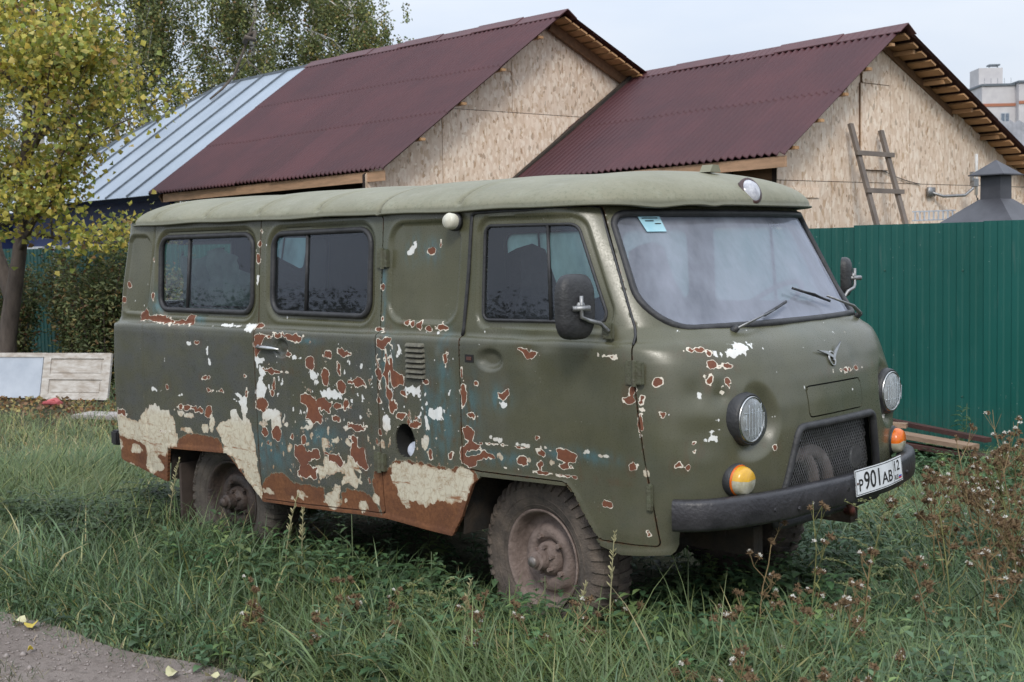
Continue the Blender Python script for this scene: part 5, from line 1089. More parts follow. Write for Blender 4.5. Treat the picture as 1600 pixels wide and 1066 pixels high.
for k in range(nb_):
    q_ = (k+.45)/nb_*.62; p_ = P1_+far1*q_-v3(0, 0, .075); upv = far1.normalized().cross(U2); upv = upv if upv.z > 0 else -upv
    board(h1, p_-U2*.44, p_-U2*.03, .13, .024, PINE, 'batten', upv)
board(h1, P1_-U2*.34-v3(0, 0, .15), P1_+far1*.62-U2*.34-v3(0, 0, .15), .05, .15, PINE2, 'rake_beam')
for k in range(4):
    q_ = (k+.7)/4.6; p_ = P1_+(E1-P1_)*q_-v3(0, 0, .06); board(h1, p_-U2*.30, p_+U2*.012, .07, .035, PINE, 'purlin_end')
board(h1, E2L+U2*.16+v3(0, 0, .02), R2L+U2*.10+v3(0, 0, .05), .07, .04, BLACKM, 'roof_flashing')
# ---- blue house with a hipped sheet metal roof
h3 = empty('blue_house'); tag(h3, 'blue boarded house with pale grey sheet metal roof seen past the yellow tree', 'house')
A3 = E1L-v3(0, 0, .03); D3 = R1L-v3(0, 0, .03); Ls = 5.0; RE_ = D3-U2*3.3; EE = A3-U2*7.6; ns_ = 7
dn = (A3-E1L).normalized() if 0 else None
nrm3 = (A3-EE).cross(D3-EE).normalized(); nrm3 = nrm3 if nrm3.z > 0 else -nrm3
for k in range(12):     # each sheet runs from eave to ridge or hip
    s0, s1 = k*.85, (k+1)*.85
    def top(s_):
        if s_ <= 3.3: return D3-U2*s_
        f_ = (s_-3.3)/(7.6-3.3); return (D3-U2*3.3).lerp(EE, f_)
    a_, b_ = A3-U2*s0, A3-U2*min(s1, 7.6); c_, d_ = top(min(s1, 7.6)), top(s0)
    if s0 >= 7.6: break
    V_ = [a_, b_, c_, d_]; V_ = V_+[p_-nrm3*.01 for p_ in V_]
    mesh_obj('metal_roof_sheet', V_, [(0, 1, 2, 3), (7, 6, 5, 4), (0, 3, 7, 4), (0, 4, 5, 1)], ZINC, h3)
    if (d_-a_).length > .3: board(h3, a_+nrm3*.015, d_+nrm3*.015, .018, .035, ZINCD, 'standing_seam', nrm3)
mesh_obj('hip_slope', [EE, RE_, D3-U2*3.3+v3(.4, 3.2, -2.0)-U2*4.3], [(0, 1, 2)], ZINC, h3)
mesh_obj('rear_slope', [D3, RE_, D3-U2*3.3+v3(.4, 3.2, -2.0)-U2*4.3, D3+v3(.4, 3.2, -2.0)], [(0, 1, 2, 3)], ZINC, h3)
board(h3, D3-U2*3.3, D3, .07, .05, ZINCD, 'ridge_strip'); board(h3, EE, D3-U2*3.3, .07, .05, ZINCD, 'hip_strip')
wc = A3-U2*3.9+V2*.5
MB().box((wc.x, wc.y+.05, 1.35), (7.2, .1, 2.7), Matrix.Rotation(R(-7), 4, 'Z')).build('wall', BLUEW, h3)
MB().box((wc.x-3.5, wc.y+3.2, 1.35), (.1, 6.0, 2.7), Matrix.Rotation(R(-7), 4, 'Z')).build('wall', BLUEW, h3)
MB().box((wc.x+3.5, wc.y+2.2, 1.35), (.1, 4.4, 2.6), Matrix.Rotation(R(-7), 4, 'Z')).build('wall', BLUEW, h3)
WF_M = simple('white_window_frame', (.55, .57, .6), (.4, .42, .45), .5)
for dx in (-2.4, -.9, .7, 2.2):
    p_ = wc+U2*dx-V2*.0; Mw = Matrix.Translation((p_.x, p_.y-.02, 1.45)) @ Matrix.Rotation(R(-7), 4, 'Z')
    fr_ = MB().box((0, 0, .5), (.9, .06, .06), Mw).box((0, 0, -.5), (.9, .06, .06), Mw).box((-.45, 0, 0), (.06, .06, 1.06), Mw).box((.45, 0, 0), (.06, .06, 1.06), Mw).box((0, 0, 0), (.04, .05, 1), Mw).box((0, 0, .2), (.86, .05, .04), Mw).build('window_frame', WF_M, h3)
    MB().box((0, .01, 0), (.86, .02, .96), Mw).build('window_pane', GLASS_SIDE, fr_)
# old mast lashed to the metal roof
mr_ = empty('roof_mast', tuple(D3-U2*2.9-V2*.05)); tag(mr_, 'crooked wooden mast with a knot of wire on the grey metal roof', 'mast')
MASTW = simple('weathered_mast_wood', (.12, .10, .08), (.07, .055, .045), .9, bump=.4)
MB()  .tube([(0, -.5, -.36), (.05, -.25, -.16), (.12, 0, .12), (.42, .1, .75), (.62, .15, 1.15)], [.02, .025, .03, .022, .015], 7).build('pole', MASTW, mr_, True)
MB().tube([(.40, .05, .72), (.52, .0, .80), (.62, .12, .74), (.55, .2, .9), (.45, .1, .84)], .05, 6).build('wire_knot', MASTW, mr_, True)
MB().tube([(.1, 0, .1), (.55, 0, .35), (.9, .1, .05)], .012, 5).build('stay_wire', MASTW, mr_, True)
# ---- grey slate roof far right
h4 = empty('slate_shed'); tag(h4, 'shed with grey wavy slate roof at the far right edge behind the maroon roofed house', 'shed')
SLATE = simple('grey_wavy_slate', (.26, .26, .27), (.17, .17, .18), .85, scale=3, bump=.4)
quad_roof(h4, (-5.49, 17.61, 2.07), (-2.69, 20.17, 2.0), (-3.46, 23.05, 3.94), (-6.56, 20.21, 4.02), 4, (0, .36, .7, 1), SLATE, .03, .17)
MB().box((-4.2, 19.1, 1), (3.7, .1, 2), Matrix.Identity(4)).build('wall', DWOOD, h4).rotation_euler = (0, 0, 0)
def rebase(root, loc):
    root.location = loc
    for c_ in root.children: c_.location = Vector(c_.location)-Vector(loc)
rebase(h1, (-11, 8, 0)); rebase(h2, (-6, 10, 0)); rebase(h3, (-18, 9.5, 0)); rebase(h4, (-4.3, 19.5, 0))
# ---- apartment block in the distance
ap = empty('apartment_block', (-82, 219, 0), R(40)); tag(ap, 'distant pale brick apartment block with orange band and rooftop hut', 'apartment building')
APW = simple('pale_grey_brick', (.58, .56, .56), (.50, .48, .49), .8, scale=.8); APS = simple('orange_band', (.42, .17, .10), (.34, .14, .08), .8); APG = simple('dim_window_glass', (.10, .13, .17), (.2, .24, .3), .15)
# local x to the right along the facade, local -y towards the viewer
MB().box((-5.6, 6, 13.6), (5.6, 12, 27.2)).build('stair_wing', APW, ap); MB().box((12, 4.4, 13.7), (29.7, 12, 27.4)).build('main_block', APW, ap)
MB().box((-5.6, 5.9, 27.35), (6.0, 12.3, .35)).box((12, 4.3, 27.6), (30, 12.4, .35)).build('parapet', ZINCD, ap)
MB().box((-5.6, -.06, 24.0), (5.6, .12, .5)).box((12, -1.66, 24.2), (29.7, .12, .5)).build('brick_band', APS, ap)
MB().box((-6.2, 5, 29.0), (4.0, 5, 3.0)).build('rooftop_hut', APW, ap); MB().box((-5.0, 5, 31.2), (1.8, 1.8, .25)).box((-5.7, 5, 30.8), (.12, .12, 1)).box((-4.3, 5, 30.8), (.12, .12, 1)).build('vent_cap', ZINCD, ap)
for k in range(5): MB().box((-8+k*1.1, .1, 28.0), (.05, .05, 1.0)).build('roof_rail', ZINCD, ap)
def apw(x_, y_, z_):
    f_ = MB().box((x_, y_, z_), (1.5, .12, 1.6)).build('window', WF_M, ap)
    for dx in (-.35, .35): MB().box((x_+dx, y_-.08, z_), (.56, .05, 1.3)).build('pane', APG, f_)
for fl in range(4):
    z_ = 21.9-fl*2.8
    apw(-4.6, -.05, z_)
    for x_ in (.6, 4.2, 7.5): apw(x_, -1.65, z_+.2)
# ---- ladder leaning on the gable
LADM = simple('grey_weathered_ladder_wood', (.20, .165, .14), (.13, .11, .095), .85, scale=4, bump=.4)
ld = empty('wooden_ladder', (-2.75, 9.9, 0)); tag(ld, 'grey wooden ladder leaning on the strand board gable above the teal fence', 'ladder')
def lp(s_, h_):   # s_ across, h_ height; top rests on the wall
    T_ = v3(-4.06, 9.62, 3.18).lerp(v3(-3.98, 10.22, 3.18), s_); return T_+(U2*.34/1.12)*(3.18-h_)-v3(0, 0, 3.18-h_)-ld.location
for s_ in (0, 1):
    a_, b_ = lp(s_, 0), lp(s_, 3.20 if s_ == 0 else 3.14); M = frame_at((a_+b_)/2, b_-a_, tuple(U2)); MB().box((0, 0, 0), ((b_-a_).length, .075, .04), M).build('rail', LADM, ld)
for h_ in (.35, .85, 1.33, 1.90, 2.38, 2.84):
    a_, b_ = lp(-.14, h_), lp(1.14, h_-.01); M = frame_at((a_+b_)/2+U2*.035, b_-a_); MB().box((0, 0, 0), ((b_-a_).length, .035, .055), M).build('rung', LADM, ld)
# ---- antenna on its bracket
an = empty('wall_antenna', (-3.92, 11.5, 2.4)); tag(an, 'small white rod antenna on a bent grey bracket fixed to the gable', 'antenna')
MB().box((.02, 0, 0), (.04, .18, .12)).tube([(0, .0, .0), (.12, .15, -.06), (.30, .42, -.05), (.35, .55, .04), (.35, .58, .16)], .020, 8).build('bracket', STEEL, an, True)
MB().tube([(.35, .66, -.05), (.35, .66, .50)], .022, 8).build('rod', simple('white_antenna_rod', (.62, .62, .6), None, .5), an, True)
MB().box((.35, .60, .12), (.06, .14, .10)).box((.35, .52, .20), (.04, .05, .12)).build('clamp', STEEL, an)
MB().tube([(.35, .66, -.05), (.36, .72, -.16), (.30, .85, -.18), (.1, 1.3, -.05), (.05, 1.5, .0)], .007, 5).build('cable', BLACKPL, an, True)
cb = MB(); cpts = [W2o+U2*.03+V2*(1.9+i*.13)+v3(0, 0, 2.86-.055*i+.004*i*i*.5) for i in range(12)]; tag(cb.tube(cpts, .006, 4).build('wall_cable', BLACKPL), 'thin dark cable drooping across the gable between hatch and antenna', 'cable')
# ---- steel hood with chimney cap (barbecue) behind the fence
HOODM = simple('dark_galvanised_hood', (.045, .045, .052), (.07, .07, .08), .5, .1, scale=5, bump=.15, bscale=12)
hd_ = empty('grill_hood', (-1.02, 6.6, 0), R(-7)); tag(hd_, 'dark sheet metal hood with pyramid chimney cap behind the teal fence', 'chimney hood')
def frust(x0, x1, z0, z1, mb): 
    mb.add([(sx*a_, sy*a_, z_) for a_, z_ in ((x0, z0), (x1, z1)) for sx, sy in ((-1, -1), (1, -1), (1, 1), (-1, 1))], [(0, 1, 5, 4), (1, 2, 6, 5), (2, 3, 7, 6), (3, 0, 4, 7), (0, 3, 2, 1), (4, 5, 6, 7)]); return mb
frust(.50, .105, 1.80, 2.125, MB()).build('hood', HOODM, hd_); frust(.098, .096, 2.10, 2.345, MB()).build('neck', HOODM, hd_); frust(.165, .004, 2.345, 2.475, MB()).build('pyramid_cap', HOODM, hd_)
mb = MB(); frust(.175, .175, 2.335, 2.345, mb); mb.build('cap_rim', HOODM, hd_); frust(.45, .45, 0, 1.80, MB()).build('brick_base', simple('sooty_brick', (.16, .08, .06), (.08, .05, .04), .9), hd_)
mb = MB()
for k in range(9): mb.box((-.95+k*.05, .2, 2.0), (.012, .012, .09))
mb.box((-.75, .2, 2.045), (.46, .012, .012)).box((-.75, .2, 1.96), (.46, .012, .012)); mb.build('grate', WF_M, hd_)['kind'] = 'stuff'
# ---- old door and board lying by the shrubs
OLDW = simple('peeling_white_door_paint', (.56, .53, .49), (.36, .31, .26), .8, scale=7, bump=.5, bscale=30, stretch=(1, 1, 3))
OLDB = simple('pale_blue_white_board', (.46, .50, .56), (.36, .40, .46), .6, scale=3, bump=.15)
Ab, Bb = v3(-11.41, 2.83, .02), v3(-10.60, 3.26, .02); dd = (Bb-Ab).normalized(); bk = v3(-dd.y, dd.x, 0)
dr = empty('old_door', tuple(Ab)); tag(dr, 'old peeling white panelled door lying propped on its side in front of the shrubs', 'door')
upd = (bk*.16+v3(0, 0, .62)).normalized(); nd = dd.cross(upd)
def dbox(u0, u1, v0, v1, w0, w1, name, mat, par):
    M = Matrix(((dd.x, upd.x, nd.x, 0), (dd.y, upd.y, nd.y, 0), (dd.z, upd.z, nd.z, 0), (0, 0, 0, 1)))
    return MB().box(M @ v3((u0+u1)/2, (v0+v1)/2, (w0+w1)/2), (u1-u0, v1-v0, w1-w0), M).build(name, mat, par)
Lw, Hw = .93, .58
for a_, b_, c_, e_ in ((0, .10, 0, Hw), (Lw-.10, Lw, 0, Hw), (.10, Lw-.10, 0, .07), (.10, Lw-.10, Hw-.07, Hw), (.10, Lw-.10, .25, .31)): dbox(a_, b_, c_, e_, -.02, .02, 'rail', OLDW, dr)
for c_, e_ in ((.07, .25), (.31, Hw-.07)):
    dbox(.10, Lw-.10, c_, e_, -.012, .002, 'door_panel', OLDW, dr); dbox(.13, Lw-.13, c_+.025, e_-.025, .002, .010, 'raised_field', OLDW, dr)
bd = empty('white_board', tuple(Ab)); tag(bd, 'smooth pale blue white board propped beside the old panelled door', 'board')
dbox(-1.9, -.03, .02, .53, -.03, -.01, 'board_face', OLDB, bd); dbox(-2.0, .0, .53, .585, -.04, .0, 'top_rail', OLDW, bd)
LOGM = simple('rough_bark_log', (.14, .095, .07), (.30, .24, .19), .9, scale=14, bump=.8)
for i, (x_, y_, z_, l_, a_, r_) in enumerate([(-9.7, 4.0, .10, 1.3, 20, .09), (-9.8, 4.25, .27, 1.2, 12, .08), (-9.4, 3.75, .07, 1.0, 34, .06)]):
    d_ = v3(math.cos(R(a_)), math.sin(R(a_)), .04 if i < 3 else .1)*l_/2
    lo = MB().tube([-d_, v3(0, 0, .01), d_], [r_, r_*.93, r_*.85], 10).build('log', LOGM, None, True); lo.location = (x_, y_, z_)
    tag(lo, ['thick log at the bottom of the heap beside the old door', 'log lying on top of the heap beside the old door', 'thin log at the front of the heap near the van', 'grey log lying above the white board under the shrubs'][i], 'log', 'logs heaped by the shrubs')
sl = MB().box((0, 0, 0), (.95, .34, .05), Matrix.Rotation(R(22), 4, 'Z'), bev=.01).build('stone_slab', simple('pale_slab', (.42, .38, .36), (.3, .27, .25), .85, bump=.3)); sl.location = (-8.85, 2.35, .05); tag(sl, 'pale flat slab lying in the grass behind the rear of the van', 'slab')
rg = MB().box((0, 0, 0), (.24, .10, .04), Matrix.Rotation(R(30), 4, 'Z'), bev=.015).tube([(-.1, 0, 0), (.0, .05, .03), (.12, .02, 0)], .03, 6).build('pink_rag', simple('pink_rag_cloth', (.48, .12, .12), (.34, .08, .09), .9)); rg.location = (-10.6, 2.55, .06); tag(rg, 'small crumpled pink rag in the leaf litter before the door', 'rag')
sk = MB().tube([(0, 0, 0), (.2, .08, .12), (.35, .1, .3)], .05, 8).build('stump_pipe', simple('white_plastic_jug', (.55, .57, .62), None, .4), None, True); sk.location = (-9.7, 3.25, .0); tag(sk, 'white plastic canister on the ground between old door and van', 'canister'); sk.name = 'canister'
# ---- planks by the fence
PLK = simple('raw_split_plank', (.36, .25, .17), (.25, .16, .11), .8, scale=4, stretch=(1, 8, 8), bump=.5); PLR = simple('dark_red_plank', (.085, .032, .026), (.05, .022, .018), .8, scale=4, bump=.5)
for i, (x_, y_, z_, l_, a_, w_, m_, lb) in enumerate([(-.95, 4.95, .13, 1.25, -13, .14, PLK, 'pale split plank lying across the others by the fence foot'), (-.80, 5.13, .17, 1.1, -20, .07, PLR, 'dark red batten behind the pale plank by the fence foot'), (-1.25, 5.0, .20, .5, 18, .10, PLK, 'short splintered plank end next to the orange turn signal'), (-.70, 4.85, .06, 1.1, -8, .10, PLR, 'dark plank at the bottom of the heap by the fence foot')]):
    o = MB().box((0, 0, 0), (l_, w_, .035), Matrix.Rotation(R(a_), 4, 'Z') @ Matrix.Rotation(R(2), 4, 'Y')).build('plank', m_); o.location = (x_, y_-.25, z_+.08); tag(o, lb, 'plank', 'planks heaped at the fence')
st_ = MB().tube([(0, 0, 0), (-.14, .02, .28)], [.008, .006], 5).build('white_stick', WF_M); st_.location = (-1.18, 4.85, .25); tag(st_, 'thin white stick poking up beside the planks at the fence', 'stick')
# ================================================================ FOLIAGE
def leaf_mat(name, rough=.55, trans=.35):
    t = NT(name); c = t.attr('tint', 'Color'); n = t.noise(40, 3, .6); c = t.mix(t.mr(n, .35, .7, 0, .25), c, (.05, .06, .02), 'MULTIPLY') if 0 else c
    p = t.bsdf(c, rough, 0, None, .5); tr = t.node('ShaderNodeBsdfTranslucent'); t.put(tr.inputs[0], t.mix(.5, c, (.30, .34, .06), 'MIX') if 0 else c)
    m = t.node('ShaderNodeMixShader'); m.inputs[0].default_value = trans; t.l.new(p, m.inputs[1]); t.l.new(tr.outputs[0], m.inputs[2]); return t.end(m.outputs[0])
LEAF = leaf_mat('leaf'); GRASS_M = leaf_mat('grass_blade', .5, .28)
BARK = simple('dark_furrowed_bark', (.13, .105, .088), (.065, .052, .045), .95, scale=9, bump=.8, bscale=30, stretch=(1, 1, .3))
t = NT('birch_bark'); n1 = t.noise(3, 4, .6, t.map((1, 1, 6))); c = t.mix(t.mr(n1, .52, .58), (.62, .60, .56), (.07, .06, .055)); BIRCH_B = t.end(t.bsdf(c, .8))
def unit(v): return v/np.maximum(1e-9, np.linalg.norm(v, axis=-1, keepdims=True))
def leaves_mesh(name, C_, size, tints, parent, droop=.3, asp=.75, fold=.25, mat=LEAF, r_=rng, aim=None):
    """one folded leaf (two triangles either side of the midrib) per centre"""
    n = len(C_); d = r_.normal(size=(n, 3)); d[:, 2] = d[:, 2]*.6-droop
    if aim is not None: d = d*.6+aim
    d = unit(d); s_ = unit(np.cross(d, r_.normal(size=(n, 3)))); nn = np.cross(d, s_)
    L = (size*r_.uniform(.7, 1.3, n))[:, None]; W_ = L*asp*.5
    base = C_-d*L*.5; tip = C_+d*L*.5; a_ = C_-d*L*.08+s_*W_+nn*L*fold; b_ = C_-d*L*.08-s_*W_+nn*L*fold
    V = np.stack([base, a_, tip, b_], 1).reshape(-1, 3); i = np.arange(n)*4
    F_ = np.concatenate([np.stack([i, i+1, i+2], 1), np.stack([i, i+2, i+3], 1)])
    return mesh_obj(name, V, F_, mat, parent, False, {'tint': np.repeat(tints, 4, 0)})
def pick(pal, n, wts=None, r_=rng, var=.16):
    pal = np.array(pal); k = r_.choice(len(pal), n, p=wts); return np.clip(pal[k]*r_.normal(1, var, (n, 1))*r_.normal(1, .05, (n, 3)), .004, .9)
def grow(mb, p, d, L, r, lvl, maxl, tips, R_, up=.12, spread=.75, kids=(3, 5)):
    n = 5; pts = [Vector(p)]; dd = Vector(d).normalized()
    for i in range(n):
        dd = (dd+Vector((R_.uniform(-1, 1), R_.uniform(-1, 1), R_.uniform(-.6, 1)*1))*.16+Vector((0, 0, up*.3))).normalized(); pts.append(pts[-1]+dd*L/n)
    rr = [r*(1-.55*i/n) for i in range(n+1)]; mb.tube(pts, rr, 8 if lvl == 0 else (6 if lvl == 1 else 4), cap=False)
    if lvl >= 1: tips += [(q, lvl) for q in pts[2:]]
    if lvl >= maxl: return
    for k in range(R_.randint(*kids)):
        i = R_.randint(2 if lvl else 2, n); q = pts[i]; ax_ = Vector((R_.uniform(-1, 1), R_.uniform(-1, 1), R_.uniform(-.2, .7))).normalized()
        nd_ = (dd*(1-spread*.6)+ax_*spread+Vector((0, 0, up))).normalized(); grow(mb, q, nd_, L*R_.uniform(.55, .78), rr[i]*.62, lvl+1, maxl, tips, R_, up, spread, kids)
# ---- yellow tree at the left
yt = empty('yellow_tree', (-13.9, 3.7, 0)); tag(yt, 'yellow leaved broadleaf tree with dark forked trunk at the left edge of the yard', 'tree')
R_ = random.Random(11); mb = MB(); tips = []
tr_pts = [(-.15, 0, 0), (-.05, 0, .6), (.08, .05, 1.2), (.30, .05, 1.75), (.42, .1, 2.4), (.52, .1, 3.1), (.60, .15, 4.0), (.7, .2, 5.0)]
mb.tube(tr_pts, [.16, .13, .12, .10, .085, .07, .05, .03], 12, cap=False)
mb.tube([(.05, .05, 1.2), (-.25, .0, 1.9), (-.45, .05, 2.7), (-.55, 0, 3.6), (-.6, .1, 4.6)], [.11, .09, .07, .055, .03], 10, cap=False)
for (x_, y_, z_), d_, L_, r0_ in [((.30, .05, 1.85), (1, -.1, .5), 1.5, .055), ((.42, .1, 2.4), (1, .3, .45), 1.6, .055), ((.46, .1, 2.7), (.3, -1, .4), 1.4, .05), ((.52, .1, 3.1), (1, -.2, .35), 1.5, .05), ((.55, .1, 3.4), (.4, 1, .4), 1.3, .045), ((.6, .15, 3.9), (1, .1, .5), 1.3, .04), ((.6, .15, 4.0), (-.2, -.8, .8), 1.2, .04), ((.65, .2, 4.5), (.6, .3, .9), 1.2, .035), ((.7, .2, 4.9), (.1, -.1, 1), 1.1, .03), ((-.3, 0, 2.1), (-.6, -.7, .5), 1.5, .05), ((-.45, 0, 2.7), (-.9, .3, .5), 1.5, .05), ((-.5, 0, 3.2), (.3, -.9, .5), 1.4, .045), ((-.55, 0, 3.6), (-.8, -.3, .6), 1.4, .04), ((-.6, .1, 4.3), (-.3, .3, 1), 1.3, .035), ((.42, .1, 2.3), (.8, -.6, -.05), 1.3, .04), ((.4, .1, 2.1), (.9, .5, -.1), 1.2, .035)]:
    grow(mb, (x_, y_, z_), d_, L_, r0_, 1, 3, tips, R_, .05, .8, (3, 4))
mb.build('trunk', BARK, yt, True)
T_ = np.array([tuple(q) for q, l_ in tips]); T_ = T_[(T_[:, 2] > 1.25)]
N_ = 18000; k = rng.integers(0, len(T_), N_); C_ = T_[k]+rng.normal(0, 1, (N_, 3))*np.array([.17, .17, .15])
# crown envelope
e_ = ((C_[:, 0]-.40)/2.65)**2+((C_[:, 1]-.1)/2.4)**2+((C_[:, 2]-3.9)/2.75)**2; C_ = C_[e_ < 1+rng.normal(0, .08, N_)]
N_ = len(C_); cl = .5+.5*np.sin(C_[:, 0]*3.1+C_[:, 2]*2.3+1)*np.sin(C_[:, 1]*2.7-C_[:, 2]*3.3)
pal = [(.54, .46, .09), (.46, .41, .08), (.62, .52, .15), (.32, .33, .08), (.18, .21, .07), (.34, .22, .09)]
ty = pick(pal, N_, [.26, .27, .15, .18, .09, .05]); g_ = pick([(.24, .28, .06), (.32, .33, .07)], N_); m_ = (rng.uniform(size=N_) < cl*.55)[:, None]; ty = np.where(m_, g_, ty)
leaves_mesh('foliage', C_, .082, ty, yt, .5, .9)['kind'] = 'stuff'
# ---- birches behind the houses
def birch(x, y, h, rc, seed, label, n=26000, lean=.0, trunkr=.16):
    b_ = empty('birch_tree', (x, y, 0)); tag(b_, label, 'tree', 'birches behind the houses')
    R_ = random.Random(seed); r_ = np.random.default_rng(seed); mb = MB(); pts = [(lean*h*(i/9)**1.3+.12*math.sin(i*1.3+seed), .1*math.cos(i*1.7), h*i/9) for i in range(10)]
    mb.tube(pts, [trunkr*(1-.09*i) for i in range(10)], 9, cap=False)
    starts = []
    for i in range(60):
        f_ = R_.uniform(.22, .97); z_ = h*f_; k = f_*9; j = int(k); p = Vector(pts[j]).lerp(Vector(pts[min(9, j+1)]), k-j); a_ = R_.uniform(0, 6.28); L_ = rc*(1.15-.75*f_)*R_.uniform(.7, 1.1)
        q = p+Vector((math.cos(a_)*L_, math.sin(a_)*L_, L_*R_.uniform(.35, .8))); mid = p.lerp(q, .5)+Vector((0, 0, .12*L_)); mb.tube([p, mid, q], [.03, .02, .008], 4, cap=False)
        for s_ in range(14): g_ = R_.uniform(.25, 1.05); starts.append((p.lerp(q, g_)+Vector((R_.gauss(0, .22), R_.gauss(0, .22), R_.gauss(0, .15))), R_.uniform(.5, 1.7)))
    mb.build('trunk', BIRCH_B, b_, True)
    S_ = np.array([tuple(s_) for s_, l_ in starts]); Ls_ = np.array([l_ for s_, l_ in starts]); k = r_.integers(0, len(S_), n); u = r_.uniform(0, 1, n)**.8
    C_ = S_[k]+np.column_stack([r_.normal(0, .07, n), r_.normal(0, .07, n), -u*Ls_[k]]); sw = np.sin(k*1.7); C_[:, 0] += u*.12*sw
    tone = r_.uniform(.75, 1.25, len(S_))[k][:, None]
    t_ = pick([(.15, .175, .06), (.19, .21, .075), (.11, .14, .055), (.34, .31, .09), (.26, .16, .06)], n, [.36, .27, .22, .11, .04], r_)*tone
    leaves_mesh('foliage', C_, .085, t_, b_, .9, .7, r_=r_)['kind'] = 'stuff'
birch(-25.2, 16.6, 10.5, 2.9, 3, 'white trunked birch in the middle behind the grey metal roof', 42000)
birch(-24.2, 19.2, 9.4, 2.6, 5, 'birch nearest the maroon ridge with sparse right edge', 36000, -.02)
birch(-28.5, 15.2, 11, 3.0, 8, 'birch half hidden behind the yellow tree', 36000)
birch(-31.5, 13.6, 11.5, 3.2, 9, 'birch farthest left behind the yellow tree', 26000)
birch(-27.0, 20.0, 11.5, 3.0, 12, 'tall birch standing behind the white trunked one', 34000)
# ---- shrubs by the old door
def shrub(x, y, h, w, seed, label, n, pal, wts, size=.070, asp=.45):
    s_ = empty('shrub', (x, y, 0)); tag(s_, label, 'shrub', 'shrubs in front of the far fence'); R_ = random.Random(seed); r_ = np.random.default_rng(seed); mb = MB(); st = []
    for k in range(26):
        a_ = R_.uniform(0, 6.28); o_ = R_.uniform(0, .25)*w; t_ = R_.uniform(.1, .62)*w; hh = h*R_.uniform(.65, 1.05); p0 = Vector((math.cos(a_)*o_, math.sin(a_)*o_, 0)); p2 = Vector((math.cos(a_)*t_, math.sin(a_)*t_, hh)); p1 = p0.lerp(p2, .5)+Vector((0, 0, .15*h))
        mb.tube([p0, p1, p2], [.012, .008, .003], 4, cap=False); st.append((p0, p1, p2))
    mb.build('stems', BARK, s_)['kind'] = 'stuff'
    k = r_.integers(0, len(st), n); u = r_.uniform(.08, 1.03, n); P0, P1, P2 = (np.array([tuple(q[i]) for q in st])[k] for i in range(3)); u_ = u[:, None]
    C_ = P0*(1-u_)**2+2*P1*u_*(1-u_)+P2*u_**2+r_.normal(0, 1, (n, 3))*np.array([.10, .10, .09])*w
    leaves_mesh('foliage', C_, size, pick(pal, n, wts, r_), s_, .1, asp, r_=r_)['kind'] = 'stuff'
G = [(.10, .13, .055), (.14, .17, .07), (.20, .22, .09), (.26, .21, .08), (.20, .11, .05)]
shrub(-12.4, 4.3, 1.75, 1.0, 21, 'dense dark green shrub behind the old white door', 9000, G, [.34, .30, .2, .1, .06])
shrub(-11.0, 4.75, 1.45, 1.0, 22, 'loose shrub between the door and the rear of the van', 8000, G, [.3, .3, .2, .12, .08])
shrub(-13.6, 4.7, 1.7, 1.0, 23, 'shrub with yellowing leaves under the yellow tree', 8000, G, [.2, .3, .25, .2, .05])
shrub(-10.0, 4.9, 1.25, .8, 24, 'low shrub tight against the dark green fence by the van', 5000, G, [.4, .3, .2, .05, .05])
shrub(-15.3, 4.4, 1.6, 1.0, 25, 'shrub at the far left edge behind the trunk', 6000, G, [.3, .3, .2, .15, .05])
shrub(-14.6, 6.6, 2.3, 1.1, 26, 'tall thin shrub with pale yellow leaves against the blue house', 3500, [(.38, .34, .10), (.30, .28, .08), (.2, .2, .06)], [.4, .3, .3], .06, .5)
# ---- wood edge behind the photographer (seen only as reflections in the glass)
wd = []; tn = []
for i in range(70):
    x0 = -46+i*1.05+rng.uniform(-.4, .4); y0 = -30+rng.uniform(-2, 2); hh = 1.3+1.6*lowf_(x0, y0) if 0 else 1.2+1.5*(.5+.5*math.sin(x0*.45)*math.sin(x0*.17+1))+rng.uniform(0, .6); n_ = 900
    p = rng.normal(0, 1, (n_, 3))*np.array([.75, .75, hh*.33])+np.array([x0, y0, hh*.5]); wd.append(p[p[:, 2] > .05])
C_ = np.vstack(wd); tag(leaves_mesh('bush_row', C_, .15, pick([(.02, .03, .015), (.035, .04, .02)], len(C_)), None, 0, .7), 'row of dark bushes far behind the viewpoint across the track', 'bushes', kind='stuff')
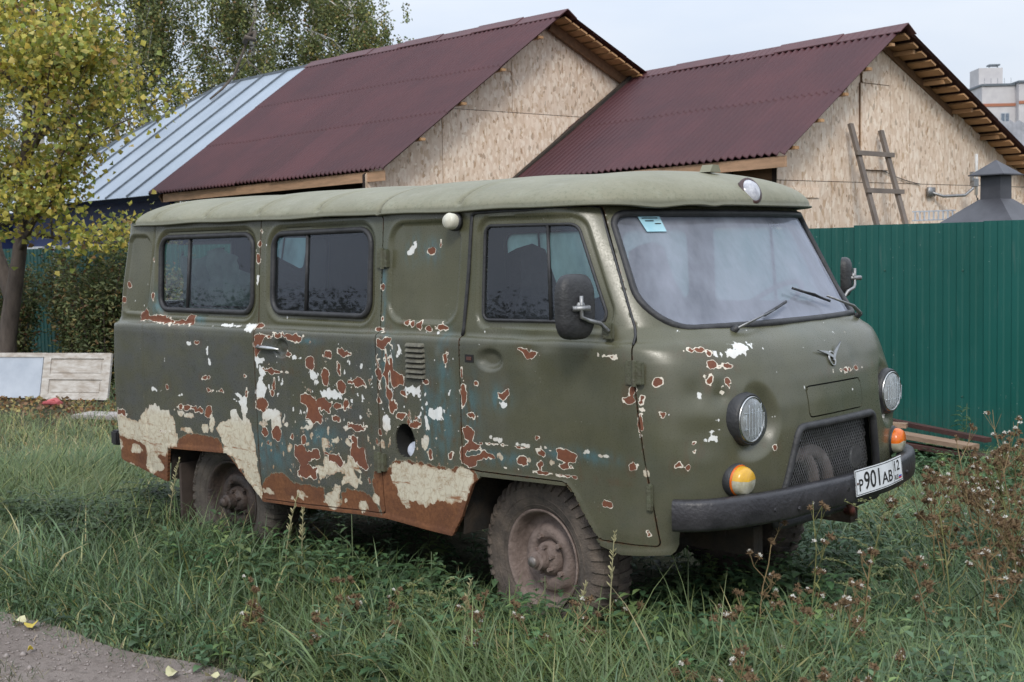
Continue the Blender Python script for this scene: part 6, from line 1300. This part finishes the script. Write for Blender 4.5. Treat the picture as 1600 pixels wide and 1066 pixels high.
# ================================================================ GRASS AND WEEDS
def in_path(x, y): e_ = path_edge(x); return (y < e_) & (y > e_-1.45)
def under_van(x, y): return (x > -3.2) & (x < .95) & (np.abs(y) < .80)
def wheelspot(x, y):
    m = np.zeros(x.shape, bool)
    for wx in (0, -2.302): m |= (np.abs(x-wx) < .34) & (np.abs(np.abs(y)-.74) < .14)
    return m
def blades(P, h, w, az, lean, curl, tint, name, seg=4, kind_obj=True):
    """ribbon blades: P base (n,3), h length, lean start tilt, curl extra tilt along the blade"""
    n = len(P); d = np.stack([np.cos(az), np.sin(az), np.zeros(n)], 1); s_ = np.stack([-np.sin(az), np.cos(az), np.zeros(n)], 1)
    V = np.empty((n, seg*2+1, 3)); p = P.copy(); tw = rng.uniform(-.9, .9, n)
    sv = s_*np.cos(tw)[:, None]+d*np.sin(tw)[:, None]
    for i in range(seg+1):
        f_ = i/seg; ww = (w*(1-f_**1.6)*(.75+.5*math.sin(min(1, f_*2)*math.pi/2)))[:, None]*.5
        if i < seg: V[:, 2*i] = p-sv*ww; V[:, 2*i+1] = p+sv*ww
        else: V[:, 2*seg] = p
        a_ = lean+curl*f_; p = p+(d*np.sin(a_)[:, None]+np.array([0, 0, 1])*np.cos(a_)[:, None])*(h/seg)[:, None]
    b = (np.arange(n)*(seg*2+1))[:, None]; F_ = []
    for i in range(seg-1): F_.append(np.concatenate([b+2*i, b+2*i+1, b+2*i+3], 1)); F_.append(np.concatenate([b+2*i, b+2*i+3, b+2*i+2], 1))
    F_.append(np.concatenate([b+2*seg-2, b+2*seg-1, b+2*seg], 1)); F_ = np.concatenate(F_)
    o = mesh_obj(name, V.reshape(-1, 3), F_, GRASS_M, None, False, {'tint': np.repeat(tint, seg*2+1, 0)})
    return o
def lowf(x, y, k, ph=0): return .5+.25*(np.sin(x*k+ph+1.3*np.sin(y*k*.7))+np.sin(y*k*1.3-ph*1.7+1.1*np.sin(x*k*.8+ph)))
def scatter(n, x0, x1, y0, y1): return rng.uniform(x0, x1, n), rng.uniform(y0, y1, n)
CAMX, CAMY = 3.81, -5.17
def visible(x, y, marg=.15):
    dx, dy = x-CAMX, y-CAMY; z = dx*fw.x+dy*fw.y; s_ = dx*rt.x+dy*rt.y; return (z > 3.6) & (np.abs(s_/np.maximum(z, .1)) < .388+marg)
def field(n, x0, x1, y0, y1, dens, hfun, w, name, label, pal, wts, lean=(.12, .6), curl=(.7, 2.3), wind=2.3, tuft=.06, gh=1.0):
    nt_ = n//9; tx, ty_ = scatter(nt_, x0, x1, y0, y1); m = visible(tx, ty_) & ~in_path(tx, ty_) & ~under_van(tx, ty_) & ~wheelspot(tx, ty_) & (rng.uniform(size=nt_) < dens(tx, ty_)); tx, ty_ = tx[m], ty_[m]
    k = np.repeat(np.arange(len(tx)), 9); nb = len(k); x = tx[k]+rng.normal(0, tuft, nb); y = ty_[k]+rng.normal(0, tuft, nb)
    m = ~wheelspot(x, y) & ~(under_van(x, y) & (np.abs(y) < .72)); k, x, y = k[m], x[m], y[m]; nb = len(k)
    ta = rng.uniform(0, 6.28, len(tx))[k]; az = np.where(rng.uniform(size=nb) < .55, wind+rng.normal(0, .9, nb), ta+rng.normal(0, .7, nb))
    h = hfun(x, y)*rng.uniform(.55, 1.25, nb)*rng.uniform(.8, 1.2, len(tx))[k]
    ed = np.clip((y-path_edge(x))/.30, .22, 1); near = y > path_edge(x)-.2; h = np.where(near, h*ed, h)
    z = gz(x, y)-.01; t_ = pick(pal, nb, wts)*(.8+.4*rng.uniform(size=len(tx))[k])[:, None]
    yel = (lowf(x, y, 1.4, 2)**2)[:, None]; t_ = t_*(1-yel*.35)+np.array([.20, .22, .055])*yel*.35
    o = blades(np.stack([x, y, z], 1), h, w*rng.uniform(.6, 1.4, nb), az, rng.uniform(*lean, nb), rng.uniform(*curl, nb), t_, name)
    tag(o, label, 'grass', kind='stuff'); return o
GP = [(.085, .145, .062), (.115, .178, .078), (.058, .105, .042), (.155, .215, .085), (.25, .26, .08), (.38, .33, .16)]
GW = [.30, .25, .22, .13, .06, .04]
hn = lambda x, y: .20+.20*lowf(x, y, 2.2, 1)+.05*np.exp(-((y+1.05)/.45)**2)
field(150000, -6.0, 3.6, -2.3, .6, lambda x, y: 1-.65*((x > -1.9) & (x < 1.2) & (y > -1.35) & (lowf(x, y, 2.9, 8) > .35)), hn, .0074, 'near_grass', 'tall blue green meadow grass filling the foreground beside the van', GP, GW)
field(9000, -6.0, 3.8, -2.1, 3.0, lambda x, y: .25+.75*(lowf(x, y, 2.6, 7) > .5), lambda x, y: .32+.16*lowf(x, y, 1.9, 2), .0115, 'tall_grass', 'long arching pale blades standing above the meadow grass', [(.13, .20, .11), (.17, .25, .13), (.10, .16, .08), (.34, .31, .15)], [.4, .3, .2, .1], lean=(.05, .5), curl=(.9, 2.6), tuft=.10)
field(95000, -.2, 6.5, .0, 5.25, lambda x, y: np.full(x.shape, 1.), lambda x, y: .16+.14*lowf(x, y, 2, 5), .0074, 'side_grass', 'meadow grass between the front of the van and the fence', GP, GW)
field(75000, -15, -3.2, -2.6, 3.2, lambda x, y: .45+.55*(lowf(x, y, 1.1, 3) > .42)-.9*np.exp(-((y-2.7)/.75)**2)*(x < -7), lambda x, y: .12+.13*lowf(x, y, 1.7, 4), .0075, 'far_grass', 'shorter yellowish grass in the yard behind the van', [(.13, .17, .07), (.17, .205, .08), (.08, .115, .05), (.30, .28, .10), (.38, .31, .16)], [.3, .27, .2, .15, .08])
field(26000, -16, 1, 2.6, 5.3, lambda x, y: .55-.5*np.exp(-((y-2.7)/.6)**2)*(x < -7), lambda x, y: .10+.08*lowf(x, y, 2), .008, 'fence_grass', 'thin grass growing along the foot of the fence', GP, GW)
# wear strip with short clover and straw at the edge of the path
x, y = scatter(16000, -5, 1.6, -3.7, -1.7); e_ = path_edge(x); m = visible(x, y) & (np.abs(y-e_) < .16*rng.uniform(.2, 1.3, len(x))); m |= visible(x, y) & (lowf(x, y, 4, 9) > .80) & (y < e_-.25) & (y > e_-1.2); x, y = x[m], y[m]; nb = len(x)
tag(blades(np.stack([x, y, gz(x, y)-.005], 1), rng.uniform(.03, .10, nb), np.full(nb, .004), rng.uniform(0, 6.28, nb), rng.uniform(.3, 1.1, nb), rng.uniform(.2, .9, nb), pick([(.30, .25, .15), (.22, .19, .11), (.08, .10, .05), (.12, .13, .06)], nb, [.3, .2, .25, .25]), 'path_edge_grass', 3), 'short trampled grass and straw along the edge of the dirt path', 'grass', kind='stuff')
# leaf litter
x, y = scatter(9000, -14, -6, -.5, 4.2); m = visible(x, y) & (rng.uniform(size=len(x)) < np.exp(-((y-2.5-.03*(x+11))/.55)**2)+.04); x, y = x[m], y[m]; nb = len(x)
tag(leaves_mesh('leaf_litter', np.stack([x, y, gz(x, y)+.02+rng.uniform(0, .03, nb)], 1), .055, pick([(.25, .13, .06), (.33, .24, .08), (.16, .09, .05), (.40, .33, .15)], nb, [.35, .25, .25, .15]), None, 0, .7, .1), 'fallen brown and yellow leaves on the ground before the old door', 'leaf litter', kind='stuff')

# ---- leafy weeds: upright stems with paired leaves, joined masses round the van
def leafy_arrays(P, H, nl, LL, tint, seed, asp=.42):
    r_ = np.random.default_rng(seed); n = len(P); Vs, Fs, Ts = [], [], []; c = 0
    lean = r_.normal(0, .10, (n, 2))
    for i in range(n):
        h = H[i]; m = nl[i]; top = P[i]+np.array([lean[i, 0]*h*1.5, lean[i, 1]*h*1.5, h]); a0 = r_.uniform(0, 6.28)
        sd_ = np.array([.003, 0, 0]); Vs.append(np.array([P[i]-sd_, P[i]+sd_, top+sd_*.3, P[i]+np.array([0, .003, 0])])); Fs += [(c, c+1, c+2), (c+1, c+3, c+2)]; Ts.append(np.tile(tint[i]*.9, (4, 1))); c += 4
        for k in range(m):
            f_ = .12+.88*(k//2+1)/(m/2+.5); f_ = min(1, f_); q = P[i]*(1-f_)+top*f_; a_ = a0+(k//2)*1.57+(k % 2)*math.pi+r_.normal(0, .25); L = LL[i]*(1.15-.75*f_**2)*r_.uniform(.8, 1.2); el = .55*f_-.15+r_.normal(0, .12)
            d = np.array([math.cos(a_)*math.cos(el), math.sin(a_)*math.cos(el), math.sin(el)]); s_ = np.array([-math.sin(a_), math.cos(a_), 0]); u_ = np.array([0, 0, 1.])
            w = L*asp*.5; m1 = q+d*L*.35+u_*L*.03; m2 = q+d*L*.7-u_*L*.06; tp = q+d*L-u_*L*.22
            Vs.append(np.array([q, m1+s_*w+u_*w*.3, m1-u_*w*.05, m1-s_*w+u_*w*.3, m2+s_*w*.72+u_*w*.2, m2-u_*w*.05, m2-s_*w*.72+u_*w*.2, tp]))
            Fs += [(c, c+1, c+2), (c, c+2, c+3), (c+1, c+4, c+5), (c+1, c+5, c+2), (c+2, c+5, c+6), (c+2, c+6, c+3), (c+4, c+7, c+5), (c+5, c+7, c+6)]
            Ts.append(np.tile(tint[i]*r_.uniform(.8, 1.25), (8, 1))); c += 8
    return np.vstack(Vs), np.array(Fs), np.vstack(Ts)
def weeds(x, y, hr, LLr, name, label, pal, wts, seed, asp=.42, dz=0):
    n = len(x); H = rng.uniform(*hr, n); P = np.stack([x, y, gz(x, y)-.01], 1); nl = (H/.030).astype(int).clip(6, 18)//2*2
    V, F_, T_ = leafy_arrays(P, H, nl, rng.uniform(*LLr, n), pick(pal, n, wts), seed, asp); return tag(mesh_obj(name, V, F_, LEAF, None, False, {'tint': T_}), label, 'weeds', kind='stuff')
WP = [(.085, .155, .072), (.115, .190, .090), (.060, .115, .050), (.16, .225, .08)]
def region(n, f): 
    x, y = scatter(n, -4, 4.2, -2.2, 5.2); m = visible(x, y) & f(x, y) & ~in_path(x, y) & ~wheelspot(x, y); return x[m], y[m]
x, y = region(9500, lambda x, y: (y < -.80) & (y > -1.42) & (x > -2.4) & (x < 1.1) & (lowf(x, y, 3, 1) > .20)); weeds(x, y, (.16, .38), (.08, .135), 'nettle_weeds', 'leafy nettle like weeds growing along the sill of the van', WP, [.35, .3, .2, .15], 31)
x, y = region(7000, lambda x, y: (x > .15) & (y > -1.3) & (y < 4.3) & (lowf(x, y, 2.4, 6) > .36)); weeds(x, y, (.14, .32), (.07, .12), 'low_weeds', 'low leafy weeds in front of the bumper and towards the fence', WP, [.3, .3, .2, .2], 32)
x, y = region(13000, lambda x, y: (x > -1.3) & (y < -.6) & (y > -1.8) & (lowf(x, y, 2.9, 8) > .42)); weeds(x, y, (.14, .34), (.07, .11), 'foreground_weeds', 'patches of broad leaved weeds in the foreground grass', WP, [.3, .3, .25, .15], 33, .5)
x, y = region(3500, lambda x, y: under_van(x, y) & (np.abs(y) < .7)); weeds(x[:260], y[:260], (.06, .18), (.06, .10), 'shaded_weeds', 'sparse weeds in the shade under the van', WP, [.3, .3, .3, .1], 34)
x, y = scatter(900, -3.9, -2.7, -1.45, -.3); m = ~wheelspot(x, y) & (lowf(x, y, 4, 2) > .3); weeds(x[m], y[m], (.15, .36), (.07, .12), 'rear_corner_weeds', 'dark leafy weeds beside the rear corner of the van', [(.05, .08, .035), (.07, .11, .045)], [.5, .5], 35, .5)
x, y = scatter(500, -1.6, 1.0, 4.0, 4.9); weeds(x, y, (.08, .18), (.07, .11), 'fence_foot_weeds', 'leafy weeds at the foot of the teal fence', WP, [.3, .3, .2, .2], 36)
x, y = region(4200, lambda x, y: (y < -.3) & (y > -2.1) & (lowf(x, y, 1.3, 5) > .45)); weeds(x[:300], y[:300], (.10, .22), (.05, .08), 'scattered_weeds', 'small broad leaved plants scattered through the foreground grass', WP, [.3, .3, .25, .15], 37, .55)
# ---- single tall plants
def tall_weed(x, y, h, label, seed, LL=.10):
    w_ = empty('tall_weed', (x, y, float(gz(x, y)))); tag(w_, label, 'weed', 'tall leafy weeds around the van'); r_ = np.random.default_rng(seed)
    V, F_, T_ = leafy_arrays(np.array([[0, 0, -.01]]), [h], [int(h/.022)//2*2], [LL], pick([(.085, .13, .055)], 1, None, r_), seed, .38); mesh_obj('foliage', V, F_, LEAF, w_, False, {'tint': T_})
    MB().tube([(0, 0, 0), (.005, .005, h*.5), (.012, 0, h*.98)], [.005, .004, .002], 5).build('stem', simple('green_stem', (.09, .12, .05), None, .7), w_, True)
tall_weed(-1.13, -.98, .50, 'leafy weed standing straight against the rusty sill before the front wheel', 51)
tall_weed(.62, -.62, .46, 'leafy weed in the dark shade under the near bumper end', 52)
tall_weed(.25, -1.12, .44, 'leafy weed with pale flower standing before the front wheel hub', 53, .07)
tall_weed(-.35, -1.15, .30, 'short leafy weed left of the front wheel', 54)
tall_weed(-.62, 5.05, .44, 'bushy weed standing against the teal fence', 55, .14)
tall_weed(-1.75, -1.0, .34, 'leafy weed under the middle of the side door', 56)
tall_weed(-.55, -1.0, .40, 'leafy weed under the rusty panel corner left of the front tyre', 57)
# seeding grass stalks
STK = simple('pale_seed_stalk', (.42, .38, .22), (.30, .28, .15), .8)
def seed_stalk(x, y, h, label, seed, bend=.05):
    R_ = random.Random(seed); s_ = empty('seed_stalk', (x, y, float(gz(x, y)))); tag(s_, label, 'grass stalk', 'single seeding grass stalks'); mb = MB(); P = [Vector((bend*(i/8)**2*h*3, 0, h*i/8)) for i in range(9)]; mb.tube(P, [.0028]*5+[.002]*4, 4); mb.build('stem', STK, s_)
    mb = MB()
    for k in range(34):
        f_ = R_.uniform(.62, 1); i = min(7, int(f_*8)); q = P[i].lerp(P[i+1], f_*8-i); a_ = R_.uniform(0, 6.28); L_ = .010+.018*(1-f_)*2; d = Vector((math.cos(a_)*.6, math.sin(a_)*.6, .8)); mb.tube([q, q+d*L_, q+d*(L_+.008)], [.0015, .003, .001], 3)
    mb.build('seed_head', STK, s_)['kind'] = 'stuff'
for i, (x_, y_, h_, lb) in enumerate([(.50, -1.0, .62, 'tall pale seed stalk standing against the front corner of the door'), (.34, -1.02, .40, 'shorter seed stalk left of the tallest one by the front wheel'), (-1.62, -1.02, .55, 'green seed stalk before the flaking side door'), (-1.50, -1.0, .48, 'right hand seed stalk of the pair before the side door'), (-.10, -1.25, .40, 'bent white seed stalk before the front wheel'), (-2.72, -1.0, .62, 'thin pale stalk rising against the rear wheel arch')]): seed_stalk(x_, y_, h_, lb, 60+i, .02+.03*(i % 3))
# ---- dry thistles with brown heads and white fluff
BRN = simple('dry_brown_stalk', (.17, .115, .055), (.26, .19, .09), .9, scale=20); BRNH = simple('dry_brown_head', (.12, .075, .040), (.19, .125, .065), .95, scale=60); FLF = simple('white_seed_fluff', (.68, .66, .60), (.56, .54, .48), .9, scale=60); OCH = simple('ochre_green_stalk', (.20, .19, .07), (.14, .15, .05), .85)
def burst(mb, c, r, n, R_, w=.0022):
    for k in range(n):
        a_ = R_.uniform(0, 6.28); e_ = math.asin(R_.uniform(-.5, 1)); d = Vector((math.cos(a_)*math.cos(e_), math.sin(a_)*math.cos(e_), math.sin(e_)))
        s_ = d.orthogonal()*w; q = c+d*r; mb.add([c-s_, c+s_, q], [(0, 1, 2)])
def thistle(x, y, h, seed, label, green=False, nb=7):
    R_ = random.Random(seed); t_ = empty('dry_thistle', (x, y, float(gz(x, y)))); tag(t_, label, 'thistle', 'dry thistles in the right foreground')
    st, hdm, fl = MB(), MB(), MB(); P = [Vector((0, 0, 0))]; d = Vector((R_.uniform(-.2, .2), R_.uniform(-.2, .2), 1)).normalized()
    for i in range(6): d = (d+Vector((R_.uniform(-.12, .12), R_.uniform(-.12, .12), 0))).normalized(); P.append(P[-1]+d*h/6)
    st.tube(P, [.0042, .004, .0035, .003, .0028, .0024, .002], 5); ends = [P[-1]]
    for k in range(nb):
        i = R_.randint(2, 5); q = P[i].lerp(P[i+1], R_.random()); a_ = R_.uniform(0, 6.28); L_ = h*R_.uniform(.12, .32); e = q+Vector((math.cos(a_)*.6, math.sin(a_)*.6, .9))*L_; m_ = q.lerp(e, .5)+Vector((math.cos(a_), math.sin(a_), 0))*L_*.15
        st.tube([q, m_, e], [.0022, .0018, .0014], 4); ends.append(e)
        for j in range(R_.randint(1, 3)): b_ = R_.uniform(0, 6.28); e2 = m_+Vector((math.cos(b_)*.5, math.sin(b_)*.5, .8))*L_*.45; st.tube([m_, e2], .0012, 3); ends.append(e2)
    for e in ends:
        if R_.random() < .80:
            r_ = R_.uniform(.009, .015); burst(hdm, e, r_*1.6, 30, R_, .0034); hdm.tube([e-Vector((0, 0, r_)), e, e+Vector((0, 0, r_*.5))], [.002, r_*.6, .001], 5)
        if R_.random() < .24: burst(fl, e+Vector((R_.uniform(-.008, .008), R_.uniform(-.008, .008), .006)), R_.uniform(.009, .014), 30, R_, .0020)
    for k in range(10):     # shrivelled leaves
        i = R_.randint(0, 4); q = P[i].lerp(P[i+1], R_.random()); a_ = R_.uniform(0, 6.28); L_ = R_.uniform(.03, .07); dd_ = Vector((math.cos(a_), math.sin(a_), R_.uniform(-.9, .2))); s_ = dd_.orthogonal().normalized()*.005; st.add([q, q+dd_*L_*.5+s_, q+dd_*L_, q+dd_*L_*.5-s_], [(0, 1, 2, 3)])
    st.build('stem', OCH if green else BRN, t_); hdm.build('seed_heads', BRNH, t_)['kind'] = 'stuff'
    if fl.v: fl.build('fluff', FLF, t_)['kind'] = 'stuff'
spots = [(.98, -.62, .55, 'dry thistle with many heads just below the near bumper end'), (1.10, -.42, .60, 'tall brown thistle in front of the bumper between grille and tyre'), (1.28, -.30, .45, 'dry thistle with three white tufts under the bumper middle'), (1.45, -.05, .42, 'low dry thistle in front of the number plate'), (1.05, -.95, .36, 'short thistle with pale heads at the bottom middle'), (.55, -1.25, .34, 'small dry thistle left of the front bumper shade'), (1.35, -.55, .40, 'dry thistle full of white fluff at the bottom right of middle'), (1.70, .10, .50, 'brown thistle near the bottom right with a bent stem')]
for i, (x_, y_, h_, lb) in enumerate(spots): thistle(x_, y_, h_, 80+i, lb, i in (1,))
R_ = random.Random(5); names_ = ['dry brown thistle in the thicket at the right edge']
for i in range(84):
    x_ = R_.uniform(1.0, 2.2); y_ = R_.uniform(.15, 2.1)+.45*(x_ < 1.4); thistle(x_, y_, R_.uniform(.42, .80), 120+i, 'dry brown thistle in the dense thicket at the right edge', R_.random() < .2, 8)
for i in range(22): x_ = R_.uniform(.0, 2.1); y_ = R_.uniform(-1.5, -.3); thistle(x_, y_, R_.uniform(.20, .36), 220+i, 'short dry thistle scattered low in the right foreground grass', R_.random() < .4, 5)
for i in range(14): x_ = R_.uniform(.3, 1.2); y_ = R_.uniform(1.5, 4.0); thistle(x_, y_, R_.uniform(.28, .48), 260+i, 'dry thistle standing in the weeds between van front and fence', R_.random() < .3, 5)
for i in range(9): x_ = R_.uniform(-1.0, .2); y_ = R_.uniform(-1.75, -1.2); thistle(x_, y_, R_.uniform(.20, .32), 290+i, 'small white tufted thistle in the middle foreground grass', True, 6)
# pale branching sorrel plumes
def plume(x, y, h, seed, label):
    R_ = random.Random(seed); p_ = empty('seeding_plume', (x, y, float(gz(x, y)))); tag(p_, label, 'weed', 'yellow green seeding plumes'); st, sd_ = MB(), MB(); P = [Vector((.02*i*i/9, .01*i, h*i/6)) for i in range(7)]; st.tube(P, .0028, 5)
    for k in range(12):
        i = R_.randint(2, 5); q = P[i].lerp(P[i+1], R_.random()); a_ = R_.uniform(0, 6.28); L_ = h*R_.uniform(.18, .38); pts = [q+Vector((math.cos(a_)*u, math.sin(a_)*u, .9*u-.5*u*u/L_))*L_/L_ for u in [L_*j/6 for j in range(7)]]; st.tube(pts, .0013, 3)
        for j in range(26): u = R_.uniform(.2, 1)*6; i2 = min(5, int(u)); c_ = pts[i2].lerp(pts[i2+1], u-i2)+Vector((R_.gauss(0, .004), R_.gauss(0, .004), R_.gauss(0, .004))); burst(sd_, c_, .006, 4, R_, .0025)
    st.build('stem', OCH, p_); sd_.build('seeds', simple('pale_green_seeds', (.24, .25, .12), (.17, .19, .08), .8), p_)['kind'] = 'stuff'
plume(1.18, -.15, .62, 401, 'pale green seeding plume rising before the bumper right of the thistles'); plume(-.28, -1.32, .34, 402, 'pale green seeding plume left of the front wheel in the foreground'); plume(-.55, -1.22, .30, 403, 'lower seeding plume at the left of the pair before the front wheel')
# burdock like broad leaf plants
def broad(x, y, label, seed, L=.17):
    R_ = random.Random(seed); b_ = empty('broad_leaf_plant', (x, y, float(gz(x, y)))); tag(b_, label, 'plant', 'broad leaved plants near the sill')
    for k in range(5):
        a_ = R_.uniform(0, 6.28); el = R_.uniform(.3, .8); d = Vector((math.cos(a_)*math.cos(el), math.sin(a_)*math.cos(el), math.sin(el))); s_ = Vector((-math.sin(a_), math.cos(a_), 0)); q = d*.12+Vector((0, 0, .04)); V_ = []; n1_, n2_ = 7, 7
        for i in range(n1_):
            f_ = i/(n1_-1); w_ = L*.42*math.sin(math.pi*(f_**.7)*.97+.05); c_ = q+d*L*f_-Vector((0, 0, L*.5*f_*f_))
            for j in range(n2_): g_ = (j/(n2_-1)-.5)*2; V_.append(c_+s_*w_*g_+Vector((0, 0, abs(g_)*w_*.25+.006*math.sin(i*2.1+j*1.9))))
        mesh_obj('leaf', V_, [(i*n2_+j, i*n2_+j+1, (i+1)*n2_+j+1, (i+1)*n2_+j) for i in range(n1_-1) for j in range(n2_-1)], LEAF, b_, True, {'tint': np.tile(np.array([.075, .115, .055])*R_.uniform(.85, 1.2), (49, 1))})
broad(-2.05, -1.08, 'broad leaved plant in front of the side door sill', 71); broad(-3.1, -1.25, 'broad leaved plant left of the rear wheel', 72); broad(.05, -1.30, 'bright broad leaf plant at the foot of the front wheel', 73, .12)
# fallen leaves on the path and its edge
FY = simple('yellow_fallen_leaf', (.52, .40, .04), (.4, .3, .05), .6); FP = simple('pale_fallen_leaf', (.52, .50, .30), (.4, .36, .2), .6)
for i, (x_, y_, m_, s_, lb) in enumerate([(-2.10, -2.16, FY, .075, 'bright yellow leaf at the left path edge'), (-2.20, -2.17, FP, .06, 'pale leaf beside the bright yellow one'), (-.97, -2.12, FP, .07, 'cream leaf lying on the path edge, left of two'), (-.80, -2.04, FP, .055, 'cream leaf at the grass edge, right of two'), (-1.75, -2.35, FY, .03, 'tiny yellow leaf fallen on the bare path')]):
    a_ = i*1.3; o = MB().add([(math.cos(q)*s_*(.62 if k % 2 else .5), math.sin(q)*s_*.42, .012*math.sin(q*2)+.006) for k, q in enumerate(np.linspace(0, 6.28, 10, endpoint=False))]+[(0, 0, .0)], [(k, (k+1) % 10, 10) for k in range(10)]).build('fallen_leaf', m_)
    o.location = (x_, y_, float(gz(x_, y_))+.035); o.rotation_euler = (R(8), R(-6), a_); tag(o, lb, 'leaf', 'fallen leaves by the path')
# pebbles and crumbs on the track
x, y = scatter(5200, -4.5, 1.2, -3.8, -1.9); m = visible(x, y) & in_path(x, y); x, y = x[m], y[m]; nb = len(x); rr_ = rng.uniform(.0025, .011, nb)*(1+1.2*(rng.uniform(size=nb) > .96))
O6 = np.array([(1, 0, 0), (0, 1, 0), (-1, 0, 0), (0, -1, 0), (0, 0, .7), (0, 0, -.7)]); V = np.stack([x, y, gz(x, y)+.018-.02*np.sin((path_edge(x)+.06-y)/1.7*math.pi)**2], 1)[:, None]+O6[None]*rr_[:, None, None]*rng.uniform(.7, 1.3, (nb, 6, 1))
V[:, :, 2] += .0; F8 = np.array([(0, 1, 4), (1, 2, 4), (2, 3, 4), (3, 0, 4), (1, 0, 5), (2, 1, 5), (3, 2, 5), (0, 3, 5)])
tag(mesh_obj('pebbles', V.reshape(-1, 3), (F8[None]+np.arange(nb)[:, None, None]*6).reshape(-1, 3), simple('pebble', (.30, .26, .24), (.19, .16, .145), .85, scale=30)), 'small pebbles and crumbs of soil on the dirt path', 'pebbles', kind='stuff')
